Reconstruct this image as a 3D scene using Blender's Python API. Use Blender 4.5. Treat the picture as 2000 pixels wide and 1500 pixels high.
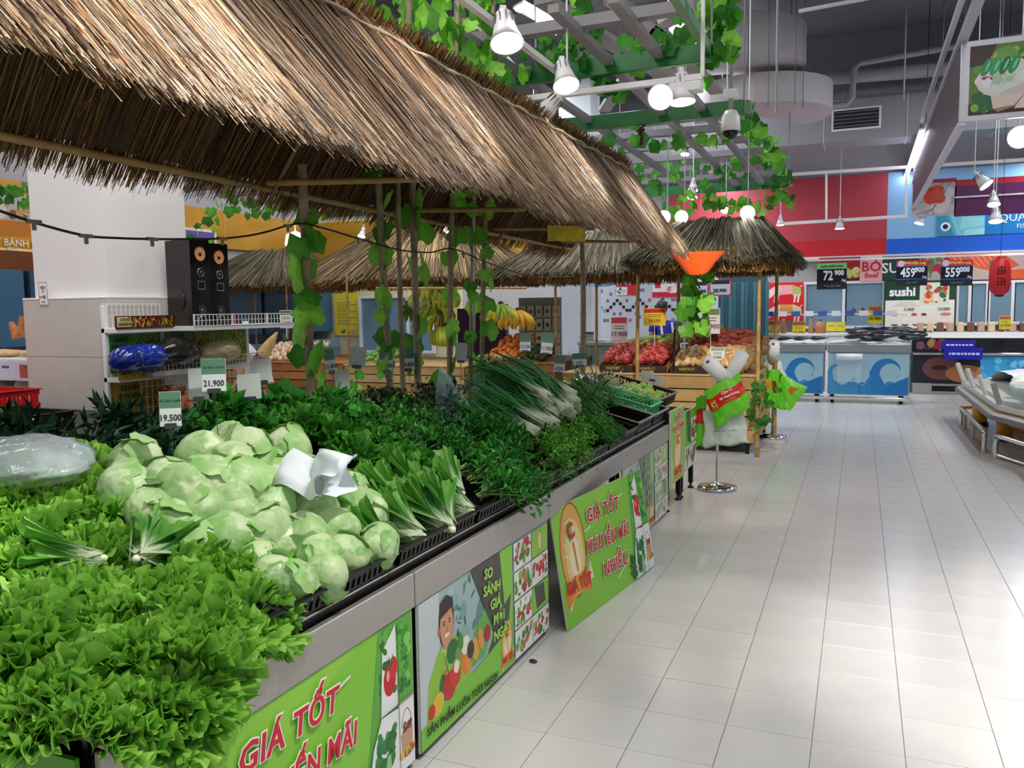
import bpy, math, random
import numpy as np
from math import sin, cos, pi, radians, sqrt, atan2
from mathutils import Vector, Matrix

for o in list(bpy.data.objects): bpy.data.objects.remove(o)
SC = bpy.context.scene
COL = SC.collection
random.seed(7)
R = random.Random(11)

# ------------------------------------------------------------------ camera
F_PX, YAW, PITCH, ROLL, CH = 1608.5, -.3990, .0917, -.0139, 1.545
_cy, _sy, _cp, _sp = cos(YAW), sin(YAW), cos(PITCH), sin(PITCH)
_f = Vector((_sy*_cp, _cy*_cp, -_sp)); _r = Vector((_cy, -_sy, 0)); _u = _r.cross(_f)
_r, _u = cos(ROLL)*_r + sin(ROLL)*_u, -sin(ROLL)*_r + cos(ROLL)*_u
CAMP = Vector((0, 0, CH))
cd = bpy.data.cameras.new('camera'); cam = bpy.data.objects.new('camera', cd); COL.objects.link(cam)
cd.sensor_width = 36; cd.lens = F_PX*36/2000; cd.clip_start = .05; cd.clip_end = 100
cam.matrix_world = Matrix.Translation(CAMP) @ Matrix((_r, _u, -_f)).transposed().to_4x4()
SC.camera = cam

def ray(px, py): return _f + _r*((px-1000)/F_PX) - _u*((py-750)/F_PX)
def at(px, py, x=None, y=None, z=None):
    """world point seen at a photograph pixel, on the given world plane"""
    v = ray(px, py)
    t = (x/v.x) if x is not None else (y/v.y) if y is not None else (z-CH)/v.z
    return CAMP + v*t

# ------------------------------------------------------------------ view, world
SC.view_settings.view_transform = 'Standard'; SC.view_settings.look = 'None'
SC.view_settings.gamma = 1; SC.view_settings.use_curve_mapping = False
SC.view_settings.exposure = 0.28
W = bpy.data.worlds.new('world'); SC.world = W; W.use_nodes = True
W.node_tree.nodes['Background'].inputs[0].default_value = (.75, .8, .9, 1)
W.node_tree.nodes['Background'].inputs[1].default_value = .35

# ------------------------------------------------------------------ lights (ceiling rows, spots)
def area(loc, sx, sy, power, col=(1, .97, .93), rot=(0, 0, 0)):
    l = bpy.data.lights.new('ceiling_glow', 'AREA'); l.shape = 'RECTANGLE'; l.size = sx; l.size_y = sy
    l.energy = power; l.color = col
    o = bpy.data.objects.new('ceiling_glow', l); COL.objects.link(o); o.location = loc; o.rotation_euler = rot
    return o
def spot(loc, target, power, ang=40, blend=.35, col=(1, .9, .78), rad=.04):
    l = bpy.data.lights.new('spot_beam', 'SPOT'); l.energy = power; l.color = col
    l.spot_size = radians(ang); l.spot_blend = blend; l.shadow_soft_size = rad
    o = bpy.data.objects.new('spot_beam', l); COL.objects.link(o); o.location = loc
    d = Vector(target)-Vector(loc); o.rotation_euler = d.to_track_quat('-Z', 'Y').to_euler()
    return o
for X in (-6.5, -2.6, 1.3):
    for Y in (-2.0, 3.0): area((X, Y, 5.1), 1.2, 2.6, 70)  # unseen area lights added over and behind the view for brightness
COOL = (.93, .96, 1)
CEIL_L = []
for X in (-8, -5.2, -2.5, 2.8):
    for Y, Z in ((8.6, 5.3), (12.2, 5.3), (15.75, 3.98)): CEIL_L.append((X, Y, Z, .8 if Z < 4 else 1.2)); area((X, Y, Z), .22, 1.6 if Z < 4 else 2.4, (45 if Z < 4 else 80) if X > -6 else 40, COOL)

# ------------------------------------------------------------------ materials
def h2l(h):
    h = h.lstrip('#'); c = [int(h[i:i+2], 16)/255 for i in (0, 2, 4)]
    return tuple(x/12.92 if x <= .04045 else ((x+.055)/1.055)**2.4 for x in c)
def c4(c): return (*(h2l(c) if isinstance(c, str) else c), 1)
class NT:
    def __init__(s, name):
        s.m = bpy.data.materials.new(name); s.m.use_nodes = True; s.t = s.m.node_tree
        s.b = s.t.nodes['Principled BSDF']; s.N = s.t.nodes
    def n(s, typ, **kw):
        x = s.N.new(typ)
        for k, v in kw.items():
            if k.startswith('i_'):
                k = k[2:]; k = int(k) if k.isdigit() else k.replace('_', ' ')
                x.inputs[k].default_value = v
            else: setattr(x, k, v)
        return x
    def l(s, a, b): s.t.links.new(a, b)
    def ramp(s, fac, stops):
        r = s.n('ShaderNodeValToRGB'); e = r.color_ramp.elements
        while len(e) < len(stops): e.new(.5)
        for q, (p, c) in zip(e, stops): q.position = p; q.color = c4(c)
        s.l(fac, r.inputs[0]); return r.outputs[0]
def mat(name, col, rough=.6, metal=0, var=0, scale=8, bump=0, bscale=30, spec=None, alpha=None, trans=0, emit=0, coat=0):
    s = NT(name); b = s.b; b.inputs['Roughness'].default_value = rough; b.inputs['Metallic'].default_value = metal
    b.inputs['Base Color'].default_value = c4(col)
    if spec is not None: b.inputs['Specular IOR Level'].default_value = spec
    if trans: b.inputs['Transmission Weight'].default_value = trans
    if alpha is not None: b.inputs['Alpha'].default_value = alpha
    if coat: b.inputs['Coat Weight'].default_value = coat
    if emit: b.inputs['Emission Color'].default_value = c4(col); b.inputs['Emission Strength'].default_value = emit
    if var or bump:
        tc = s.n('ShaderNodeTexCoord')
    if var:
        nz = s.n('ShaderNodeTexNoise', i_Scale=scale, i_Detail=4.); s.l(tc.outputs['Object'], nz.inputs['Vector'])
        c = c4(col); lo = tuple(x*(1-var) for x in c[:3]); hi = tuple(min(1, x*(1+var)) for x in c[:3])
        s.l(s.ramp(nz.outputs[0], [(.3, lo), (.7, hi)]), b.inputs['Base Color'])
    if bump:
        n2 = s.n('ShaderNodeTexNoise', i_Scale=float(bscale), i_Detail=3.); s.l(tc.outputs['Object'], n2.inputs['Vector'])
        bp = s.n('ShaderNodeBump', i_Strength=bump, i_Distance=.01); s.l(n2.outputs[0], bp.inputs['Height'])
        s.l(bp.outputs[0], b.inputs['Normal'])
    return s.m
def vcol_mat(name, rough=.5, trans=0., bump=0, bscale=60, var=.0, vscale=40, spec=.5, sheen=0):
    """colour from the mesh's own albedo attribute; optional leaf translucency"""
    s = NT(name); b = s.b; a = s.n('ShaderNodeAttribute', attribute_name='Col')
    out = a.outputs['Color']; tc = s.n('ShaderNodeTexCoord')
    b.inputs['Roughness'].default_value = rough; b.inputs['Specular IOR Level'].default_value = spec
    if var:
        nz = s.n('ShaderNodeTexNoise', i_Scale=float(vscale), i_Detail=3.); s.l(tc.outputs['Object'], nz.inputs['Vector'])
        mp = s.n('ShaderNodeMapRange'); s.l(nz.outputs[0], mp.inputs[0]); mp.inputs[1].default_value = .3; mp.inputs[2].default_value = .7
        mp.inputs[3].default_value = 1-var; mp.inputs[4].default_value = 1+var
        mx = s.n('ShaderNodeVectorMath', operation='SCALE'); s.l(out, mx.inputs[0]); s.l(mp.outputs[0], mx.inputs['Scale']); out = mx.outputs[0]
    s.l(out, b.inputs['Base Color'])
    if bump:
        n2 = s.n('ShaderNodeTexNoise', i_Scale=float(bscale), i_Detail=2.); s.l(tc.outputs['Object'], n2.inputs['Vector'])
        bp = s.n('ShaderNodeBump', i_Strength=bump, i_Distance=.004); s.l(n2.outputs[0], bp.inputs['Height']); s.l(bp.outputs[0], b.inputs['Normal'])
    if trans:
        t = s.n('ShaderNodeBsdfTranslucent'); s.l(out, t.inputs[0]); m = s.n('ShaderNodeMixShader', i_0=trans)
        o = s.N['Material Output']; s.l(b.outputs[0], m.inputs[1]); s.l(t.outputs[0], m.inputs[2]); s.l(m.outputs[0], o.inputs[0])
    return s.m

# ------------------------------------------------------------------ objects
def link(o, parent=None):
    COL.objects.link(o)
    if parent is not None: o.parent = parent
    return o
def props(o, label=None, cat=None, group=None, kind=None):
    if label: o['label'] = label
    if cat: o['category'] = cat
    if group: o['group'] = group
    if kind: o['kind'] = kind
    return o
def empty(name, loc=(0, 0, 0), rz=0, label=None, cat=None, group=None, rot=None, parent=None, kind=None):
    o = bpy.data.objects.new(name, None); o.empty_display_size = .1; link(o, parent)
    o.location = loc; o.rotation_euler = rot if rot else (0, 0, rz)
    return props(o, label, cat, group, kind)
def obj(name, me, parent=None, loc=(0, 0, 0), rot=(0, 0, 0), sc=None, label=None, cat=None, group=None, kind=None):
    o = bpy.data.objects.new(name, me); link(o, parent); o.location = loc; o.rotation_euler = rot
    if sc is not None: o.scale = sc if hasattr(sc, '__len__') else (sc, sc, sc)
    return props(o, label, cat, group, kind)
def copy_tree(o, parent=None, loc=None, rot=None, sc=None, label=None, group=None):
    c = o.copy(); COL.objects.link(c); c.parent = parent
    if loc is not None: c.location = loc
    if rot is not None: c.rotation_euler = rot
    if sc is not None: c.scale = sc if hasattr(sc, '__len__') else (sc, sc, sc)
    if label: c['label'] = label
    if group: c['group'] = group
    for ch in KIDS.get(o.name, ()) or list(o.children): copy_tree(ch, c)
    return c
KIDS = {}
ORD = 'first second third fourth fifth sixth seventh eighth ninth tenth eleventh twelfth thirteenth fourteenth fifteenth sixteenth seventeenth eighteenth nineteenth twentieth'.split()
def nth(i): return ORD[i] if i < 20 else 'twenty-'+ORD[i-20] if i < 30 else 'thirty-'+ORD[i-30] if i<40 else 'far'

class MB:
    def __init__(s, M=None): s.v = []; s.f = []; s.mi = []; s.c = []; s.sm = []; s.M = M
    def add(s, vs, fs, mi=0, col=None, smooth=False):
        b = len(s.v)
        if s.M is not None: vs = [s.M @ Vector(p) for p in vs]
        s.v += [tuple(p) for p in vs]
        for f in fs: s.f.append(tuple(b+i for i in f)); s.mi.append(mi); s.c.append(col); s.sm.append(smooth)
        return s
    def box(s, x0, y0, z0, x1, y1, z1, mi=0, col=None, ch=0):
        if not ch:
            vs = [(x, y, z) for z in (z0, z1) for y in (y0, y1) for x in (x0, x1)]
            return s.add(vs, [(0, 2, 3, 1), (4, 5, 7, 6), (0, 1, 5, 4), (2, 6, 7, 3), (0, 4, 6, 2), (1, 3, 7, 5)], mi, col)
        c = (x0+x1)/2, (y0+y1)/2, (z0+z1)/2; h = (x1-x0)/2, (y1-y0)/2, (z1-z0)/2; ch = min(ch, *(q*.49 for q in h))
        vs = []; idx = {}
        for sx in (-1, 1):
            for sy in (-1, 1):
                for sz in (-1, 1):
                    for a in range(3):
                        d = [h[0]-ch, h[1]-ch, h[2]-ch]; d[a] = h[a]
                        idx[sx, sy, sz, a] = len(vs); vs.append((c[0]+sx*d[0], c[1]+sy*d[1], c[2]+sz*d[2]))
        fs = []
        def q(l, n):
            P = [Vector(vs[i]) for i in l]; nn = (P[1]-P[0]).cross(P[2]-P[0])
            fs.append(tuple(l) if nn.dot(Vector(n)) > 0 else tuple(reversed(l)))
        for a in range(3):
            b_, d_ = [k for k in range(3) if k != a]
            for sg in (-1, 1):
                l = []
                for p, r_ in ((-1, -1), (1, -1), (1, 1), (-1, 1)):
                    k = [0]*3; k[a] = sg; k[b_] = p; k[d_] = r_; l.append(idx[(*k, a)])
                n = [0]*3; n[a] = sg; q(l, n)
            for p in (-1, 1):
                for r_ in (-1, 1):
                    l = []
                    for e, ax in ((-1, b_), (1, b_), (1, d_), (-1, d_)):
                        k = [0]*3; k[a] = e; k[b_] = p; k[d_] = r_; l.append(idx[(*k, ax)])
                    n = [0]*3; n[b_] = p; n[d_] = r_; q(l, n)
        for sx in (-1, 1):
            for sy in (-1, 1):
                for sz in (-1, 1): q([idx[sx, sy, sz, a] for a in range(3)], (sx, sy, sz))
        return s.add(vs, fs, mi, col)
    def cbox(s, c, d, mi=0, col=None, ch=0):
        return s.box(c[0]-d[0]/2, c[1]-d[1]/2, c[2]-d[2]/2, c[0]+d[0]/2, c[1]+d[1]/2, c[2]+d[2]/2, mi, col, ch)
    def tube(s, pts, r, n=8, mi=0, col=None, caps=True, flat=1.):
        pts = [Vector(p) for p in pts]; rs = r if hasattr(r, '__len__') else [r]*len(pts)
        vs = []; up = None
        for i, p in enumerate(pts):
            d = (pts[min(i+1, len(pts)-1)]-pts[max(i-1, 0)]).normalized()
            if up is None: up = Vector((0, 0, 1)) if abs(d.z) < .9 else Vector((1, 0, 0))
            a = d.cross(up).normalized(); b = a.cross(d).normalized(); up = b
            for k in range(n): t = 2*pi*k/n; vs.append(p + a*cos(t)*rs[i] + b*sin(t)*rs[i]*flat)
        fs = [(i*n+k, (i+1)*n+k, (i+1)*n+(k+1) % n, i*n+(k+1) % n) for i in range(len(pts)-1) for k in range(n)]
        s.add(vs, fs, mi, col, True)
        if caps:
            m = len(pts)-1; s.add(vs[:n], [tuple(range(n))], mi, col); s.add(vs[m*n:], [tuple(reversed(range(n)))], mi, col)
        return s
    def bar(s, p, q, w, h=None, mi=0, col=None):
        """rectangular bar from p to q"""
        p, q = Vector(p), Vector(q); h = h or w; d = (q-p).normalized(); up = Vector((0, 0, 1)) if abs(d.z) < .95 else Vector((0, 1, 0))
        a = d.cross(up).normalized()*w/2; b = a.cross(d).normalized()*h/2
        vs = [e+x for e in (p, q) for x in (-a-b, a-b, a+b, -a+b)]
        return s.add(vs, [(0, 1, 2, 3), (7, 6, 5, 4), (0, 4, 5, 1), (1, 5, 6, 2), (2, 6, 7, 3), (3, 7, 4, 0)], mi, col)
    def lathe(s, prof, n=20, c=(0, 0, 0), mi=0, col=None, M=None, smooth=True, sx=1., sy=1.):
        vs = []
        for r, z in prof:
            for k in range(n):
                p = Vector((r*cos(2*pi*k/n)*sx, r*sin(2*pi*k/n)*sy, z))
                vs.append((M @ p if M else p)+Vector(c))
        fs = [(i*n+k, i*n+(k+1) % n, (i+1)*n+(k+1) % n, (i+1)*n+k) for i in range(len(prof)-1) for k in range(n)]
        return s.add(vs, fs, mi, col, smooth)
    def ball(s, c, r, n=12, m=8, mi=0, col=None, sc=(1, 1, 1), M=None):
        vs = []; c = Vector(c)
        for j in range(m+1):
            for k in range(n):
                p = Vector((sin(pi*j/m)*cos(2*pi*k/n)*r*sc[0], sin(pi*j/m)*sin(2*pi*k/n)*r*sc[1], -cos(pi*j/m)*r*sc[2]))
                vs.append(c+(M @ p if M else p))
        return s.add(vs, [(j*n+k, j*n+(k+1) % n, (j+1)*n+(k+1) % n, (j+1)*n+k) for j in range(m) for k in range(n)], mi, col, True)
    def grid(s, P, mi=0, col=None, smooth=True, thick=0):
        """P: rows of points"""
        a, b = len(P), len(P[0]); vs = [p for r_ in P for p in r_]
        fs = [(i*b+j, i*b+j+1, (i+1)*b+j+1, (i+1)*b+j) for i in range(a-1) for j in range(b-1)]
        return s.add(vs, fs, mi, col, smooth)
    def prism(s, poly, y0, y1, mi=0, col=None):
        """poly in x,z extruded along y"""
        n = len(poly); vs = [(x, y0, z) for x, z in poly]+[(x, y1, z) for x, z in poly]
        fs = [tuple(range(n)), tuple(reversed(range(n, 2*n)))]+[(i, i+n, (i+1) % n+n, (i+1) % n) for i in range(n)]
        return s.add(vs, fs, mi, col)
    def mesh(s, name, mats, merge=False):
        me = bpy.data.meshes.new(name); me.from_pydata(s.v, [], s.f)
        for m in (mats if isinstance(mats, (list, tuple)) else [mats]): me.materials.append(m)
        me.polygons.foreach_set('material_index', s.mi); me.polygons.foreach_set('use_smooth', s.sm)
        if any(c is not None for c in s.c):
            at_ = me.color_attributes.new('Col', 'FLOAT_COLOR', 'CORNER'); buf = []
            for f, c in zip(s.f, s.c): buf += list(c4(c) if c is not None else (1, 1, 1, 1))*len(f)
            at_.data.foreach_set('color', buf)
        me.update(); return me
    def build(s, name, mats, parent=None, **kw): return obj(name, s.mesh(name, mats), parent, **kw)
def np_mesh(name, V, Fq, mats, C=None, smooth=True, mi=None):
    """V (n,3) float, Fq (m,k) int, C (n,3) per-vertex albedo"""
    me = bpy.data.meshes.new(name); V = np.asarray(V, np.float32); Fq = np.asarray(Fq, np.int32); m, k = Fq.shape
    me.vertices.add(len(V)); me.vertices.foreach_set('co', V.ravel())
    me.loops.add(m*k); me.loops.foreach_set('vertex_index', Fq.ravel())
    me.polygons.add(m); me.polygons.foreach_set('loop_start', np.arange(0, m*k, k, dtype=np.int32))
    me.polygons.foreach_set('use_smooth', np.full(m, smooth))
    for q in (mats if isinstance(mats, (list, tuple)) else [mats]): me.materials.append(q)
    if mi is not None: me.polygons.foreach_set('material_index', np.asarray(mi, np.int32))
    if C is not None:
        a = me.color_attributes.new('Col', 'FLOAT_COLOR', 'POINT')
        a.data.foreach_set('color', np.concatenate([C, np.ones((len(C), 1))], 1).astype(np.float32).ravel())
    me.update(calc_edges=True); return me

# flat print: a canvas in local x,z facing -y
PRINT = vcol_mat('printed_graphic', .35, spec=.4)
class Canvas:
    def __init__(s): s.m = MB(); s.k = 0
    def poly(s, pts, col):
        s.k += 1; y = -.0005-.00003*s.k; s.m.add([(x, y, z) for x, z in pts], [tuple(range(len(pts)))], 0, col); return s
    def rect(s, x0, z0, x1, z1, col): return s.poly([(x0, z0), (x1, z0), (x1, z1), (x0, z1)], col)
    def ell(s, x, z, rx, rz, col, n=18, a=0):
        return s.poly([(x+rx*cos(t)*cos(a)-rz*sin(t)*sin(a), z+rx*cos(t)*sin(a)+rz*sin(t)*cos(a)) for t in (2*pi*k/n for k in range(n))], col)
    def line(s, x0, z0, x1, z1, w, col):
        d = sqrt((x1-x0)**2+(z1-z0)**2) or 1; a, b = -(z1-z0)/d*w/2, (x1-x0)/d*w/2
        return s.poly([(x0-a, z0-b), (x1-a, z1-b), (x1+a, z1+b), (x0+a, z0+b)], col)
    def blobs(s, x0, z0, x1, z1, cols, n, r0, r1, seed=0, asp=1.):
        q = random.Random(seed)
        for _ in range(n):
            r_ = q.uniform(r0, r1)
            s.ell(q.uniform(x0+r_, x1-r_), q.uniform(z0+r_, z1-r_), r_, r_*asp*q.uniform(.5, 1.1), q.choice(cols), 8, q.uniform(0, pi))
        return s
    def build(s, parent, name='printed_picture', loc=(0, 0, 0), rot=(0, 0, 0)): return s.m.build(name, PRINT, parent, loc=loc, rot=rot)
TXM = {}
def text(t, size, col, parent, x, z, y=-.004, bold=0., align='CENTER', name='lettering', rotz=0, sx=1., shear=0, space=1., ext=.0006, rot=None, loc=None):
    cu = bpy.data.curves.new('t', 'FONT'); cu.body = t; cu.size = size; cu.align_x = align; cu.align_y = 'CENTER'
    cu.offset = bold; cu.extrude = ext; cu.shear = shear; cu.space_character = space; cu.resolution_u = 2
    if col not in TXM: TXM[col] = mat('ink_'+col.strip('#'), col, .5)
    cu.materials.append(TXM[col])
    return obj(name, cu, parent, loc=loc or (x, y, z), rot=rot or (pi/2, -rotz, 0), sc=(sx, 1, 1))
# ------------------------------------------------------------------ room shell
XL, XR, YF, YB, ZC = -10.0, 5.4, 17.0, -5.0, 5.9
M_wall = mat('wall_paint_grey', '#a9a7ab', .8, bump=.05)
M_ceil = mat('ceiling_grey', '#77797f', .9, var=.06, scale=3)
M_white = mat('white_paint', '#e6e4e2', .45)
M_grout = mat('grout', '#6d6a68', .9)
def tile_mat():
    s = NT('floor_tile_ceramic'); b = s.b; oi = s.n('ShaderNodeObjectInfo'); tc = s.n('ShaderNodeTexCoord')
    n = s.n('ShaderNodeTexNoise', i_Scale=3., i_Detail=5.); s.l(tc.outputs['Object'], n.inputs['Vector'])
    s.l(s.ramp(n.outputs[0], [(.3, '#c4c4c4'), (.7, '#d0cfcd')]), b.inputs['Base Color'])
    n2 = s.n('ShaderNodeTexNoise', i_Scale=14., i_Detail=3.); s.l(tc.outputs['Object'], n2.inputs['Vector'])
    mr = s.n('ShaderNodeMapRange'); s.l(n2.outputs[0], mr.inputs[0]); mr.inputs[3].default_value = .17; mr.inputs[4].default_value = .3
    s.l(mr.outputs[0], b.inputs['Roughness']); b.inputs['Specular IOR Level'].default_value = .55
    bp = s.n('ShaderNodeBump', i_Strength=.04, i_Distance=.01); s.l(n.outputs[0], bp.inputs['Height']); s.l(bp.outputs[0], b.inputs['Normal'])
    return s.m
M_tile = tile_mat()
floor = MB().box(XL-.2, YB-.2, -.1, XR+.2, YF+.4, -.003).build('floor', M_grout, kind='structure')
T = .3; G = .0022
tile_me = MB().box(G/2, G/2, -.012, T-G/2, T-G/2, 0, ch=.0012).mesh('tile', M_tile)
def txy(i, j): return T*(i-4.4032), T*(j+7.973)
cells = []; rest = []
for i in range(-29, 33):
    for j in range(-24, 50):
        x, y = txy(i, j)
        if x > XR or y > YF: continue
        vis = False
        if y > 1.2 and x > -1.6:
            d = Vector((x+.15, y+.15, -CH)); z = d.dot(_f)
            if z > .3:
                px, py = 1000+F_PX*d.dot(_r)/z, 750-F_PX*d.dot(_u)/z
                vis = -60 < px < 2060 and py < 1560
        (cells if vis else rest).append((x, y))
cells.sort(key=lambda c: c[1]**2+c[0]**2)
for x, y in cells[:298]:
    obj('tile', tile_me, floor, loc=(x, y, R.uniform(-.0003, .0003)), rot=(R.uniform(-.0006, .0006), R.uniform(-.0006, .0006), 0))
m = MB()
for x, y in rest+cells[298:]: m.box(x+G/2, y+G/2, -.012, x+T-G/2, y+T-G/2, 0)
m.build('floor_tile', M_tile, floor, kind='stuff')
MB().box(XL-.2, YF, 0, XR+.2, YF+.2, ZC).build('wall_far', M_wall, kind='structure')
MB().box(XL-.2, YB, 0, XL, YF, ZC).build('wall_left', M_wall, kind='structure')
MB().box(XR, YB, 0, XR+.2, YF, ZC).build('wall_right', M_wall, kind='structure')
MB().box(XL-.2, YB-.2, 0, XR+.2, YB, ZC).build('wall_back', M_wall, kind='structure')
ceil = MB().box(XL-.2, YB-.2, ZC, XR+.2, YF+.2, ZC+.1).build('ceiling', M_ceil, kind='structure')
# ceiling beams and the deep grey downstand beam over the far aisle
m = MB()
for y in (6.0, 10.5): m.box(XL, y, ZC-.45, XR, y+.35, ZC)
m.build('ceiling_beam', M_ceil, ceil)
MB().box(-5.5, 14.9, 5.0, XR, 15.3, ZC).build('ceiling_beam', M_ceil, ceil)

# pillar, tiled cladding below, white above
px0, px1, py0, py1 = -5.06, -4.36, 3.82, 4.54
pil = empty('trim_1', (0, 0, 0), kind='structure')
M_clad = mat('pale_cladding_tile', '#c9c4bf', .25, var=.02)
MB().box(px0+.02, py0+.02, 0, px1-.02, py1-.02, ZC).build('pillar_core', mat('pillar_white', '#e9e7e8', .4), pil)
MB().box(px0-.035, py0-.035, 1.640, px1+.035, py1+.035, 1.655, ch=.004).build('ledge', M_white, pil)
for (z0, z1) in ((0, .42), (.42, .845), (.845, 1.27), (1.27, 1.64)):
    sp = (py0-.035, py1+.035)
    for a in range(2):
        w = (px1-px0+.07)/2; x = px0-.035+a*w
        MB().box(x+.001, py0-.033, z0+.001, x+w-.001, py0+.02, z1-.001, ch=.002).build('cladding_tile', M_clad, pil)
        w = (py1-py0+.07)/2; y = py0-.033+a*w
        MB().box(px1-.02, y+.001, z0+.001, px1+.033, y+w-.001, z1-.001, ch=.002).build('cladding_tile', M_clad, pil)
# second pillar far behind the islands
p2a = at(1095, 700, y=13.2)
MB().box(p2a.x, 13.2, 0, p2a.x+.55, 13.75, ZC, ch=.01).build('trim_2', mat('pillar_pale_blue', '#c5cbd2', .5), kind='structure')

# ducts along the far wall
M_duct = mat('duct_grey', '#8f9094', .55, metal=.1, var=.04, scale=2)
M_duct2 = mat('duct_pinkish_white', '#b9b3b6', .5)
d = empty('air_duct', (0, 0, 0), label='long rectangular grey air duct with a louvred outlet above the red wall band', cat='duct')
MB().box(-6.2, 14.35, 4.1, 5.3, 14.95, 4.75, ch=.01).build('duct_body', M_duct, d)
g = at(1672, 232, y=14.34)
MB().box(g.x-.36, 14.325, g.z-.17, g.x+.36, 14.35, g.z+.17, ch=.004).build('outlet_frame', M_white, d)
MB().box(g.x-.33, 14.320, g.z-.14, g.x+.33, 14.33, g.z+.14).build('outlet_opening', mat('duct_dark', '#2c2d30', .8), d)
for k in range(5):
    MB().bar((g.x-.33, 14.31, g.z-.11+k*.055), (g.x+.33, 14.31, g.z-.11+k*.055), .03, .006).build('louvre', M_duct, d)
for x in (-5.4, -4.2, -3.0, -1.8, -.6, .6, 1.8, 3.0): MB().box(x, 14.34, 4.09, x+.02, 14.96, 4.76).build('duct_seam', M_duct2, d)
# fat curved duct in the upper right
def duct_arc(name, c, r0, z0, z1, a0, a1, label, n=18):
    m = MB(); P = []
    for k in range(n+1):
        a = a0+(a1-a0)*k/n; P.append((c[0]+r0*cos(a), c[1]+r0*sin(a)))
    for k in range(n):
        (xa, ya), (xb, yb) = P[k], P[k+1]
        m.add([(xa, ya, z0), (xb, yb, z0), (xb, yb, z1), (xa, ya, z1)], [(0, 1, 2, 3)])
    m.add([(x, y, z0) for x, y in P]+[(c[0], c[1], z0)], [tuple(range(n+2))])
    m.add([(x, y, z1) for x, y in P]+[(c[0], c[1], z1)], [tuple(reversed(range(n+2)))])
    o = m.build(name, M_duct2); props(o, label, 'duct'); return o
a = at(1400, 60, y=11.3)
duct_arc('curved_duct', (a.x, 12.3), 1.05, a.z-.3, a.z+.22, -pi*.95, pi*.35, 'fat pale rounded duct bend nearest the hanging dome camera')
a = at(1470, 140, y=12.0)
duct_arc('curved_duct', (a.x, 13.05), 1.0, a.z-.4, a.z+.0, -pi, pi*.3, 'second pale rounded duct bend, lower and further from the camera')
def pipe(pts, r, label, m_=None):
    o = MB().tube(pts, r, 10).build('pipe', m_ or M_duct); return props(o, label, 'pipe')
pipe([at(1585, 157, y=13.9), at(1680, 148, y=13.9), at(2060, 118, y=13.9)], .1, 'fat horizontal grey ceiling pipe crossing behind the dome camera')
pipe([at(1545, 215, y=13.7), at(1655, 203, y=13.7), at(1665, 190, y=13.7), at(1668, 135, y=13.7), at(1680, 123, y=13.7), at(1900, 85, y=13.7), at(2060, 60, y=13.7)], .045, 'thin grey ceiling pipe with two elbows above the louvred duct outlet')
pipe([at(1560, 22, y=9.5), at(1720, -8, y=9.5)], .02, 'thin white conduit rod under the dark ceiling', M_white)
# blue-grey corrugated skylight deck patch
M_blue = mat('deck_blue_grey', '#4f6a7c', .6)
dk = empty('roof_deck_panel', (0, 0, 0), label='blue-grey corrugated deck seen through the white trellis', cat='deck panel')
for k in range(16): MB().box(-3.4+k*.2, 8.0, 5.75+(k % 2)*.04, -3.2+k*.2, 10.3, 5.82).build('deck_strip', M_blue, dk)

for k, (x, y, z, L) in enumerate(CEIL_L):  # housings added so the ceiling area lights have a body
    e = empty('ceiling_light', (x, y, z), label='white housing added over an area light, %s row deep, %s from the left wall' % (nth(k % 3), nth(k//3)), cat='light')
    MB().box(-.14, -L, .012, .14, L, .06, ch=.005).build('housing', M_white, e); MB().tube([(0, -L*.8, .06), (0, -L*.8, ZC-z)], .006, 5).build('hanger', M_white, e); MB().tube([(0, L*.8, .06), (0, L*.8, ZC-z)], .006, 5).build('hanger', M_white, e)
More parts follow.
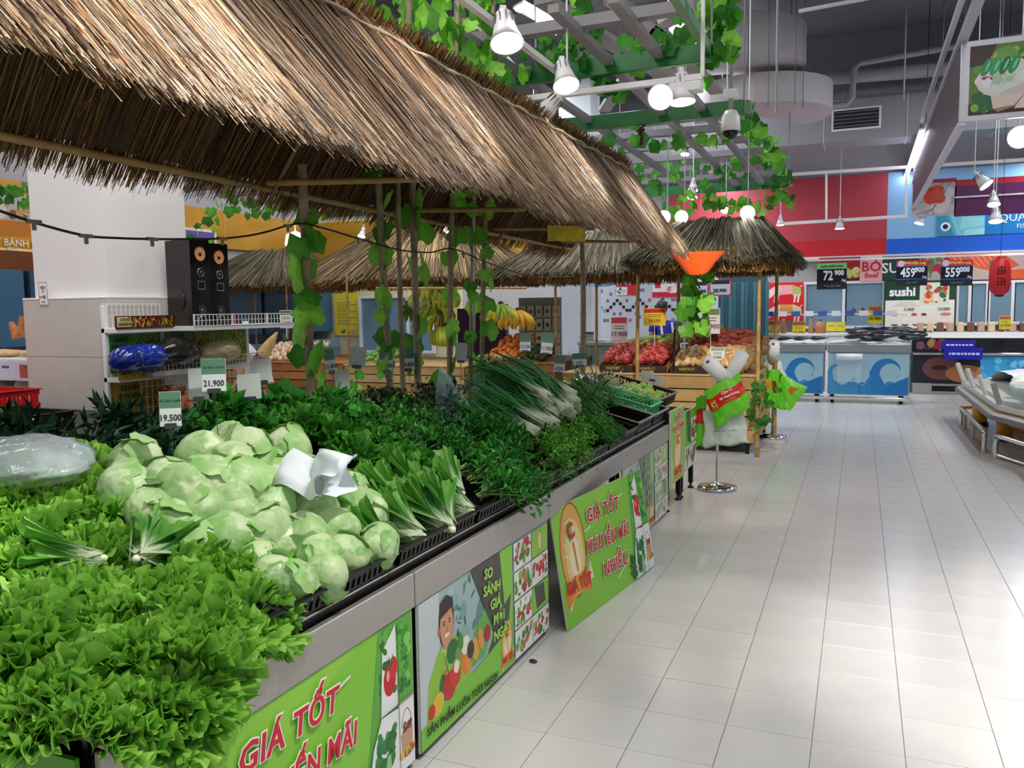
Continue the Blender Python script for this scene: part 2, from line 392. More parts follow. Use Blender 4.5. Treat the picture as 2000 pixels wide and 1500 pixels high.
# ------------------------------------------------------------------ first island: counters, posters
def XF(y): return -1.393+.018*y
RZ = pi/2-.018
M_steel = mat('brushed_steel', '#b9b4b0', .38, metal=.75, var=.03, scale=30)
M_chrome = mat('chrome', '#d8d8da', .08, metal=1)
M_black = mat('black_plastic', '#0e0e10', .4)
M_blackm = mat('black_metal', '#17171a', .45, metal=.4)
M_board = mat('board_edge', '#dfe6dc', .5)
GR, GR2, GRD = '#86cc3c', '#a3dc5a', '#2f8f2f'
def veg_tile(c, x0, z0, x1, z1, seed, cols=None, n=26, bg='#f2f4f2'):
    c.rect(x0, z0, x1, z1, bg); r = min(x1-x0, z1-z0)
    c.blobs(x0, z0, x1, z1, cols or ['#2f7d2c', '#4da33a', '#c8282a', '#e0672a', '#7fbf4a', '#a51f2c'], n, r*.06, r*.2, seed)
def emblem(c, par, x, z, s, ribbon=True):
    """gold oval medal with the letter C tag and a ribbon"""
    c.ell(x, z, .15*s, .255*s, '#a8642a', a=-.1); c.ell(x, z, .138*s, .243*s, '#e3b45a', a=-.1); c.ell(x+.01*s, z-.03*s, .105*s, .19*s, '#f0d890', a=-.1); c.ell(x+.01*s, z-.06*s, .06*s, .12*s, '#faf0cc', a=-.1)
    for k in range(9): c.line(x, z-.05*s, x+.115*s*cos(.2+k*.34), z-.05*s+.19*s*sin(.2+k*.34), .005*s, '#fbf3cf')
    c.poly([(x-.04*s, z+.03*s), (x+.03*s, z+.05*s), (x+.015*s, z+.17*s), (x-.055*s, z+.15*s)], '#f4f6ee')
    c.poly([(x-.034*s, z+.04*s), (x+.022*s, z+.056*s), (x+.01*s, z+.16*s), (x-.048*s, z+.144*s)], '#8fcf5c')
    c.poly([(x-.006*s, z+.04*s), (x+.02*s, z+.04*s), (x+.03*s, z-.12*s), (x+.01*s, z-.12*s)], '#d9902f')
    if ribbon:
        c.poly([(x-.16*s, z-.17*s), (x-.12*s, z-.30*s), (x-.07*s, z-.25*s)], '#efe3c0'); c.poly([(x+.17*s, z-.10*s), (x+.19*s, z-.2*s), (x+.11*s, z-.2*s)], '#efe3c0')
        for k in range(8):
            u0, u1 = k/8, (k+1)/8; f = lambda u: .035*sin(pi*u)-.02+.03*u
            c.poly([(x+(-.155+.31*u0)*s, z+(-.165+f(u0))*s), (x+(-.155+.31*u1)*s, z+(-.165+f(u1))*s), (x+(-.145+.29*u1)*s, z+(-.265+f(u1))*s), (x+(-.145+.29*u0)*s, z+(-.265+f(u0))*s)], ['#e8862e', '#ee9636', '#f3a640', '#f6b64c', '#f6b64c', '#f3a640', '#ee9636', '#e8862e'][k])
        text('GIÁ TỐT', .092*s, '#cc1f27', par, x+.0*s, z-.185*s, y=-.0095, bold=.002*s, rotz=-.06, sx=.8)
    text('C', .11*s, '#d8232a', par, x-.016*s, z+.1*s, y=-.0095, bold=.004*s, rotz=.15)
def stroke_text(t, size, par, x, z, rotz=0, sx=1., col='#d3202f'):
    text(t, size, '#ffffff', par, x, z, y=-.0085, bold=size*.065, rotz=rotz, sx=sx, shear=.12, space=1.08)
    text(t, size, col, par, x, z, y=-.0100, bold=size*.022, rotz=rotz, sx=sx, shear=.12, space=1.08)
def basket_pic(c, x, z, s):
    for k in range(10):
        a, b = pi*k/10, pi*(k+1)/10; c.line(x+.035*s*cos(a), z+.05*s+.07*s*sin(a), x+.035*s*cos(b), z+.05*s+.07*s*sin(b), .004*s, '#8a4a3a')
    c.blobs(x-.04*s, z+.0*s, x+.04*s, z+.075*s, ['#b01c4c', '#2f7d2c', '#e0c02a', '#7a1a3a', '#d42a2a'], 22, .008*s, .018*s, 5)
    c.poly([(x-.045*s, z+.03*s), (x+.045*s, z+.03*s), (x+.033*s, z-.05*s), (x-.033*s, z-.05*s)], '#d9a98a')
    for k in range(6): c.line(x-.04*s, z+.02*s-k*.012*s, x+.04*s, z+.02*s-k*.012*s, .003*s, '#a87358')
    c.blobs(x-.06*s, z-.075*s, x+.065*s, z-.03*s, ['#d42a2a', '#e7c63a', '#b8202a', '#7fbf4a'], 14, .01*s, .02*s, 9)
def poster_a(par, w, h, logo=True):
    c = Canvas(); c.rect(0, 0, w, h, GR); c.poly([(0, h*.35), (0, h), (w*.75, h), (w*.2, h*.55)], '#92d348')
    emblem(c, par, .175, h*.60, h*1.6)
    c.poly([(w-.2, h), (w, h), (w, 0), (w-.30, 0), (w-.26, h*.35)], '#5fae45')
    c.blobs(w-.21, h*.5, w-.002, h-.004, ['#3d9a2f', '#61b843', '#2b7a2a', '#8ad05a'], 70, .01, .028, 3)
    c.poly([(w-.185, h*.86), (w-.105, h*.98), (w-.1, h*.46), (w-.2, h*.46)], '#eef2f4')
    c.blobs(w-.2, h*.5, w-.1, h*.95, ['#2b7a2a', '#1f6a2c'], 9, .012, .024, 8)
    c.ell(w-.145, h*.66, .036, .055, '#c9151f'); c.ell(w-.125, h*.72, .026, .036, '#da2430'); c.ell(w-.155, h*.69, .009, .02, '#f3a6a6')
    for k in range(5): c.line(w-.14, h*.74, w-.14+.03*cos(k*.8+.2), h*.74+.035*sin(k*.8+.4), .005, '#1f6a2c')
    c.rect(w-.1, .004, w-.003, h*.46, '#eef1f5'); basket_pic(c, w-.052, h*.2, .85)
    c.poly([(w-.2, h*.46), (w-.103, h*.44), (w-.103, .004), (w-.29, .004), (w-.25, h*.3)], '#eef1f5')
    c.blobs(w-.25, .004, w-.108, h*.40, ['#1e7a34', '#2a8c40', '#176a2c'], 46, .012, .03, 6)
    c.poly([(w-.2, .006), (w-.15, .006), (w-.155, h*.2), (w-.175, h*.2)], '#9cc98a')
    c.blobs(w-.35, .004, w-.26, h*.26, ['#1b6a26', '#2f7d2c', '#155620'], 22, .008, .02, 2)
    for (a, b, d, e) in ((w-.2, h*.465, w-.1, h*.465), (w-.1, 0, w-.1, h*.98), (w-.1, h*.46, w, h*.46)): c.line(a, b, d, e, .003, '#1a1a1a')
    c.line(.31, h*.70, .38, h*.72, .007, '#f2f6ea'); c.line(.745, h*.83, .82, h*.86, .007, '#f2f6ea'); c.line(.62, h*.14, .8, h*.24, .007, '#f2f6ea')
    c.build(par)
    stroke_text('GIÁ TỐT', .098, par, .55, h*.80, -.04); stroke_text('KHUYẾN MÃI', .098, par, .575, h*.53, -.04, .84); stroke_text('NHIỀU', .098, par, .61, h*.27, -.04)
def poster_b(par, w, h, fade=0):
    def q(col):
        a = h2l(col); t = h2l('#aab9a4'); return tuple(x*(1-fade)+y*fade for x, y in zip(a, t))
    c = Canvas(); c.rect(0, 0, w, h, q('#9fb9bd'))
    c.blobs(.0, h*.35, w*.62, h-.003, [q(x) for x in ('#8fb0b4', '#7fa3a2', '#b4c8cc', '#5d8f86', '#a9c3c9')], 34, .03, .07, 4)
    c.blobs(w*.2, h*.5, w*.5, h-.003, [q(x) for x in ('#3f7d5a', '#4d8c66', '#2f6c4a')], 22, .008, .024, 14, .4)
    c.rect(0, 0, w*.12, h, q('#c5ced6'))
    # leeks and leafy stems
    for k in range(26): c.line(w*.3+k*.006, h*.28, w*.36+k*.012, h*(.55+.012*k), .007, q(['#5fae4c', '#87c76c', '#3f8f3a'][k % 3]))
    c.ell(w*.57, h*.42, .07, .085, q('#8cc98a')); c.ell(w*.57, h*.42, .045, .06, q('#b6dfb0'))
    # person in a lime shirt printed on the panel
    c.poly([(.03, 0), (.06, h*.42), (.13, h*.58), (.19, h*.62), (.27, h*.60), (.345, h*.5), (.39, h*.22), (.34, h*.16), (.30, 0)], q('#8ec53a'))
    c.poly([(.155, h*.56), (.205, h*.52), (.245, h*.585), (.24, h*.66), (.165, h*.64)], q('#c98d6c'))
    c.ell(.195, h*.76, .058, .095, q('#3a2a24'), a=.06); c.ell(.197, h*.73, .05, .08, q('#cf9674'), a=.06)
    c.poly([(.145, h*.80), (.25, h*.84), (.245, h*.9), (.2, h*.945), (.15, h*.91)], q('#33261f'))
    for sx in (-.02, .022): c.ell(.197+sx, h*.745, .007, .004, q('#3a241c')); c.ell(.197+sx, h*.765, .011, .003, q('#4a3026'))
    c.ell(.199, h*.70, .006, .012, q('#b87b5c')); c.ell(.198, h*.662, .018, .007, q('#f4e6e0')); c.ell(.136, h*.72, .008, .016, q('#c18362'))
    c.poly([(.15, h*.60), (.17, h*.50), (.20, h*.55)], q('#a9dc55')); c.poly([(.2, h*.55), (.235, h*.52), (.255, h*.61)], q('#a9dc55'))
    c.line(.165, h*.56, .235, h*.24, .004, q('#2c4a50')); c.line(.24, h*.57, .245, h*.24, .004, q('#2c4a50'))
    c.poly([(.04, h*.02), (.05, h*.18), (.16, h*.2), (.17, h*.12)], q('#c98d6c'))
    # slanted dark banner
    c.poly([(w*.33, h), (w*.55, h), (w*.585, h*.55), (w*.64, h*.6), (w*.60, h*.2), (w*.45, h*.27), (w*.5, h*.38)], q('#4a4744'))
    c.poly([(w*.55, h), (w*.655, h), (w*.655, 0), (w*.55, 0), (w*.60, h*.2), (w*.64, h*.6), (w*.585, h*.55)], q('#86cc3c'))
    # produce at the bottom
    c.poly([(0, 0), (w*.655, 0), (w*.655, h*.34), (w*.42, h*.25), (.1, h*.17), (0, h*.15)], q('#7cc63a'))
    for (x, z, rx, rz, col) in ((.235, .40, .045, .05, '#2c6e35'), (.17, .14, .035, .06, '#256a2c'), (.285, .33, .03, .035, '#7d9a4a'), (.21, .12, .05, .06, '#c21f22'), (.255, .17, .045, .05, '#d43026'), (.12, .05, .045, .045, '#e2bf2c'),
        (.075, .03, .025, .03, '#c8261f'), (.265, .235, .022, .028, '#f1ead8'), (.33, .2, .022, .055, '#e77f2c'), (.355, .22, .02, .06, '#ee8d3a'), (.34, .36, .035, .04, '#e9eadf'), (.42, .25, .03, .055, '#d9a44c'), (.47, .3, .022, .055, '#dd9a52'), (.38, .28, .03, .04, '#2d3a2a'), (.53, .3, .028, .04, '#a92a2f'), (.30, .43, .02, .04, '#3f8f3a')):
        c.ell(x, h*(z*.82+.19), rx, rz*.9, q(col), a=.3)
    emblem(c, par, w*.60, h*.23, h*.72)
    # picture grid at the right end
    gx, s_ = w*.665, (w*.335-.012)/2
    for r_ in range(4):
        for k in range(2):
            z1 = h-.006-r_*(h*.245); z0 = z1-h*.235; x0 = gx+k*(s_+.004)
            if (r_, k) == (0, 1): c.rect(x0, z0, x0+s_, z1, q('#8fcf45')); c.ell(x0+s_/2, (z0+z1)/2, .022, .05, q('#b5702a')); c.ell(x0+s_/2, (z0+z1)/2, .018, .043, q('#efd48a')); continue
            if (r_, k) == (2, 1): c.rect(x0, z0, x0+s_, z1, q('#8fcf45')); c.poly([(x0+.02, z1), (x0+s_*.7, z1-.01), (x0+s_*.8, z0+.02), (x0+.05, z0+.01)], q('#4a4744')); continue
            veg_tile(c, x0, z0, x0+s_, z1, r_*2+k, [q(x) for x in ('#2f7d2c', '#4da33a', '#c8282a', '#d85a2a', '#7fbf4a', '#a51f2c')], 24, q('#eef0ee'))
            if (r_, k) == (1, 1): c.ell(x0+s_/2, (z0+z1)/2, s_*.34, h*.1, q('#f2e6e2')); c.blobs(x0+s_*.2, z0+h*.03, x0+s_*.8, z1-h*.03, [q('#c22a30'), q('#a31f28'), q('#d9514a')], 16, .01, .02, 3)
    c.build(par)
    for i, t in enumerate(('SO', 'SÁNH', 'GIÁ', 'MỖI', 'NGÀY')):
        text(t, .058, GR2 if not fade else '#9cc07c', par, w*(.452+.026*i), h*(.895-.135*i), y=-.009, bold=.0018, rotz=-.12+.02*i, sx=1.05)
    text('C', .035, '#d8232a', par, .17, h*.40, y=-.009, bold=.0012)
    text('SẢN PHẨM LUÔN TƯƠI NGON', .042, '#16261a', par, w*.27, h*.075, y=-.009, bold=.0006, rotz=-.06, sx=.95, space=1.05)

MODS = [(1.12, 1.22, 'a', 'display counter at the near end with the large green promotion panel'),
        (2.342, 1.235, 'b', 'display counter whose panel shows a man in a lime shirt'),
        (3.582, 1.21, None, 'display counter without front panel behind the leaning green board'),
        (4.797, 1.22, 'c', 'display counter at the far end with the faded man and vegetables panel')]
DEP = 2.0
for y0, w, kind, lab in MODS:
    c = empty('display_counter', (XF(y0), y0, 0), RZ, label=lab, cat='counter', group=None)
    MB().box(.002, -.002, .553, w-.002, .022, .672, ch=.003).build('steel_fascia', M_steel, c)
    MB().box(.002, .0221, .60, w-.002, DEP, .655).build('deck', M_blackm, c)
    for s in (.012, w-.05):
        for d in (.03, DEP-.06):
            MB().box(s, d, .05, s+.036, d+.036, .60).build('leg', M_blackm, c)
            MB().lathe([(0, 0), (.026, 0), (.026, .012), (.012, .02), (.012, .05), (0, .05)], 12, (s+.018, d+.018, 0)).build('foot', M_black, c)
    if kind:
        p = MB().box(.018, .004, .024, w-.016, .012, .552).build('graphic_panel', M_board, c)
        pr = empty('panel_print', (.02, .0038, .026), parent=p)
        (poster_a if kind == 'a' else poster_b)(pr, w-.04, .524, *((.38,) if kind == 'c' else ()))
        for ch in list(pr.children): ch.parent = p; ch.location = Vector(ch.location)+Vector((.02, .0038, .026))
        bpy.data.objects.remove(pr)
    m = MB().box(.0, .035, .655, w, .05, .705).box(.0, .05, .69, w, .06, .70)
    m.build('tray_support_rail', M_black, c)
    MB().tube([(0, .028, .700), (w, .028, .700)], .004, 6).build('trim_rod', M_steel, c)
# near end face of the island
c = empty('end_panel', (XF(1.1)-.04, 1.105, 0), label='green panel closing the near end of the vegetable island', cat='panel')
MB().box(-1.92, -.012, .02, 0, 0, .665).build('board', mat('green_board', '#5fae2c', .5), c)
# two narrow panelled counters at the far end
for y0, w, z1, lab, tx in ((6.04, .47, .765, 'narrow counter end with a green medal panel beside the last steel fascia', 1), (6.53, .46, .70, 'lower narrow counter end with small vegetable pictures at the far corner', 0)):
    c = empty('narrow_counter', (XF(y0)+.012, y0, 0), RZ, label=lab, cat='counter')
    p = MB().box(0, 0, .2 if tx else .22, w, .012, z1).build('graphic_panel', M_board, c)
    MB().box(0, .0125, z1-.1, w, 1.2, z1-.02).build('deck', M_blackm, c)
    for s in (.01, w-.05):
        MB().box(s, .02, .05, s+.036, .056, z1-.1).build('leg', M_blackm, c)
        MB().lathe([(0, 0), (.026, 0), (.026, .012), (.012, .02), (.012, .05), (0, .05)], 12, (s+.018, .038, 0)).build('foot', M_black, c)
    cv = Canvas(); h = z1-.2
    pr = empty('pp', (0, -.0005, .2), parent=p)
    if tx:
        cv.rect(.002, .002, w-.002, h-.002, '#8cc860'); cv.poly([(.002, .002), (.2, .002), (.002, h*.5)], '#a5d67c'); emblem(cv, pr, w*.5, h*.42, .85)
        stroke_text('GIÁ TỐT', .06, pr, w*.5, h*.9, 0, .9); stroke_text('KHUYẾN MÃI', .06, pr, w*.5, h*.76, 0, .9)
    else:
        cv.rect(.002, .022, w-.002, h-.002, '#7cc63a'); cv.poly([(.05, h), (.2, h), (.24, h*.45), (.1, h*.5)], '#4a5a3a')
        veg_tile(cv, .02, .03, .22, h*.42, 5); veg_tile(cv, .23, .03, w-.01, h*.42, 6, ['#7a5c66', '#54434d', '#3a6a3a']); veg_tile(cv, .24, h*.46, w-.01, h*.85, 7, ['#a31f28', '#5a2a30', '#7fbf4a'])
    cv.build(pr)
    for ch in list(pr.children): ch.parent = p; ch.location = Vector(ch.location)+Vector((0, -.0005, .2))
    bpy.data.objects.remove(pr)
# the leaning board
bl, br = Vector((-1.25, 3.61, .002)), Vector((-1.095, 4.75, .002)); tl = at(1090, 985, x=-1.33)
w = (br-bl).length; ang = atan2(br.y-bl.y, br.x-bl.x)
inn = Vector((-sin(ang), cos(ang), 0)); lean = .158; h = .585
lb = empty('leaning_poster_board', bl, label='green promotion board leaning against the open counter, its foot on the floor tiles', cat='poster board')
lb.rotation_euler = (-lean, 0, ang); 
p = MB().box(0, 0, 0, w, .008, h, ch=.001).build('board', M_board, lb)
poster_a(p, w, h)
# ------------------------------------------------------------------ thatch
def strand_mat():
    s = NT('dry_straw'); b = s.b; a = s.n('ShaderNodeAttribute', attribute_name='Col')
    s.l(a.outputs['Color'], b.inputs['Base Color']); b.inputs['Roughness'].default_value = .55; b.inputs['Specular IOR Level'].default_value = .35
    t = s.n('ShaderNodeBsdfTranslucent'); s.l(a.outputs['Color'], t.inputs[0]); m = s.n('ShaderNodeMixShader', i_0=.22)
    s.l(b.outputs[0], m.inputs[1]); s.l(t.outputs[0], m.inputs[2]); s.l(m.outputs[0], s.N['Material Output'].inputs[0]); return s.m
M_straw = strand_mat()
M_under = mat('light_block_brown', '#4a3520', .9, var=.3, scale=40)
STRAW = ['#b39a80', '#8f7c68', '#c9ad8c', '#5f5145', '#a58c74', '#74675c', '#b88c66', '#403530', '#dcc4a6', '#4d4038']
STRAW_GREY = ['#8b8068', '#6d6551', '#a39a80', '#565042', '#7c725a', '#92805c', '#4a4436']
def ribbons(P, Wd, side, cols, rng):
    """P (n,k,3) centre lines, Wd (n,) widths, side (n,3); returns V,F,C"""
    n, k, _ = P.shape; tap = np.linspace(1, .45, k)[None, :, None]
    off = side[:, None, :]*Wd[:, None, None]*.5*tap
    V = np.stack([P-off, P+off], 2).reshape(-1, 3)
    b = (np.arange(n)*k*2)[:, None]; i = np.arange(k-1)[None]*2
    F = np.stack([b+i, b+i+1, b+i+3, b+i+2], -1).reshape(-1, 4)
    C = np.repeat(cols, 2*k, 0); return V, F, C
def thatch(parent, t0, t1, b0, b1, n, seed, cols, out=None, w=(.004, .008), over=.1, curl=.05, lean=0., full=.5, thick=.035, name='thatch', sag=0.):
    """straw laid from the top edge t0-t1 down to the bottom edge b0-b1"""
    rg = np.random.default_rng(seed); t0, t1, b0, b1 = (np.array(q, float) for q in (t0, t1, b0, b1))
    u = rg.random(n)[:, None]; nrm = np.cross(t1-t0 if np.linalg.norm(t1-t0) > .05 else b1-b0, (b0+b1)/2-(t0+t1)/2); nrm /= np.linalg.norm(nrm)
    if nrm[2] < 0: nrm = -nrm
    v0 = np.where(rg.random((n, 1)) < full, -rg.random((n, 1))*over*1.2, rg.random((n, 1))**1.2*.7)
    cl = np.sin(u*37+seed)*.35+np.sin(u*91+seed*2)*.25
    v1 = np.where(rg.random((n, 1)) < .72, 1+(rg.random((n, 1))-.5)*over*1.5+cl*over*.5, np.minimum(v0+.25+.5*rg.random((n, 1)), 1.0+.04*rg.random((n, 1))))
    k = 5; s = np.linspace(0, 1, k)[None, :, None]; ulen = np.linalg.norm(t1-t0)*.5+np.linalg.norm(b1-b0)*.5
    dv = rg.normal(0, .025/ulen, (n, 1, 1))+lean/ulen+cl[:, :, None]*.02/ulen
    V = v0[:, None]+(v1-v0)[:, None]*s; U = u[:, None]+dv*V+rg.normal(0, .02/ulen, (n, 1, 1))*s**2
    P = t0*(1-V)*(1-U)+t1*(1-V)*U+b0*V*(1-U)+b1*V*U
    h = (rg.random((n, 1, 1))*2-1)*thick; h = np.where(rg.random((n, 1, 1)) < .5, h, thick*rg.random((n, 1, 1)))
    lift = np.sin(u*23+seed*1.7)[:, :, None]*.012+h*(1-.3*V)
    stray = (rg.random((n, 1, 1)) < .06)*rg.random((n, 1, 1))*.06*s**2
    P = P+nrm*(lift+stray); P[:, :, 2] -= (V[:, :, 0]**3)*(curl*(rg.random((n, 1))*.8+.2))+sag*(4*u*(1-u))
    ax = (t1-t0)+(b1-b0); ax /= np.linalg.norm(ax)
    tl = rg.normal(0, .55, (n, 1)); side = ax*np.cos(tl)+nrm*np.sin(tl)
    pal = np.array([h2l(c) for c in cols]); ci = pal[rg.integers(0, len(pal), n)]*(.75+.5*rg.random((n, 1)))
    V_, F_, C_ = ribbons(P, rg.uniform(w[0], w[1], n), side, np.clip(ci, 0, 1), rg)
    return obj(name, np_mesh(name, V_, F_, M_straw, C_, smooth=False), parent, kind='stuff')
def slab(parent, t0, t1, b0, b1, dz=.02, name='light_block_sheet'):  # dark sheet added inside the straw so no light leaks through
    a = [Vector(q) for q in (t0, t1, b1, b0)]; b0_, b1_ = a[3], a[2]; a[3] = a[0].lerp(b0_, .9); a[2] = a[1].lerp(b1_, .9)
    vs = [q for q in a]+[q-Vector((0, 0, dz)) for q in a]
    return MB().add(vs, [(0, 1, 2, 3), (7, 6, 5, 4), (0, 4, 5, 1), (1, 5, 6, 2), (2, 6, 7, 3), (3, 7, 4, 0)]).build(name, M_under, parent)
M_bam = mat('bamboo', '#96886c', .5, var=.22, scale=9, bump=.2, bscale=25)
M_bamb = mat('bamboo_brown', '#7a6040', .55, var=.25, scale=12)
M_bam_y = mat('bamboo_tan', '#a9854f', .5, var=.2, scale=10)
def bamboo(p, q, r, name='bamboo_pole', mt=None, parent=None, seed=0, **kw):
    p, q = Vector(p), Vector(q); L = (q-p).length; rg = random.Random(seed*7+int(L*100)); pts, rs = [], []; t = rg.uniform(.05, .2)
    bow = Vector((rg.uniform(-1, 1), rg.uniform(-1, 1), 0))*.006*L
    def P(d): f = d/L; return p.lerp(q, f)+bow*4*f*(1-f)
    pts.append(P(0)); rs.append(r*1.03)
    while t < L-.03:
        for dd, k in ((-.012, 1), (-.004, 1.14), (.004, 1.14), (.012, .96)): pts.append(P(min(max(t+dd, .001), L-.001))); rs.append(r*k*(1-.12*t/L))
        t += rg.uniform(.2, .3)
    pts.append(P(L)); rs.append(r*.88)
    return MB().tube(pts, rs, 10).build(name, mt or M_bam, parent, **kw)

# --- great roof over the first island
rY0, rY1 = .55, 7.28
ridge = lambda y: Vector((-2.04+.012*y, y, 2.755)); eave = lambda y: Vector((-1.56+.010*y, y, 2.035+max(0, 2.2-y)*.045)); beave = lambda y: Vector((-2.66+.018*y, y, 2.12-.06*min(1, max(0, (y-1.3)/1.0))))
roof = empty('thatched_roof', (-2.0, 4, 2), label='long thatched straw roof over the leafy vegetable island in the foreground', cat='roof')
def inroof(o): o.parent = roof; o.matrix_parent_inverse = Matrix.Translation((2.0, -4, -2)); return o
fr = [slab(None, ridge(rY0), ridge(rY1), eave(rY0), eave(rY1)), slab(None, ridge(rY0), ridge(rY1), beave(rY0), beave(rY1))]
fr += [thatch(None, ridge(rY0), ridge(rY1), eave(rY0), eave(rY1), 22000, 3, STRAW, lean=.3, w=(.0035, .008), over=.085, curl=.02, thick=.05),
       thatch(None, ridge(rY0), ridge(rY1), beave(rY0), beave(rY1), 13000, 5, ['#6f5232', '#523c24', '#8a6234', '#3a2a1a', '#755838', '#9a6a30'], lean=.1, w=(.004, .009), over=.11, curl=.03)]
rg = random.Random(4); pts = []
for k in range(90):
    y = rY0+(rY1-rY0)*k/89; d = ridge(y).lerp(eave(y), .09); pts.append(d+Vector((.055, 0, .035+.006*sin(k*1.3))))
fr.append(MB().tube(pts, [.008+.003*sin(k*2.1) for k in range(90)], 6).build('twisted_straw_rope', mat('straw_rope', '#9c9076', .9, bump=.6, bscale=180)))
for k in range(3):
    a = [.9, .5, .2][k]
    fr.append(bamboo(ridge(rY0).lerp(beave(rY0), a)-Vector((0, 0, .05)), ridge(rY1).lerp(beave(rY1), a)-Vector((0, 0, .05)), .016, 'bamboo_purlin', M_bam_y, seed=k))
    fr.append(bamboo(ridge(rY0).lerp(eave(rY0), a)-Vector((.03, 0, .05)), ridge(rY1).lerp(eave(rY1), a)-Vector((.03, 0, .05)), .016, 'bamboo_purlin', M_bam_y, seed=k+5))
for k, y in enumerate((.9, 3.1, 4.3, 5.6, 6.95)):
    fr.append(bamboo((-2.5, y, 2.13), (-1.72, y, 2.09), .015, 'tie_beam', M_bam_y, seed=k+9))
    fr.append(bamboo(ridge(y)-Vector((.02, 0, .06)), beave(y)+Vector((.1, 0, -.02)), .012, 'rafter', M_bamb, seed=k+19))
    fr.append(bamboo(ridge(y)-Vector((0, 0, .06)), eave(y)+Vector((-.06, 0, .0)), .012, 'rafter', M_bamb, seed=k+29))
for o in fr: inroof(o)

# --- vines
LEAFC = ['#62ac34', '#7cc83e', '#4a9230', '#96d850', '#357a2a']
def ivy_mesh(i):
    rg = random.Random(i); s = 1.; out = [(0, 0), (.30, -.16), (.50, .04), (.50, .32), (.58, .54), (.36, .68), (.02, 1.0), (-.35, .68), (-.56, .53), (-.5, .31), (-.49, .03), (-.28, -.16)]
    out = [(x*s*rg.uniform(.9, 1.1), y*rg.uniform(.93, 1.07)) for x, y in out]; c = (0, .35)
    vs = [(c[0], c[1], .06)]+[(x, y, -.10*abs(x)-.06*y*y+rg.uniform(-.03, .03)) for x, y in out]
    col = LEAFC[i % 5]; m = MB(); m.add(vs, [(0, k+1, (k+1) % 12+1) for k in range(12)], 0, None, False)
    me = np_mesh('leaf', m.v, m.f, M_leaf, np.array([[x*1.25 for x in h2l(col)] if k == 0 else h2l(col) for k in range(13)]), False); return me
M_leaf = vcol_mat('vine_leaf', .45, trans=.42, var=.14, vscale=9)
M_vine = mat('vine_stem', '#3a5a26', .7)
IVY = [ivy_mesh(i) for i in range(5)]
def vine(path, n, size, label, seed, group=None, spread=.05, hang=.0, dark=0, name='artificial_vine'):
    """path: list of points; leaves sit around it"""
    rg = random.Random(seed); path = [Vector(p) for p in path]
    v = empty(name, path[0], label=label, cat='vine', group=group)
    rel = [p-path[0] for p in path]; MB().tube(rel, .0022, 5).build('stem', M_vine, v)
    L = [0]
    for a, b in zip(rel, rel[1:]): L.append(L[-1]+(b-a).length)
    for k in range(n):
        t = (k+rg.random())/n*L[-1]; i = max(j for j in range(len(L)) if L[j] <= t); i = min(i, len(rel)-2)
        p = rel[i].lerp(rel[i+1], (t-L[i])/max(1e-6, L[i+1]-L[i]))
        p = p+Vector((rg.uniform(-1, 1), rg.uniform(-1, 1), rg.uniform(-1, .6)))*spread-Vector((0, 0, hang*rg.random()))
        # leaf blade faces outward and hangs down
        q = (rg.uniform(1.0, 1.9)+pi/2*0, rg.uniform(-.5, .5), rg.uniform(0, 2*pi)) if rg.random() < .6 else (-pi/2+rg.uniform(-.5, .5), rg.uniform(-.6, .6), rg.uniform(-.9, .9))
        obj('leaf', IVY[rg.choice((2, 4, 4) if rg.random() < dark else (0, 1, 3, 0, 2))], v, loc=p, rot=q, sc=size*rg.uniform(.75, 1.25))
    return v

# --- bamboo poles of the island
PX = -2.36
def ppt(px, py): return at(px, py, x=PX)
poles = [((608, 812), (590, 322), .024, 'thick bamboo pole nearest the camera, beside the white banana rack', 1),
 ((763, 795), (713, -60), .020, 'second bamboo pole from the near end, rising through the thatch', 1),
 ((790, 800), (777, 330), .016, 'slim bamboo pole just behind the second one', 0),
 ((818, 790), (797, -60), .021, 'bamboo pole with a blunt foot left of the clear plastic bag', 1),
 ((880, 760), (898, -60), .018, 'dark slim bamboo pole above the clear plastic bag, rising through the thatch', 1),
 ((918, 725), (926, 350), .017, 'bamboo pole beside the white upright tube', 0),
 ((944, 712), (966, -40), .017, 'bamboo pole behind the spring onions, rising through the thatch', 1),
 ((1137, 690), (1137, 430), .028, 'last bamboo pole at the far end of the island, under the yellow board', 0)]
def deckz(x, y): return .66+max(0, (XF(y)-x-.05))*.31
for k, (a, b, r, lab, vn) in enumerate(poles):
    A, B = ppt(*a), ppt(*b); A = A+(A-B).normalized()*(A.z-.70)
    o = bamboo(A, B, r, seed=k); props(o, lab, 'pole')
    if k in (0, 1, 3, 4, 6):
        pts = [A.lerp(B, .12+.07*i)+Vector((sin(i*2.1+k)*r*1.5, cos(i*2.1+k)*r*1.5, 0)) for i in range(12 if k == 0 else 13)]
        vine(pts, [20, 22, 0, 24, 22, 0, 22][k] if k else 20, .135 if k == 0 else .115, 'green ivy winding up the '+['thick pole nearest the camera', 'second pole from the near end', '', 'pole with the blunt foot', 'dark slim pole above the plastic bag', '', 'pole behind the spring onions'][k], 30+k, spread=.055)
vine([at(925, 360, x=-2.3), at(930, 500, x=-2.3), at(925, 640, x=-2.3), at(930, 700, x=-2.3)], 14, .085, 'green artificial ivy hanging beside the white upright tube', 41)
o = MB().tube([at(925, 360, x=-2.33), at(926, 660, x=-2.33)], .008, 8).build('upright_tube', M_white); props(o, 'thin white upright tube beside the slim bamboo poles', 'tube')
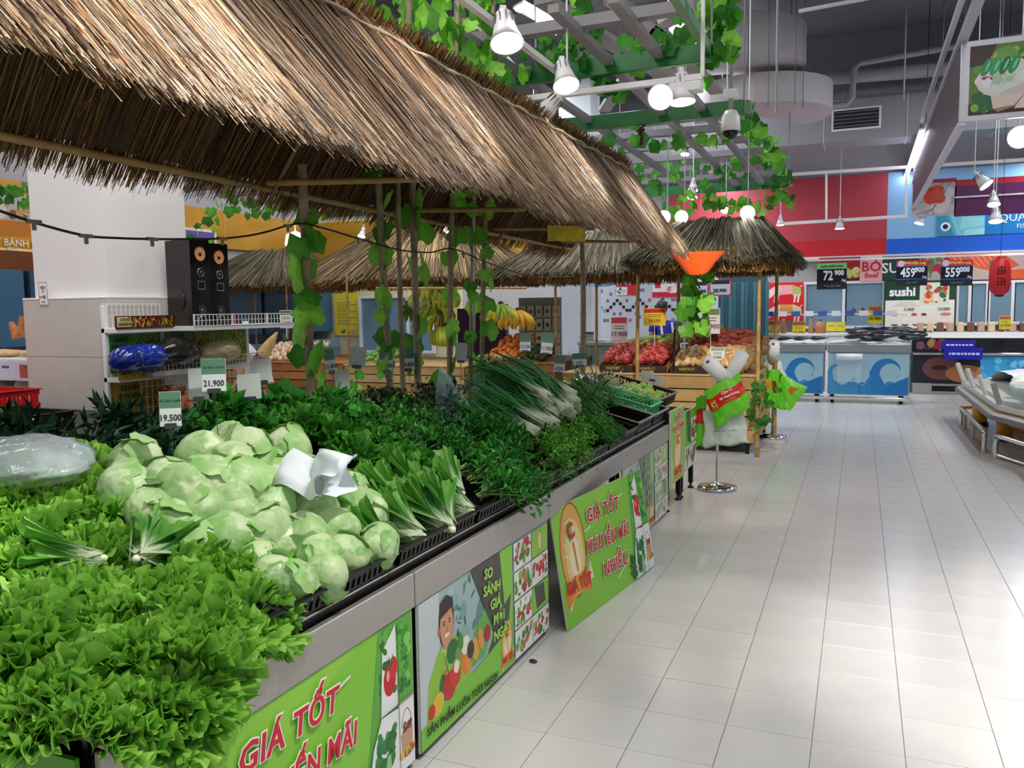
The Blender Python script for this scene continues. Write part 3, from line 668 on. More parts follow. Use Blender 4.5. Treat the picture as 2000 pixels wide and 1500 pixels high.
# above the roof ivy
for k, (px, lab) in enumerate(((713, 'leftmost'), (797, 'second from the left'), (898, 'third from the left'), (966, 'fourth from the left'))):
    b = ppt(px, -40); a = ppt(px+(2 if px < 850 else -2), 190)
    vine([a, a.lerp(b, .3)+Vector((.03, 0, 0)), a.lerp(b, .6)-Vector((.03, 0, 0)), b], [12, 15, 24, 18][k], .13, 'green ivy above the thatch on the '+lab+' of the four protruding poles', 50+k, spread=.09)
# rope light
rl = empty('rope_light', (-2.3, 2, 2), label='black cable festoon with small beige lamp sockets strung along the bamboo poles', cat='light string')
rp = [at(px, py, x=-2.31) for px, py in ((-60, 390), (0, 412), (75, 437), (165, 460), (230, 465), (300, 467), (370, 467), (430, 466), (480, 461), (520, 453), (560, 441), (592, 437), (640, 448), (700, 466), (780, 488), (840, 493), (885, 486), (950, 512), (1040, 540), (1120, 540))]
def smooth(ps, n=6):
    out = []
    for i in range(len(ps)-1):
        p0, p1, p2, p3 = ps[max(i-1, 0)], ps[i], ps[i+1], ps[min(i+2, len(ps)-1)]
        for k in range(n):
            t = k/n; out.append(.5*((2*p1)+(p2-p0)*t+(2*p0-5*p1+4*p2-p3)*t*t+(3*p1-p0-3*p2+p3)*t**3))
    return out+[ps[-1]]
off = Vector((-2.3, 2, 2))
MB().tube([p-off for p in smooth(rp)], .0045, 6).build('cable', M_black, rl)
M_sock = mat('lamp_socket_beige', '#8d8068', .5)
for px, py in ((66, 433), (168, 461), (297, 467), (434, 466), (562, 441), (700, 466), (905, 496)):
    p = at(px, py, x=-2.31)-off
    MB().cbox((0, 0, 0), (.012, .05, .012), ch=.002).cbox((0, 0, -.015), (.01, .012, .022), ch=.002).build('lamp_socket', M_sock, rl, loc=p)
# ------------------------------------------------------------------ trays and leafy produce
TS = .26                                     # trays slope down towards the aisle
def sz(x, y): return .705+TS*(XF(y)-x)
def crate(name, w, d, h, label, rim=.012, col=M_black, slots=True, floor_=True, mt2=None):
    """open perforated tray, local x = width, y = depth, origin at front lower left"""
    c = empty(name, label=label, cat='tray'); m = MB(); t = .006
    for (x0, y0, x1, y1) in ((0, 0, w, t), (0, d-t, w, d), (0, t, t, d-t), (w-t, t, w, d-t)):
        m.box(x0, y0, 0, x1, y1, h*.35).box(x0, y0, h*.75, x1, y1, h)
        L = max(x1-x0, y1-y0); n = max(4, int(L/.028)); ax = (x1-x0) > (y1-y0)
        for k in range(n):
            a = L*k/n; q = L*.5/n
            if ax: m.box(x0+a, y0, h*.35, x0+a+q, y1, h*.75)
            else: m.box(x0, y0+a, h*.35, x1, y0+a+q, h*.75)
    if floor_: m.box(t, t, 0, w-t, d-t, .004)
    m.build('tray_wall', col, c)
    r = MB()
    for (x0, y0, x1, y1) in ((-rim, -rim, w+rim, t), (-rim, d-t, w+rim, d+rim), (-rim, t, t, d-t), (w-t, t, w+rim, d-t)): r.box(x0, y0, h, x1, y1, h+.008, ch=.002)
    r.build('rim', mt2 or col, c); return c
tr0 = crate('produce_tray', .555, .40, .075, 'black perforated tray, front row, first from the near end')
KIDS.clear(); rows = []
ty = [1.13+.585*k for k in range(9)]
tilt = math.atan(TS)
def put_tray(o, y, back, sx=1.): 
    x = XF(y)-.035-(.43*cos(tilt) if back else 0)
    o.location = (x, y, sz(x, y)-.02); o.rotation_euler = Matrix.Rotation(-.018, 3, 'Z').to_4x4().to_3x3().to_euler()
    o.matrix_world = Matrix.Translation((x, y, sz(x, y)-.025)) @ Matrix.Rotation(RZ, 4, 'Z') @ Matrix.Rotation(tilt, 4, 'X')
put_tray(tr0, ty[0], 0)
for k, y in enumerate(ty):
    for b in (0, 1):
        if (k, b) == (0, 0): continue
        if k >= 7 : continue
        o = copy_tree(tr0, label='black perforated tray, %s row, %s from the near end' % ('back' if b else 'front', nth(k))); put_tray(o, y, b)

M_frill = vcol_mat('frilly_lettuce_leaf', .38, trans=.38, bump=.35, bscale=90, var=.12, vscale=30, spec=.35)
M_ice = vcol_mat('iceberg_leaf', .42, trans=.12, bump=.3, bscale=60, var=.08, vscale=22, spec=.4)
M_herb = vcol_mat('herb_leaf', .42, trans=.25, var=.15, vscale=20, spec=.35)
def mixc(a, b, t): return a*(1-t)+b*t
def frill_leaf(seed, L=.11, spread=1.35, amp=.015, dark='#2c7a20', light='#7cc62e', base='#dcebb0', nw=18, nt=170, nr=11, stem=.0, curl=.5):
    rg = np.random.default_rng(seed); th = np.linspace(-spread, spread, nt)[None]; r = np.linspace(.0, 1, nr)[:, None]**.85
    ph = rg.uniform(0, 6, 5); env = 1+.12*np.sin(th*3+ph[0])+.07*np.sin(th*7+ph[1])+.03*np.sin(th*nw*1.5+ph[4])*r**3+.02*np.sin(th*nw*3.1+ph[2])*r**4
    X = r*L*env*np.sin(th)*(.75+.3*r); Y = r*L*env*np.cos(th*.75)*(1.0)+stem*r
    w = r**2.2; fr = np.sin(th*nw+ph[2]+1.3*np.sin(th*5+ph[0])); f2 = np.sin(th*nw*2.3+ph[3]+.9*np.sin(th*9)); f3 = np.sin(th*nw*4.7+ph[1])
    z = amp*w*(fr+.5*f2*r**2+.22*f3*r**4)
    X = X+amp*.45*w*np.sin(th*nw*1.7+ph[0]); Y = Y+amp*.45*w*np.cos(th*nw*2.1+ph[1])
    V = np.stack([X, Y, z*np.ones_like(X)], -1).reshape(-1, 3)
    d, l, b = (np.array(h2l(c)) for c in (dark, light, base))
    t = np.clip(r**1.5+.15*np.sin(th*nw+ph[2]), 0, 1)*np.ones_like(th)
    C = mixc(b, d, np.clip(t*2.2, 0, 1)[..., None]); C = mixc(C, l, np.clip((t-.45)*1.9, 0, 1)[..., None])
    rib = np.exp(-(th/.06)**2)*(1-r)**.6; C = mixc(C, b, np.clip(rib, 0, .85)[..., None])
    i = np.arange(nr-1)[:, None]*nt+np.arange(nt-1)[None]; F = np.stack([i, i+1, i+nt+1, i+nt], -1).reshape(-1, 4)
    return np_mesh('leaf', V, F, M_frill, C.reshape(-1, 3))
def leaf_head(name, leaves, n, label, cat, group=None, up=.5, size=1., seed=0, stemz=.0):
    h = empty(name, label=label, cat=cat, group=group); rg = random.Random(seed)
    for k in range(n):
        f = k/max(1, n-1); a = k*2.399+rg.uniform(-.25, .25); tl = radians(78-60*f**.8)+rg.uniform(-.12, .12)     # angle from horizontal
        tl = radians(12)+f*radians(68)*up*1.6 if up else tl; tl = min(tl, radians(86))
        M = Matrix.Rotation(a, 4, 'Z') @ Matrix.Translation((0, .006+.012*(1-f), 0)) @ Matrix.Rotation(tl+rg.uniform(-.1, .1), 4, 'X') @ Matrix.Scale(size*(.8+.3*(1-f))*rg.uniform(.9, 1.1), 4)
        o = obj('leaf', leaves[rg.randrange(len(leaves))], h); o.matrix_local = M
    return h
FR = [frill_leaf(i, dark='#458f30', light=['#98d254', '#86c446', '#a8dc62'][i % 3]) for i in range(6)]
FRD = [frill_leaf(20+i, L=.12, nt=110, nw=17, dark='#2a6e24', light=['#58a838', '#449630'][i % 2], base='#9cc880') for i in range(3)]
ROM = [frill_leaf(40+i, L=.19, spread=.8, amp=.012, nw=15, dark='#4f9a3c', light='#6fb045', base='#e6f0d2', stem=.02, curl=.22, nt=70, nr=14) for i in range(4)]
heads = [leaf_head('frilly_lettuce', FR, 19, 'x', 'lettuce', seed=s, up=.55) for s in range(3)]
def pos_on(px, py, lift=.0):
    """point of the heap surface seen at this pixel"""
    v = ray(px, py); p = Vector((-1.6, 2, .8)); n = Vector((-.31, 0, -1)) ; n = Vector((.31, -.0056, 1)); q = Vector((XF(2), 2, .74+lift))
    t = (q-CAMP).dot(n)/v.dot(n); return CAMP+v*t
LABN = {}
used = set()
def place(protos, pts, label, group, lift=0., tiltx=.3, sc=(1, 1), seed=0, names=None, zoff=0., face=True):
    rg = random.Random(seed); rows_ = sorted(pts, key=lambda p: p[1]); out = []
    for k, (px, py) in enumerate(pts):
        p = pos_on(px, py, lift); i = rg.randrange(len(protos)); o = protos[i]
        rot = (rg.uniform(-tiltx, tiltx)-.0, .25+rg.uniform(-tiltx, tiltx), rg.uniform(0, 6.28)) if face else (rg.uniform(-tiltx, tiltx), rg.uniform(-tiltx, tiltx), rg.uniform(0, 6.28))
        lab = names[k] if names else label % rowcol(pts, k)
        loc = (p.x, p.y, p.z+zoff)
        if i not in used_p.setdefault(id(protos), set()):
            used_p[id(protos)].add(i); o.location = loc; o.rotation_euler = rot; s = rg.uniform(*sc); o.scale = (s, s, s); o['label'] = lab; o['group'] = group
        else: o = copy_tree(o, loc=loc, rot=rot, sc=rg.uniform(*sc), label=lab, group=group)
        out.append(o)
    return out
used_p = {}
def rowcol(pts, k):
    """words for the place of item k: row from the bottom of the heap, then place in the row"""
    ys = sorted(set(round(p[1]/55) for p in pts), reverse=True); r = ys.index(round(pts[k][1]/55))
    row = sorted([p for p in pts if round(p[1]/55) == round(pts[k][1]/55)]); c = row.index(pts[k])
    return '%s row up, %s from left' % (nth(r), nth(c))
fp = []
rg = random.Random(5)
for r_, (y, xs) in enumerate([(1445, (90, 190)), (1400, (50, 150, 250, 320)), (1335, (40, 150, 262, 370)), (1270, (-10, 100, 215, 325, 415)), (1212, (30, 150, 265, 372, 470)), (1155, (-20, 90, 205, 320, 425, 515)), (1100, (30, 150, 262, 372, 455)),
      (1050, (-20, 90, 195, 300, 405)), (1005, (30, 120, 215, 300)), (965, (-10, 80, 165))]):
    for x in xs: fp.append((x+rg.uniform(-18, 18), y+rg.uniform(-14, 14)))
place(heads, fp, 'frilly green lettuce in the near heap, %s', 'frilly lettuces heaped at the near end', lift=-.055, tiltx=.55, sc=(1.0, 1.25), seed=3)
# added hidden filler so the heap is not hollow; shade put into its colour
M_fill = mat('shaded_filler', '#173a12', .9, var=.4, scale=60, bump=.6, bscale=80)
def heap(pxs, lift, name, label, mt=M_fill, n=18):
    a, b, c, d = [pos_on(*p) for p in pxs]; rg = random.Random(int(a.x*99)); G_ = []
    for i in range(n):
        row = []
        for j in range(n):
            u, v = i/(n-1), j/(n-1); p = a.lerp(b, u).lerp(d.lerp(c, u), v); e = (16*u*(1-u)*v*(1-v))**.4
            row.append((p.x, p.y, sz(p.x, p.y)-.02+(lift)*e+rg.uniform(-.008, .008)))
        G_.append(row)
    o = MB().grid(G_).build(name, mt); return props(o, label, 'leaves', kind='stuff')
# --- icebergs
def iceberg(seed, R_=.078, nt=72, npz=44):
    rg = np.random.default_rng(seed); ph = np.linspace(0, 2*pi, nt, endpoint=False)[None]; th = np.linspace(0, pi, npz)[:, None]
    D = np.stack([np.sin(th)*np.cos(ph), np.sin(th)*np.sin(ph), np.cos(th)*np.ones_like(ph)], -1)
    r = np.ones(D.shape[:2]); t = np.zeros(D.shape[:2]); vein = np.zeros(D.shape[:2])
    for k in range(9):
        d = rg.normal(size=3); d[2] = d[2]*.6+.1; d /= np.linalg.norm(d); e = rg.normal(size=3); e -= e@d*d; e /= np.linalg.norm(e); f = np.cross(d, e)
        c = D@d; ang = np.arccos(np.clip(c, -1, 1)); az = np.arctan2(D@f, D@e)
        lim = rg.uniform(.75, 1.15)+.10*np.sin(az*5+k)+.05*np.sin(az*11+2*k)
        ins = 1/(1+np.exp(-(lim-ang)*26)); r = r*(1-ins)+(r*.985+.018+.008*k*.3)*ins+ins*.0
        edge = np.exp(-((ang-lim)/.05)**2); r += .018*edge
        bp = ang*np.sin(az)+.0; v = np.abs(np.sin(az*rg.integers(4, 7)+1.1*np.sin(ang*7+az*2)+.8*np.sin(az*3+k)+.5*np.sin(D[..., 0]*17+D[..., 1]*13)))**9*np.clip(ang*1.5, 0, 1)*(.5+.5*np.sin(az*2+k*2))
        vein = vein*(1-ins)+v*ins; tt = rg.uniform(0, 1); t = t*(1-ins)+(tt*.6+.4*np.clip(ang/lim, 0, 1)+.25*edge)*ins
    r += .016*vein+.03*np.sin(D[..., 0]*3+seed)+.025*np.sin(D[..., 1]*4+seed*2)+.008*np.sin(D[..., 0]*13+D[..., 2]*9+seed)*np.sin(D[..., 1]*11+D[..., 2]*7)
    V = D*r[..., None]*R_*np.array([1, 1, .92])
    pale, mid, drk = (np.array(h2l(c)) for c in ('#dcebc2', '#a4cd84', '#62a04c'))
    C = mixc(pale, mid, np.clip(t, 0, 1)[..., None]); C = mixc(C, drk, np.clip(t-.55, 0, .6)[..., None]); C = mixc(C, np.array(h2l('#e9f2d8')), np.clip(vein*.55, 0, 1)[..., None])
    i = np.arange(npz-1)[:, None]*nt+np.arange(nt)[None]; j = np.arange(npz-1)[:, None]*nt+(np.arange(nt)[None]+1) % nt
    F = np.stack([i, i+nt, j+nt, j], -1).reshape(-1, 4); return np_mesh('head', V.reshape(-1, 3), F, M_ice, C.reshape(-1, 3))
def cap_leaf(seed, R_=.081, span=.95):
    rg = np.random.default_rng(seed); nt, nr = 44, 10; ph = np.linspace(0, 2*pi, nt, endpoint=False)[None]; q = np.linspace(0.02, 1, nr)[:, None]
    lim = span*(1+.15*np.sin(ph*2+seed)+.08*np.sin(ph*5)+.06*np.sin(ph*9+1)); a = q*lim
    rr = R_*(1.0+.04*q+.16*q**6*(np.sin(ph*2+seed)*.5+.5)+.02*q**4*np.sin(ph*17+seed)+.012*np.sin(ph*5+q*4+seed)*q)
    V = np.stack([rr*np.sin(a)*np.cos(ph), rr*np.sin(a)*np.sin(ph), rr*np.cos(a)*.95], -1)
    vein = np.abs(np.sin(ph*2.5+1.3*np.sin(q*3+ph*2)+seed))**14; C = mixc(np.array(h2l('#b4d894')), np.array(h2l('#82bf62')), np.clip(q**1.5*(.8+.3*np.sin(ph*3+seed)), 0, 1)[..., None]); C = mixc(C, np.array(h2l('#dcebc4')), (vein*.5*(1-q*.6))[..., None])
    i = np.arange(nr-1)[:, None]*nt+np.arange(nt)[None]; j = np.arange(nr-1)[:, None]*nt+(np.arange(nt)[None]+1) % nt
    return np_mesh('outer_leaf', V.reshape(-1, 3), np.stack([i, i+nt, j+nt, j], -1).reshape(-1, 4), M_ice, C.reshape(-1, 3))
ICE = [iceberg(s) for s in range(6)]; CAPS = [cap_leaf(s, span=[.8, 1.1, .95, .7][s]) for s in range(4)]
ice = []
for s in range(6):
    e = empty('iceberg_lettuce', label='x', cat='lettuce'); obj('head', ICE[s], e)
    for k in range(2): obj('outer_leaf', CAPS[(s+k) % 4], e, rot=(R.uniform(.3, 2.4), R.uniform(-1, 1), R.uniform(0, 6)))
    ice.append(e)
ip = [(265, 905), (330, 945), (255, 960), (395, 890), (455, 870), (410, 945), (520, 915), (560, 880), (455, 905), (470, 950), (330, 1035), (395, 1010), (445, 975), (560, 955), (530, 1000), (615, 1005), (590, 940), (680, 965),
      (300, 1000), (440, 1050), (520, 1040), (460, 1010), (680, 1065), (600, 1050), (570, 1085), (520, 1120), (545, 1150), (635, 1115), (585, 1165), (690, 1110), (655, 1040), (740, 1060), (750, 1095), (700, 1010), (620, 1085), (490, 1085), (650, 1150), (372, 1060), (480, 885), (360, 965)]
for i, (x, y) in enumerate(ip):
    pass
def heapz(px, py): return .06+.11*math.exp(-((px-430)/190)**2-((py-930)/75)**2)
rg = random.Random(8)
for k, (px, py) in enumerate(ip):
    h_ = heapz(px, py); p = pos_on(px, py, h_-.02); s = rg.uniform(1.0, 1.25) if py < 1060 else rg.uniform(.82, 1.0)
    if py > 1060: py -= 24; px -= 14; p = pos_on(px, py, h_-.035)
    lab = 'pale iceberg lettuce, '+rowcol(ip, k); rot = (rg.uniform(0, 6), rg.uniform(0, 6), rg.uniform(0, 6))
    if k < 6: o = ice[k]; o.location = p; o.rotation_euler = rot; o.scale = (s, s, s*.95); o['label'] = lab; o['group'] = 'iceberg lettuces'
    else: copy_tree(ice[k % 6], loc=p, rot=rot, sc=(s, s*rg.uniform(.9, 1.05), s*.95), label=lab, group='iceberg lettuces')
heap([(230, 1000), (520, 1120), (700, 1040), (450, 880)], .05, 'heap_filler', 'dark filler sheet added under the iceberg lettuces')
heap([(-60, 1330), (300, 1280), (470, 1100), (-80, 950)], .02, 'heap_filler', 'dark filler sheet added under the frilly lettuces')

# --- scattered small-leaf greens
def sprig(seed, n, shape, cols, L=.16, ls=.02, lw=.4, stems=24, spread=.05, whitebase=True, top=True, droop=.3, nm='leaves'):
    """a bunch: stems from the origin along +y fanning out, leaves toward the tips"""
    rg = np.random.default_rng(seed); pal = np.array([h2l(c) for c in cols]); tips = []
    SP, SW, SD, SC_ = [], [], [], []
    for k in range(stems):
        d = np.array([rg.normal(0, .33), 1, rg.normal(0, .33)]); d /= np.linalg.norm(d); l = L*rg.uniform(.75, 1.1)
        q = np.linspace(0, 1, 5)[:, None]; base = np.array([rg.normal(0, .008), 0, rg.normal(0, .008)])
        P = base+d*q*l; P[:, 2] -= droop*l*q[:, 0]**2*.5; SP.append(P); SD.append(np.cross(d, rg.normal(size=3))); tips.append(P)
    SP = np.array(SP); SD = np.array(SD); SD /= np.linalg.norm(SD, axis=1)[:, None]
    sc = np.tile(np.array(h2l('#a8c77a' if whitebase else cols[0])), (stems, 1)); SV, SF, SCc = ribbons(SP, np.full(stems, .0035), SD, sc, rg)
    c = []; V = []; F = []; 
    for k in range(n):
        P = tips[rg.integers(0, stems)]; t = rg.uniform(.3, 1)**.7; i = min(int(t*4), 3); p = P[i]*(1-(t*4-i))+P[i+1]*(t*4-i)+rg.normal(0, spread*.35, 3)
        d = rg.normal(size=3)+np.array([0, .8, .5]); d /= np.linalg.norm(d); s_ = np.cross(d, rg.normal(size=3)); s_ /= np.linalg.norm(s_); nn = np.cross(s_, d); l = ls*rg.uniform(.6, 1.3)
        b = len(V); V += [p, p+d*l*.45+s_*l*lw*.5+nn*l*.12, p+d*l+nn*(-l*.15), p+d*l*.45-s_*l*lw*.5+nn*l*.12]
        if shape == 'round': V[-2] = p+d*l*.9
        col = pal[rg.integers(0, len(pal))]*rg.uniform(.75, 1.25); c += [col*.85, col, col*1.1, col]
        F += [(b, b+1, b+2, b+3)]
    V = np.array(V); F = np.array(F)
    T_ = np.concatenate([F[:, [0, 1, 2]], F[:, [0, 2, 3]]]); return np_mesh(nm, V, T_, M_herb, np.clip(np.array(c), 0, 1), False), np_mesh('stems', SV, SF, M_herb, SCc, False)
def bunch_proto(name, cat, seeds, **kw):
    out = []
    for s in seeds:
        lv, st = sprig(s, **kw); e = empty(name, label='x', cat=cat); obj('leaves', lv, e); obj('stems', st, e); out.append(e)
    return out
def scatter(protos, box, nx, ny, label, group, seed, lift=0., aim=-pi/2, jit=.5, sc=(.9, 1.2), tilt=(.1, .9)):
    """box: four pixels TL TR BR BL; bunches in an nx by ny net, tips toward aim"""
    rg = random.Random(seed); k = 0
    for i in range(nx):
        for j in range(ny):
            u, v = (i+.5+rg.uniform(-.3, .3))/nx, (j+.5+rg.uniform(-.3, .3))/ny
            px = (box[0][0]*(1-u)+box[1][0]*u)*(1-v)+(box[3][0]*(1-u)+box[2][0]*u)*v; py = (box[0][1]*(1-u)+box[1][1]*u)*(1-v)+(box[3][1]*(1-u)+box[2][1]*u)*v
            p = pos_on(px, py, lift-.03); rot = (rg.uniform(*tilt), rg.uniform(-.4, .4), aim+rg.uniform(-jit, jit)); s = rg.uniform(*sc)
            lab = label+', %s row from aisle, %s from near end' % (nth(ny-1-j), nth(i)); o = protos[k % len(protos)]
            if k < len(protos): o.location = p; o.rotation_euler = rot; o.scale = (s, s, s); o['label'] = lab; o['group'] = group
            else: copy_tree(o, loc=p, rot=rot, sc=s, label=lab, group=group)
            k += 1
DG = ['#2a7a2c', '#3a8e34', '#215f26', '#4fa03c', '#184a20']; MG = ['#2f8a2a', '#44a034', '#237424', '#5fb53c']; BG = ['#58a832', '#74bf3c', '#3d8e2a', '#8fce50', '#2f7a26']
# kangkong: long dark leaves at the back left
kk = bunch_proto('water_spinach_bunch', 'greens', range(60, 63), n=80, shape='long', cols=['#183f22', '#205030', '#0f3018', '#2c6238', '#3b7048'], L=.2, ls=.085, lw=.24, stems=12, spread=.06, whitebase=False)
scatter(kk, [(-30, 850), (400, 835), (420, 905), (-30, 925)], 8, 3, 'dark bunch of long-leaved water spinach', 'water spinach bunches', 1, lift=.02, aim=.2, jit=2.6, sc=(.7, .95), tilt=(-.1, .5))
# herb sorts
mint = bunch_proto('mint_bunch', 'herbs', range(70, 73), n=260, shape='round', cols=DG, L=.15, ls=.026, lw=.6, stems=20, spread=.05)
scatter(mint, [(620, 815), (860, 800), (960, 900), (720, 905)], 6, 4, 'dark green mint bunch', 'dark mint bunches in the middle', 2, lift=.03, aim=-pi/2, jit=1.2)
scatter(bunch_proto('broadleaf_greens_bunch', 'greens', range(75, 77), n=90, shape='round', cols=['#2a7a28', '#3b8f30', '#1f6422', '#4fa03a'], L=.14, ls=.06, lw=.8, stems=10, spread=.05), [(350, 825), (640, 800), (660, 835), (420, 850)], 6, 2, 'broad-leaved green bunch behind the iceberg lettuces', 'broad-leaved greens at the back', 12, lift=.08, aim=.4, jit=2.5)
basil = bunch_proto('basil_bunch', 'herbs', range(80, 83), n=240, shape='long', cols=DG[:4]+MG[:1], L=.16, ls=.034, lw=.36, stems=18, spread=.05)
scatter(basil, [(850, 880), (960, 840), (1010, 950), (930, 985)], 4, 4, 'dark long-leaved herb bunch above the tray edge', 'dark herb bunches above the tray edge', 3, lift=.045, aim=-pi/2, jit=.8, sc=(1., 1.25))
cil = bunch_proto('coriander_bunch', 'herbs', range(90, 93), n=420, shape='round', cols=BG, L=.15, ls=.017, lw=.8, stems=22, spread=.06)
scatter(cil, [(1010, 850), (1100, 800), (1180, 845), (1060, 930)], 5, 3, 'bright green coriander bunch', 'bright coriander bunches', 4, lift=.03, aim=-pi/2-.3, jit=.7)
scatter(bunch_proto('dill_bunch', 'herbs', range(96, 98), n=500, shape='long', cols=['#3f8a2c', '#2c7426', '#54a036'], L=.18, ls=.03, lw=.1, stems=22, spread=.05), [(905, 725), (985, 760), (1040, 830), (930, 840)], 4, 4, 'feathery green herb bunch under the spring onions', 'feathery herbs under the spring onions', 5, lift=.04, aim=-.9, jit=.9)
scatter(bunch_proto('amaranth_bunch', 'greens', range(100, 102), n=150, shape='round', cols=['#26401f', '#3a2a22', '#2f5a28', '#4a3026', '#1d4a20'], L=.14, ls=.03, lw=.7, stems=14, spread=.05), [(640, 790), (830, 785), (850, 830), (700, 835)], 5, 2, 'dark reddish-green leafy bunch at the back', 'reddish-green bunches at the back', 6, lift=.02, aim=1, jit=3)
# medium green curly heads in the middle
mid = [leaf_head('curly_mustard_green', FRD, 12, 'x', 'greens', seed=60+s, up=.55) for s in range(2)]
mp = [(460, 845), (520, 838), (580, 850), (545, 815), (610, 838), (650, 868), (690, 858), (700, 905), (640, 820), (735, 880), (760, 925), (700, 835), (770, 870)]
place(mid, mp, 'dark curly leafy green, %s', 'dark curly greens behind the icebergs', lift=.01, tiltx=.5, sc=(.95, 1.2), seed=9)
# cos lettuces lying with white ribs toward the aisle
cos_ = []
for s in range(3):
    h = empty('cos_lettuce', label='x', cat='lettuce')
    for k in range(9):
        a = (k*2.4) % 6.28; M = Matrix.Rotation(a, 4, 'Y') @ Matrix.Translation((0, 0, .008+.002*k)) @ Matrix.Rotation(.10+.05*k*.4, 4, 'X')
        o = obj('leaf', ROM[(k+s) % 4], h); o.matrix_local = M
    MB().ball((0, .006, 0), .014, 10, 6, sc=(1, 1.1, .9)).build('base', mat('pale_stem_%d' % s, '#e3ecd2', .5), h); cos_.append(h)
cp = [((745, 1045), -2.3), ((775, 1080), -2.6), ((830, 1050), -2.1), ((800, 1020), -2.5), ((885, 1035), -1.9), ((865, 1010), -2.2), ((925, 1000), -2.0), ((830, 985), -2.3), ((770, 985), -2.6), ((905, 965), -2.), ((845, 945), -2.2)]
for k, ((px, py), a) in enumerate(cp):
    p = pos_on(px, py, .015); lab = 'cos lettuce with white ribs, '+rowcol([c[0] for c in cp], k); rot = (-.25, 0, a+pi+.5+R.uniform(-.35, .35)); rot = (.35, R.uniform(-.4, .4), pi/2+R.uniform(-.4, .5)); s = R.uniform(.85, 1.05)
    if k < 3: o = cos_[k]; o.location = p; o.rotation_euler = rot; o.scale = (s, s, s); o['label'] = lab; o['group'] = 'cos lettuces'
    else: copy_tree(cos_[k % 3], loc=p, rot=rot, sc=s, label=lab, group='cos lettuces')
# two pale cos lettuces lying on the frilly heap
for k, (px, py, rz, lab) in enumerate(((205, 1090, 2.2, 'pale cos lettuce lying on the frilly heap, white stem end toward the icebergs'), (265, 1092, .4, 'pale cos lettuce half sunk in the frilly heap, stem end toward the left'))):
    copy_tree(cos_[k], loc=pos_on(px, py, .07), rot=(-.1, .3, rz), sc=.8, label=lab, group='cos lettuces on the frilly heap')

# --- spring onions, leeks, chives, beans: long strands
def strands(name, n, L, w, c0, c1, seed, fan=.1, bend=.1, white=.2, label='x', cat='vegetable', thick=1.):
    rg = np.random.default_rng(seed); k = 9; q = np.linspace(0, 1, k); m = MB(); C = []
    a, b, wh = (np.array(h2l(x)) for x in (c0, c1, '#e9efdc'))
    for i in range(n):
        d = rg.normal(0, fan, 2); l = L*rg.uniform(.8, 1.1); o = rg.normal(0, .012*thick, 2); be = rg.normal(0, bend, 2); r_ = w*rg.uniform(.7, 1.2)
        pts = [(o[0]+d[0]*t*l+be[0]*l*t*t, t*l, o[1]+d[1]*t*l*.6+be[1]*l*t*t*.5-.05*l*t**3) for t in q]
        v0 = len(m.v); m.tube(pts, [r_*(1.25-.35*t if white else 1.)*(1 if t < .85 else .45) for t in q], 5, caps=False)
        g = a*(1-rg.random())+b*rg.random(); g = np.clip(a+(b-a)*rg.random(), 0, 1)
        for t in q: C += [mixc(wh, g, min(1, max(0, (t-white)/.25+.2)) if white else 1)]*5
    return np_mesh(name, np.array(m.v), np.array([f for f in m.f]), M_herb, np.array(C))
def longbunch(name, cat, mesh, tie=None):
    e = empty(name, label='x', cat=cat); obj('stalks', mesh, e)
    if tie: MB().tube([(.03*cos(t), tie, .02*sin(t)) for t in (2*pi*k/12 for k in range(13))], .003, 5).build('tie', mat('tie_'+name, '#3f7a3a', .5), e)
    return e
so = [longbunch('spring_onion_bunch', 'spring onion', strands('stalks', 20, .52, .0085, '#2a6a3a', '#4f9a58', s, .09, .1, .17), .1) for s in range(3)]
# white root ends down toward the aisle/right, green tops up to the back left
def long_put(protos, spots, label, group, first=True):
    for k, (tip, root, lift, s) in enumerate(spots):
        A = pos_on(*root, lift+.035); B = pos_on(*tip, lift+.1); d = (B-A).normalized(); L = (B-A).length
        rot = d.to_track_quat('Y', 'Z').to_euler(); lab = label+', '+nth(k)+' from the near end'
        sc = s
        o = protos[k % len(protos)]
        if k < len(protos): o.location = A; o.rotation_euler = rot; o.scale = (sc,)*3; o['label'] = lab; o['group'] = group
        else: copy_tree(o, loc=A, rot=rot, sc=sc, label=lab, group=group)
long_put(so, [((905, 790), (1010, 850), .03, .8), ((925, 770), (1050, 848), .04, .9), ((920, 745), (1065, 828), .07, .95), ((935, 725), (1085, 832), .08, 1.), ((945, 712), (1098, 812), .10, 1.05), ((955, 700), (1090, 795), .13, 1.05), ((975, 696), (1110, 805), .14, 1.1), ((990, 694), (1128, 792), .13, 1.1), ((1005, 705), (1122, 775), .12, 1.1), ((965, 715), (1075, 780), .15, 1.), ((985, 725), (1120, 815), .09, 1.), ((1010, 720), (1130, 800), .1, 1.)],
         'spring onion bunch with white root ends toward the aisle', 'spring onion bunches')
ch = [longbunch('garlic_chive_bunch', 'chives', strands('stalks', 34, .42, .0026, '#2f7a3a', '#62ac5c', 20+s, .07, .06, .0)) for s in range(2)]
long_put(ch, [((1090, 775), (1185, 858), .01, 1.), ((1105, 770), (1200, 855), .02, 1.), ((1120, 775), (1215, 850), .02, 1.), ((1110, 785), (1195, 865), .02, 1.), ((1130, 785), (1222, 845), .01, 1.)], 'dark garlic chive bunch', 'garlic chive bunches')
bn = [longbunch('long_bean_bundle', 'beans', strands('beans', 26, .3, .0045, '#3f7a3a', '#6da858', 30+s, .35, .45, .0, thick=2)) for s in range(2)]
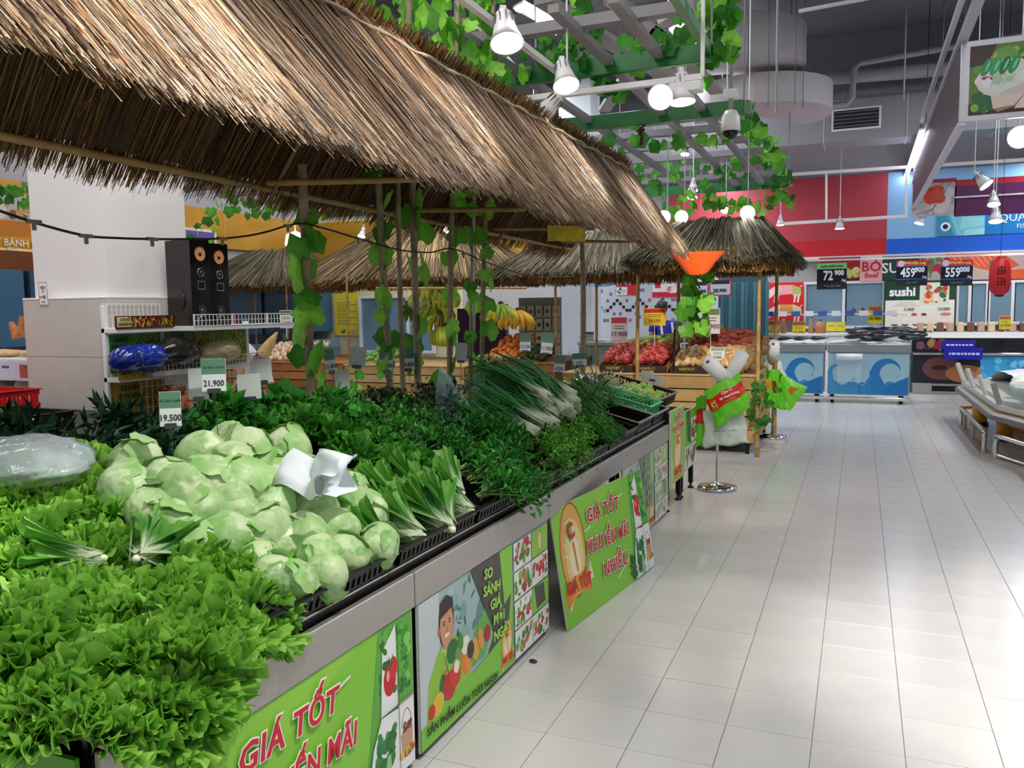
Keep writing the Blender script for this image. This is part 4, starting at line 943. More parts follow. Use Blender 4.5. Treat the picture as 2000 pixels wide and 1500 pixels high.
long_put(bn, [((1075, 755), (1150, 775), .05, 1.), ((1095, 765), (1175, 775), .05, 1.), ((1110, 750), (1180, 795), .07, 1.), ((1085, 775), (1160, 790), .04, 1.), ((1130, 760), (1200, 785), .05, .9)], 'tangled long green bean bundle', 'long bean bundles')
# ------------------------------------------------------------------ far wall: bands, windows, signs
def rectat(px0, py0, px1, py1, y):
    a, b = at(px0, py1, y=y), at(px1, py0, y=y); c = at(px0, py0, y=y); d = at(px1, py1, y=y)
    return min(a.x, c.x), (a.z+d.z)/2, max(b.x, d.x), (b.z+c.z)/2
def sign(name, px, y, label, cat='sign', bg='#ffffff', thick=.01, group=None, edge=None):
    x0, z0, x1, z1 = rectat(*px, y); e = empty(name, (x0, y, z0), label=label, cat=cat, group=group)
    MB().box(0, 0, 0, x1-x0, thick, z1-z0, ch=.001).build('board', mat('brd_'+name, bg, .45), e)
    return e, x1-x0, z1-z0
wall = bpy.data.objects['wall_far']
def band(px0, x1, z0, z1, col, name, y=16.97, rough=.5):
    return MB().box(px0, y, z0, x1, 17.0, z1).build(name, mat(name+'_m', col, rough), wall)
xs = at(1733, 420, y=16.9).x
band(-3.6, xs, 2.44, 2.74, '#c81a2c', 'red_stripe', 16.90); band(-3.6, xs, 2.74, 3.93, '#b8404c', 'rose_band', 16.92)
band(xs, 5.4, 2.44, 2.72, '#1463d8', 'blue_stripe', 16.90); band(xs, 5.4, 2.72, 3.93, '#8cc3e8', 'sky_band', 16.92)
band(-10, -3.6, 2.5, 3.4, '#b98a22', 'ochre_band', 16.92)
pw = MB().box(-10, 13.62, 0, -6.75, 13.72, 3.3).build('wall_partition', mat('partition_cream', '#d9c9a0', .6), kind='structure'); MB().box(-10, 13.59, 2.45, -6.75, 13.62, 3.25).build('ochre_band', mat('partition_ochre', '#b98a22', .6), pw)
band(-3.8, 5.4, 2.37, 2.44, '#e2dbd8', 'white_moulding', 16.86)
band(-3.8, 5.4, 0, .5, '#d8d4d0', 'low_white_wall', 16.95)
# fish picture and lettering on the blue band
f_ = empty('fish_counter_sign', (at(1830, 465, y=16.89).x, 16.89, 2.73), label='blue fish counter sign with a fish eye picture on the sky blue band', cat='sign')
w = 3.0; MB().box(0, 0, 0, w, .012, .48).build('board', mat('fish_blue', '#2a86c8', .4), f_)
c = Canvas(); c.rect(0, 0, w, .48, '#1f7fc6'); c.rect(0, 0, .75, .48, '#7cc8dc'); c.poly([(0, .48), (.12, .48), (.28, 0), (0, 0)], '#3c96b8'); c.poly([(.35, .1), (.72, .16), (.74, .3), (.4, .36)], '#8fdbe0'); c.poly([(.42, 0), (.75, .02), (.75, .12), (.45, .1)], '#a5e2e6')
c.ell(.13, .17, .08, .08, '#f2f7fa'); c.ell(.13, .17, .045, .045, '#12325c'); c.line(.15, .45, .3, .02, .012, '#2c7c9c'); c.line(.2, .47, .36, .02, .01, '#a8e4ee')
c.poly([(.75, .48), (.75, .36), (1.3, .42), (1.9, .36), (1.9, .48)], '#9c8f96'); c.build(f_)
text('QUẦY CÁ', .19, '#cfe0ee', f_, 1.38, .27, y=-.012, bold=.002); text('FISH', .11, '#cfe0ee', f_, 1.34, .12, y=-.012, bold=.001)

M_wframe = mat('window_frame_white', '#e2e2e6', .4); M_glass = mat('window_glass', '#9fc4dc', .05, alpha=.35, spec=.8); M_room = mat('back_room_blue', '#234560', .6, var=.12, scale=3)
def window(n, px, parts, label, Y=16.85):
    x0, z0, x1, z1 = rectat(*px, Y); e = empty('window_%d' % n, (x0, Y, z0), kind='structure'); w, h = x1-x0, z1-z0
    m = MB(); f = .05
    m.box(0, 0, 0, w, .1, f, ch=.004).box(0, 0, h-f, w, .1, h, ch=.004); k = len(parts)-1
    for i, u in enumerate(parts): m.box(max(0, u*w-(f/2 if 0 < i < k else 0 if i == 0 else f)), 0, f, min(w, u*w+(f/2 if 0 < i < k else f if i == 0 else 0)), .1, h-f, ch=.004)
    m.build('window_frame', M_wframe, e); MB().box(.02, .1, .02, w-.02, .12, h-.02).build('back_room', M_room, e)
    for a, b in zip(parts, parts[1:]): MB().box(a*w+f, .04, f, b*w-f*.4, .045, h-f).build('pane', M_glass, e)
    return e, w, h
e, w, h = window(1, (1570, 549, 1728, 642), (0, .50, 1), '')
M_cook = mat('hanging_pan', '#54303a', .5)
for u in (.62, .73, .86): MB().lathe([(0, -.12), (.05, -.09), (.065, 0), (.03, .08), (.012, .14), (0, .14)], 10, (u*w, .085, .28+.1*u)).build('hanging_utensil', M_cook, e)
for k in range(4): MB().box(.08, .08, .12+.07*k, .38, .095, .14+.07*k).build('shelf_board', mat('shelf_grey_%d' % k, '#5a6f80', .5), e)
window(2, (1868, 549, 1930, 636), (0, .42, 1), ''); window(3, (1930, 546, 2080, 634), (0, .33, 1), '')
window(4, (702, 577, 845, 690), (0, .33, .66, 1), '', 13.49)
# picture strip above the windows
e, w, h = sign('picture_panel', (1600, 503, 1680, 546), 16.84, 'dark red picture strip with green vegetables behind the 72.900 sign', bg='#8c1c26')
c = Canvas(); c.rect(0, 0, w, h, '#94202a'); c.blobs(w*.55, 0, w, h*.6, ['#b9c26a', '#7a9a3a', '#d6d08a'], 14, .03, .08, 3); c.build(e)
e, w, h = sign('beef_sign', (1680, 505, 1724, 549), 16.83, 'pink sign with BÒ and Beef in red letters', bg='#e2a3a4')
text('BÒ', .25, '#b01e2e', e, w*.5, h*.62, bold=.005); text('Beef', .13, '#b01e2e', e, w*.5, h*.25, bold=.002)
e, w, h = sign('sushi_banner', (1724, 500, 1795, 548), 16.83, 'dark green banner with the letters SU behind the 459.900 sign', bg='#1d3a30'); text('SU', .26, '#e6eae6', e, w*.22, h*.5, bold=.004)
e, w, h = sign('salmon_picture_panel', (1795, 494, 2060, 546), 16.84, 'long picture panel of orange salmon slices above the right windows', bg='#c9a8a0')
c = Canvas(); c.rect(0, 0, w, h, '#b9a7a2'); c.blobs(0, 0, w*.3, h, ['#5d7a4a', '#a8a89c', '#b01c3c', '#8c8f84'], 26, .05, .11, 2)
c.poly([(w*.2, h), (w*.62, h), (w*.75, h*.5), (w*.6, h*.25), (w*.4, h*.5), (w*.25, h*.72)], '#e0502c'); c.poly([(w*.6, h*.3), (w, h*.45), (w, h*.05), (w*.66, 0)], '#e4572e')
for k in range(9): c.line(w*(.24+.045*k), h*.98, w*(.34+.04*k), h*.5, .02, '#ee8a62')
c.ell(w*.56, h*.55, .07, .09, '#3c7a3a'); c.ell(w*.56, h*.6, .03, .04, '#dfe8d8'); c.ell(w*.86, h*.7, .1, .1, '#3c6a3a'); c.build(e)
# red pig chart
e, w, h = sign('meat_cuts_chart', (1482, 552, 1568, 626), 16.80, 'red chart with a pink pig divided into cuts', bg='#d31f26')
c = Canvas(); c.rect(0, 0, w, h, '#d8232b')
def pig(x, z, s, cols):
    c.poly([(x, z+.02*s), (x-.01*s, z+.1*s), (x+.09*s, z+.16*s), (x+.22*s, z+.24*s), (x+.24*s, z+.08*s), (x+.16*s, z-.0*s), (x+.08*s, z-.05*s)], '#f2cdc8')
    c.poly([(x+.2*s, z+.22*s), (x+.33*s, z+.27*s), (x+.33*s, z+.02*s), (x+.24*s, z+.02*s)], cols[0]); c.poly([(x+.33*s, z+.27*s), (x+.62*s, z+.27*s), (x+.62*s, z+.06*s), (x+.33*s, z+.04*s)], cols[1])
    c.poly([(x+.62*s, z+.27*s), (x+.8*s, z+.2*s), (x+.82*s, z+.05*s), (x+.76*s, z-.02*s), (x+.62*s, z+.03*s)], cols[2])
    for q in (.22, .28, .66, .74): c.poly([(x+q*s, z+.06*s), (x+(q+.05)*s, z+.06*s), (x+(q+.02)*s, z-.14*s), (x+(q-.02)*s, z-.14*s)], '#f2d3cc')
    c.ell(x+.81*s, z+.24*s, .02*s, .02*s, '#f2cdc8')
pig(.12, h*.63, .82, ['#e9c9c2', '#e8a9aa', '#a9bf6a']); pig(.13, h*.12, .82, ['#cfe0c0', '#e69a5a', '#cfe0b4']); c.build(e)
# sushi board
e, w, h = sign('sushi_menu_board', (1727, 548, 1866, 648), 16.80, 'green and cream sushi menu board with 5.000 and 10.000 prices', bg='#1f4233')
c = Canvas(); c.rect(0, 0, w, h, '#214536'); c.rect(.03, .06, w-.03, h*.62, '#efebe0'); c.rect(w*.5, h*.52, w-.12, h-.04, '#dfe6d2')
c.blobs(w*.52, h*.55, w-.14, h-.06, ['#7aa86a', '#e2683c', '#f0e6d6', '#c8423a', '#3d6a44'], 24, .03, .07, 5); c.ell(w*.62, h*.66, .09, .07, '#f2c9a0'); c.ell(w*.62, h*.69, .05, .04, '#e04a2c')
for k in range(4): c.rect(.02+w*.1+k*w*.135, h*.30, .02+w*.19+k*w*.135, h*.35, '#eccabe'); c.ell(w*.16+k*w*.135, h*.34, .045, .025, ['#d8505a', '#e9dcc8', '#c8424a', '#6a3a30'][k])
for k in range(5): c.ell(w*.16+k*w*.15, h*.14, .055, .022, '#2a2a2a'); c.ell(w*.16+k*w*.15, h*.165, .05, .02, '#e8e8dc')
c.ell(w*.86, h*.34, .09, .03, '#e2837a'); c.ell(w*.86, h*.15, .09, .03, '#d8a08a')
for k in range(3): c.line(w*(.12+.05*(2-k)), h*(.58-.035*k), w*(.42+.04*k), h*(.58-.035*k), .006, '#8a7a78')
c.build(e); text('sushi', .22, '#f4f6f4', e, w*.26, h*.78, bold=.008); text('5.000', .075, '#3a3a34', e, w*.36, h*.44, bold=.001, y=-.012); text('10.000', .075, '#3a3a34', e, w*.83, h*.44, bold=.001, y=-.012)
# yellow recipe board, left part
e, w, h = sign('yellow_notice_board', (655, 570, 700, 655), 13.58, 'tall yellow notice board left of the far left windows', bg='#e8d23c')
c = Canvas(); c.rect(0, 0, w, h, '#ead640')
for k in range(11): c.line(w*.1, h*(.75-.05*k), w*(.7+.2*sin(k*2.)), h*(.75-.05*k), .012, '#7a6a2a')
c.blobs(w*.1, .0, w*.95, h*.15, ['#c8d8a0', '#e8a0a0', '#4a7a4a'], 7, .03, .06, 4); c.build(e)
e, w, h = sign('yellow_notice_board', (872, 605, 889, 655), 13.58, 'narrow yellow notice strip right of the far left windows', bg='#e0c83a')
c = Canvas()
for k in range(8): c.line(w*.15, h*(.85-.09*k), w*.8, h*(.85-.09*k), .012, '#8a7a2a')
c.build(e)
# mosaic tiled wall of the butcher's room
x0, z0, x1, z1 = rectat(1142, 540, 1402, 690, 15.2); xr = at(1480, 600, y=15.2).x
mw = empty('wall_mosaic', (x0, 15.2, 0), kind='structure'); MB().box(0, 0, 0, x1-x0, .08, 2.42).build('wall_board', mat('white_wall_tile', '#c3cad4', .3), mw)
M_mo = [mat('mosaic_dark', '#2a1626', .3), mat('mosaic_mauve', '#8a6a8c', .3), mat('mosaic_green', '#8fb08a', .3)]
MBs = [MB().box(.003, 0, .003, .057, .012, .057, ch=.002).mesh('mosaic_tile', q) for q in M_mo]
n = int((x1-x0)/.062); base = at(1142, 610, y=15.2).z
for i in range(n):
    t = i % 7; a = [0, 1, 2, 3, 2, 1, 0][t]
    for q, (zz, k) in enumerate(((a, 0), (a-4.5 if t % 2 else a-3.2, 1), (a+3+(t % 3), 1))):
        if q and (i*7+q*3) % 5 > 2: continue
        z = base+round(zz)*.062
        obj('mosaic_tile', MBs[2 if (i, q) in ((6, 0), (5, 0)) else k], mw, loc=(i*.062, -.011, z))
MB().box(x1, 15.2, 0, xr+.15, 15.28, 2.42).build('wall_blue_room', mat('blue_room', '#2f4a5c', .4, var=.2, scale=2), kind='structure')
# cold blue glass room doors behind
o = MB()
e = empty('cold_room_curtain', (x1+.05, 15.12, .9), label='dark blue strip curtain of the cold room between the mosaic wall and the pig chart', cat='curtain')
for k in range(12): MB().box(k*.07, 0, -.89, k*.07+.064, .006, 1.05, ch=.002).build('strip', mat('curtain_blue_%d' % (k % 3), ['#35606e', '#2b5060', '#406c7a'][k % 3], .3), e)

# hanging black price boards
def price_board(px, y, label, top, big, sup, topcol, foot):
    e, w, h = sign('hanging_price_board', px, y, label, 'price board', bg='#0f1220', thick=.02)
    c = Canvas(); c.rect(0, h*.78, w, h, topcol); c.rect(0, h*.27, w, h*.77, '#0c0f1c')
    if topcol == '#d0284c': c.rect(0, h*.755, w, h*.79, '#2f6ac8'); c.rect(0, h*.25, w, h*.28, '#2f6ac8'); c.ell(w*.15, h*.89, .05, .05, '#e8c8d8')
    c.build(e); text(big, h*.50, '#eef2ff', e, w*.38, h*.51, bold=.006, sx=.72); text(sup, h*.27, '#eef2ff', e, w*.75, h*.62, bold=.005, sx=.85); text('/kg', h*.13, '#dfe4ff', e, w*.9, h*.34, bold=.001)
    text(top[0], h*.13, top[1], e, w*(.6 if topcol == '#d0284c' else .5), h*.885, bold=.002, rotz=-.06 if topcol == '#d0284c' else 0); text(foot, h*.12, '#8a8f9c', e, w*.5, h*.12, shear=.3)
    for u in (.2, .8): MB().tube([(u*w, .01, h), (u*w, .01, h+.07)], .004, 5).build('hanging_wire', M_black, e)
price_board((1596, 514, 1653, 565), 14.5, 'black hanging price board 72.900 with light green header, over the meat window', ('Luôn tươi ngon', '#2a5a2a'), '72', '900', '#8fe08a', 'ĐÙI GÀ VN')
price_board((1751, 509, 1811, 558), 14.5, 'black hanging price board 459.900 with red header, left of the two', ('KHUYẾN MÃI', '#f0d84a'), '459', '900', '#d0284c', 'CÁ HỒI')
price_board((1838, 508, 1899, 558), 14.5, 'black hanging price board 559.000 with red header, beside the lantern', ('KHUYẾN MÃI', '#f0d84a'), '559', '000', '#d0284c', 'CÁ NGỪ')
e = empty('track_rail', (0, 14.5, 0), label='thin white rail carrying the black hanging price boards', cat='rail')
a, b = at(1560, 510, y=14.52), at(2050, 494, y=14.52); MB().bar(a-Vector((0, 14.5, 0)), b-Vector((0, 14.5, 0)), .03).build('bar', M_white, e)
# lantern
a = at(1953, 540, y=14.0); e = empty('paper_lantern', a, label='red paper lantern with black characters hanging above the right windows', cat='lantern')
MB().lathe([(.06, .27), (.11, .22), (.14, .1), (.145, -.1), (.12, -.22), (.06, -.27)], 18).build('shade', mat('lantern_red', '#c5141f', .5), e)
MB().lathe([(0, .29), (.06, .28), (.06, .26)], 14).build('cap', M_black, e); MB().lathe([(.06, -.26), (.06, -.29), (0, -.30)], 14).build('base_ring', M_black, e); MB().tube([(0, 0, .28), (0, 0, ZC-e.location.z)], .004, 5).build('hanging_cord', M_black, e)
c = Canvas()
for z in (.08, -.08):
    for (p, q, r_, s_) in ((-.05, .05, .05, .05), (-.05, .0, .05, .0), (-.05, -.04, .05, -.04), (0, .07, 0, -.05), (-.04, .03, -.05, -.05), (.04, .04, .045, -.05)): c.line(p, z+q, r_, z+s_, .012, '#14100f')
o = c.build(e, loc=(0, -.145, 0))
# hanging blue and red price cards over the mosaic wall
for (px, lab, edge, t) in (((1150, 528, 1190, 560), 'light blue framed hanging price card 33.400', '#5cb0dc', '33.400'), ((1191, 526, 1231, 557), 'light blue framed hanging price card 38.900 beside the 33.400 card', '#5cb0dc', '38.900'),
    ((1385, 546, 1429, 578), 'magenta framed hanging price card 38.900 under the right thatched roof', '#d8386c', '38.900'), ((1352, 550, 1384, 578), 'magenta framed hanging price card half hidden by the ivy', '#d8386c', '35.400'), ((433, 618, 463, 652), 'red hanging price card 9.900 beside the loudspeaker', '#c01c30', '9.900')):
    e, w, h = sign('hanging_price_card', px, 12.6 if t != '9.900' else 10.8, lab, 'price card', bg=edge); c = Canvas()
    if t != '9.900': c.rect(.02, .02, w-.02, h-.02, '#eef3fa'); c.rect(.03, h*.72, w-.03, h*.95, '#3a3f58')
    c.build(e); text(t, h*.3, '#26325a' if t != '9.900' else '#ffffff', e, w*.48, h*.32, bold=.003)
    MB().tube([(w/2, .005, h), (w/2, .005, ZC-e.location.z)], .002, 4).build('hanging_wire', M_white, e)
e, w, h = sign('butcher_picture_panel', (1274, 545, 1330, 580), 15.18, 'white and crimson butcher picture panel above the mosaic wall', bg='#e8e6ec')
c = Canvas(); c.rect(0, 0, w, h*.28, '#c8283c'); c.rect(.05, h*.5, w*.3, h*.9, '#c8324a'); c.blobs(w*.2, h*.28, w, h*.6, ['#e0a0a8', '#c8808c', '#f0d8d8'], 12, .03, .07, 2); c.build(e)
e, w, h = sign('red_leaflet_panel', (1204, 545, 1246, 576), 15.18, 'red and white leaflet panel left of the butcher picture', bg='#cc2238')
c = Canvas(); c.rect(0, 0, w*.5, h*.5, '#e8e4e4'); c.blobs(0, 0, w*.5, h*.5, ['#6a4a3a', '#c8c8c0', '#3a2a2a'], 8, .03, .05, 4); c.build(e)

# --- left wall: bread bakery band
lw = bpy.data.objects['wall_left']
MB().box(-10.0, 2, 2.62, -9.94, 17, 3.25).build('ochre_band', mat('bakery_ochre', '#c8902a', .5), lw)
e = empty('bread_sign', (-9.93, 5.2, 2.08), pi/2, label='brown and golden bread counter sign on the left wall', cat='sign')
MB().box(0, 0, 0, 2.8, .02, 1.0).build('board', mat('bread_board', '#7a3c12', .5), e)
c = Canvas(); c.rect(0, 0, 2.8, .28, '#7a3f10'); c.rect(0, .28, 2.8, .46, '#d9962a'); c.rect(0, .46, 2.8, .66, '#c87a1e'); c.rect(0, .28, 2.8, .31, '#ffe29a'); c.rect(0, .66, 2.8, 1.0, '#b9b4ac'); c.blobs(0, .66, 2.8, 1.0, ['#c89a6a', '#8a5a3a', '#d8d0c4', '#a8663a'], 40, .04, .12, 3); c.build(e)
_q = at(14, 474, x=-9.93); text('QUẦY BÁNH MÌ', .125, '#f2e6cf', e, _q.y-5.2, _q.z-2.08, y=-.02, bold=.002); text('BREAD', .06, '#f2e6cf', e, _q.y-5.12, _q.z-2.16, y=-.02, bold=.001)
def wallsign(px0, py0, px1, py1, X, label, bg, draw=None, name='bakery_price_card'):
    a, b = at(px0, py1, x=X), at(px1, py0, x=X); e = empty(name, (X, a.y, a.z), pi/2, label=label, cat='price card'); w, h = b.y-a.y, b.z-a.z
    MB().box(0, 0, 0, w, .01, h).build('board', mat('wsb_'+label[:12].replace(' ', '_'), bg, .5), e); c = Canvas(); draw and draw(c, w, h, e); c.build(e)
def d1(c, w, h, e): c.rect(.02, .02, w-.02, h*.42, '#c9c4c0'); c.rect(.02, h*.42, w-.02, h*.58, '#3a2a2a'); c.rect(.02, h*.6, w-.02, h-.02, '#b8b0a4'); c.ell(w*.5, h*.78, w*.18, h*.12, '#c8a878'); text('23.500', h*.16, '#3a3236', e, w*.5, h*.22, bold=.002)
def d2(c, w, h, e): c.rect(0, h*.6, w, h, '#8a2a1a'); text('29.900', h*.32, '#e8e4dc', e, w*.6, h*.4, bold=.006, sx=.8)
wallsign(3, 533, 43, 588, -9.9, 'bakery price card 23.500 with a loaf picture', '#5a2c1c', d1); wallsign(51, 530, 92, 580, -9.9, 'black bakery price card half hidden by the white pillar', '#16161a', d2)
def d3(c, w, h, e): c.rect(0, h*.65, w, h, '#6a8a3a'); text('79', h*.4, '#e8e8e8', e, w*.3, h*.38, bold=.01)
wallsign(528, 548, 562, 585, -9.6, 'black and green hanging price card 79 behind the tall ivy pole', '#15151a', d3)
e = empty('poster_case', (-9.9, 9.4, 2.2), pi/2, label='small violet lit poster case on the ochre wall', cat='poster case'); MB().box(0, 0, 0, 1.5, .04, .7).build('frame', M_white, e); Canvas().rect(.3, .05, 1.45, .66, '#6a5a9c').rect(.34, .1, 1.1, .5, '#7a62b0').rect(1.1, .1, 1.4, .5, '#8a72dc').build(e)
# blue equipment wall under the bakery band
m = MB()
e = empty('bakery_cold_cabinets', (-9.9, 5, 0), label='row of blue-grey steel bakery cabinets along the left wall', cat='cabinet')
for k in range(10):
    MB().box(0, k*1.1, .1, .5, k*1.1+1.06, 1.0, ch=.01).build('cabinet_body', mat('cab_blue_%d' % (k % 2), ['#5f88a8', '#6d93b0'][k % 2], .35), e)
    MB().box(0, k*1.1+.02, 1.15, .35, k*1.1+1.04, 2.1, ch=.01).build('oven_body', mat('oven_blue_%d' % (k % 2), ['#2c4c64', '#38607c'][k % 2], .3), e)
    MB().tube([(.53, k*1.1+.15, .85), (.53, k*1.1+.9, .85)], .012, 6).build('handle', M_steel, e)
# --- freezers
def wave_canvas(w, h, mirror=1):
    c = Canvas(); c.rect(0, 0, w, h, '#9fcadb')
    def X(u): return w*(u if mirror > 0 else 1-u)
    c.poly([(X(0), 0), (X(0), h*.3)]+[(X(u/24), h*(.28+.06*sin(u*1.1))) for u in range(1, 25)]+[(X(1), 0)], '#3f92c8')
    def curl(cx, cz, s, col):
        P = []; n = 22
        for k in range(n+1): t = -.4+k/n*4.2; r_ = s*(1-.13*t); P.append((X(cx)+mirror*r_*cos(pi-t)*1.0, cz+r_*sin(pi-t)*1.0))
        Q = []
        for k in range(n+1): t = -.4+k/n*4.2; r_ = s*(1-.13*t)*(.62+.09*t*.6); Q.append((X(cx)+mirror*r_*cos(pi-t)+mirror*s*.12, cz+r_*sin(pi-t)-s*.06))
        for k in range(n): c.poly([P[k], P[k+1], Q[k+1], Q[k]], col)
        c.poly([(X(cx)-mirror*s*1.05, 0), (X(cx)-mirror*s*1.05, cz+.1*s), (X(cx)-mirror*s*.55, cz-.1*s), (X(cx)+mirror*s*.1, 0)], col)
    curl(.76, h*.56, h*.42, '#2a7fc4'); curl(.10, h*.58, h*.2, '#4a9cce'); curl(.35, h*.30, h*.13, '#3f92c8'); curl(.55, h*.32, h*.13, '#3388c4'); curl(.44, h*.2, h*.12, '#2a7fc4')
    c.poly([(X(.7), 0), (X(.72), h*.2), (X(.85), h*.32), (X(1), h*.45), (X(1), 0)], '#2578be'); return c
M_lid = mat('lid_grey', '#8b9096', .4); M_ice_ = mat('crushed_ice', '#e6edf2', .3, bump=1., bscale=120)
def freezer(x0, x1, label, mirror=1):
    e = empty('chest_freezer', (x0, 13.8, 0), label=label, cat='freezer'); w = x1-x0
    MB().box(0, 0, .13, w, .7, .78, ch=.01).build('body', mat('freezer_body_blue', '#8cb8cc', .35), e)
    MB().box(-.02, -.02, .78, w+.02, .72, .93, ch=.02).build('lid_rim', M_lid, e)
    MB().box(-.01, -.03, .05, w+.01, .05, .10, ch=.005).build('bumper_bar', M_chrome, e)
    o = wave_canvas(w-.02, .62, mirror).build(e); o.location = (.01, 0, .145)
    for sx in (.06, w-.1):
        for sy in (.08, .6): MB().lathe([(0, -.02), (.05, -.02), (.05, .02), (0, .02)], 12, M=Matrix.Rotation(pi/2, 4, 'Y'), c=(sx, sy, .05)).box(sx-.03, sy-.03, .09, sx+.03, sy+.03, .14).build('caster', M_black, e)
    G_ = [[(w*i/16, .02+.66*j/9, .93+.04*sin(pi*i/16)**.5*sin(pi*j/9)**.5+R.uniform(0, .015)) for j in range(10)] for i in range(17)]
    MB().grid(G_).build('ice_bed', M_ice_, e); return e
f1 = freezer(-.43, .72, 'blue wave-printed chest freezer with a heap of dark fish on ice'); f2 = freezer(-1.72, -.50, 'second blue wave-printed chest freezer, left, half hidden by the bag stand')
M_fish = mat('fish_dark', '#2c3038', .25, var=.35, scale=12)
def fish(seed, L=.42):
    rg = random.Random(seed); e = empty('fish', label='x', cat='fish'); n = 12; pr = [.3, .7, .92, 1, .98, .9, .78, .62, .45, .3, .18, .12]
    m = MB(); vs = []
    for i in range(n):
        for k in range(10): a = 2*pi*k/10; vs.append((i/(n-1)*L, cos(a)*pr[i]*L*.10, sin(a)*pr[i]*L*.16))
    m.add(vs, [(i*10+k, i*10+(k+1) % 10, (i+1)*10+(k+1) % 10, (i+1)*10+k) for i in range(n-1) for k in range(10)]+[tuple(range(10))], 0, None, True); m.build('body', M_fish, e)
    MB().add([(L*.97, 0, .01), (L*1.14, 0, .07), (L*1.09, 0, 0), (L*1.14, 0, -.06), (L*.97, 0, -.01)], [(0, 1, 2), (0, 2, 4), (4, 2, 3)]).build('tail_fin', M_fish, e)
    MB().add([(L*.3, 0, L*.1), (L*.45, 0, L*.17), (L*.6, 0, L*.09)], [(0, 1, 2)]).build('dorsal_fin', M_fish, e); return e
fh = [fish(s) for s in range(2)]; k = 0
for i in range(15):
    x, y = -.15+.06*i*1.05-.05*(i % 3), 13.9+.13*(i % 4); lab = 'dark grey fish on the ice of the right freezer, '+nth(i)+' from the left'
    loc = (x-.05, y, 1.02+.035*((i*5) % 4)); rot = (pi/2+R.uniform(-.4, .4), R.uniform(-.15, .15), R.uniform(-.4, .4)+(pi if i % 2 else 0))
    if i % 2: loc = (x+.35, y, loc[2])
    if k < 2: o = fh[k]; o.location = loc; o.rotation_euler = rot; o['label'] = lab; o['group'] = 'dark fish on ice'
    else: copy_tree(fh[k % 2], loc=loc, rot=rot, label=lab, group='dark fish on ice')
    k += 1
for i in range(4): copy_tree(fh[i % 2], loc=(-1.5+.26*i, 14.0, 1.0), rot=(pi/2, 0, .2*i-.2), sc=.75, label='small silver-grey fish on the ice of the left freezer, '+nth(i)+' from the left', group='fish on the left freezer')
a = at(1633, 697, y=13.77); e = empty('plastic_bag_roll', (a.x, 13.74, a.z), label='clear plastic bag roll hung on the front of the right freezer', cat='bag roll')
MB().lathe([(0, 0), (.055, 0), (.055, .38), (0, .38)], 16, M=Matrix.Rotation(pi/2, 4, 'Y')).build('roll', mat('plastic_roll', '#dfe9ee', .3), e)
MB().grid([[(.02+.34*i/8, -.03+.012*sin(i*1.7+j), -.02-.36*j/6) for i in range(9)] for j in range(7)]).build('hanging_bag', mat('plastic_film', '#dcecf2', .15, alpha=.35), e)

# --- open display case along the far wall on the right
e = empty('open_display_case', (.86, 15.55, 0), label='long open refrigerated case with fish pictures on its front, right of the freezers', cat='display case')
L = 4.4
MB().box(0, 0, 0, L, .5, .18, ch=.01).build('plinth', M_steel, e); MB().box(.3, -.008, .05, L, .01, .14).build('grille', M_blackm, e)
MB().box(0, .05, .18, L, .55, .66, ch=.01).build('front_body', mat('case_dark', '#2a2c34', .4), e); MB().box(0, .0, .66, L, .06, .70, ch=.005).build('chrome_rail', M_chrome, e)
MB().box(0, .5, .7, L, 1.2, .92).build('inner_shelf', mat('case_white', '#dcdcde', .4), e); MB().box(0, .9, .92, L, 1.25, 1.02).build('upper_shelf', M_white, e)
c = Canvas(); c.rect(0, 0, L, .47, '#24262e'); c.ell(.45, .25, .3, .2, '#7a4a48'); c.ell(.8, .16, .3, .15, '#c07a4c'); c.ell(.4, .26, .12, .04, '#3a2024'); c.poly([(1.05, 0), (1.75, 0), (1.8, .46), (1.0, .46)], '#3aa6dc'); c.blobs(1.0, 0, 1.8, .46, ['#5abce8', '#2f96d0', '#7accee'], 30, .02, .06, 2)
c.ell(1.75, .18, .2, .14, '#6a4a48'); c.ell(2.1, .16, .18, .13, '#4a3434'); c.ell(1.9, .17, .08, .06, '#b8b0a8'); c.poly([(2.2, 0), (3.4, 0), (3.4, .46), (1.95, .46)], '#2a74c4'); c.build(e, loc=(0, .05, .185))
c = Canvas(); c.rect(0, 0, L, .24, '#1c2028'); c.blobs(.05, 0, .7, .24, ['#b8905a', '#a02a3a', '#8a5a6a', '#3a2a3a'], 22, .03, .08, 3); c.rect(2.3, 0, 3.0, .24, '#1e5a80'); c.ell(2.5, .12, .15, .08, '#4a8a6a'); c.build(e, loc=(0, .49, .69))
for k in range(26): MB().box(.1+k*.16, .95, 1.02, .1+k*.16+.11, 1.1, 1.02+.17, ch=.02).build('packed_food', mat('pack_%d' % (k % 3), ['#c9a58c', '#e2c8a0', '#7a5348'][k % 3 if k < 10 else 2], .3), e)
c = Canvas()
for k in range(10): c.ell(1.75+k*.16+.055, .1, .03, .035, '#dcc8c0')
c.build(e, loc=(0, .948, 1.02))
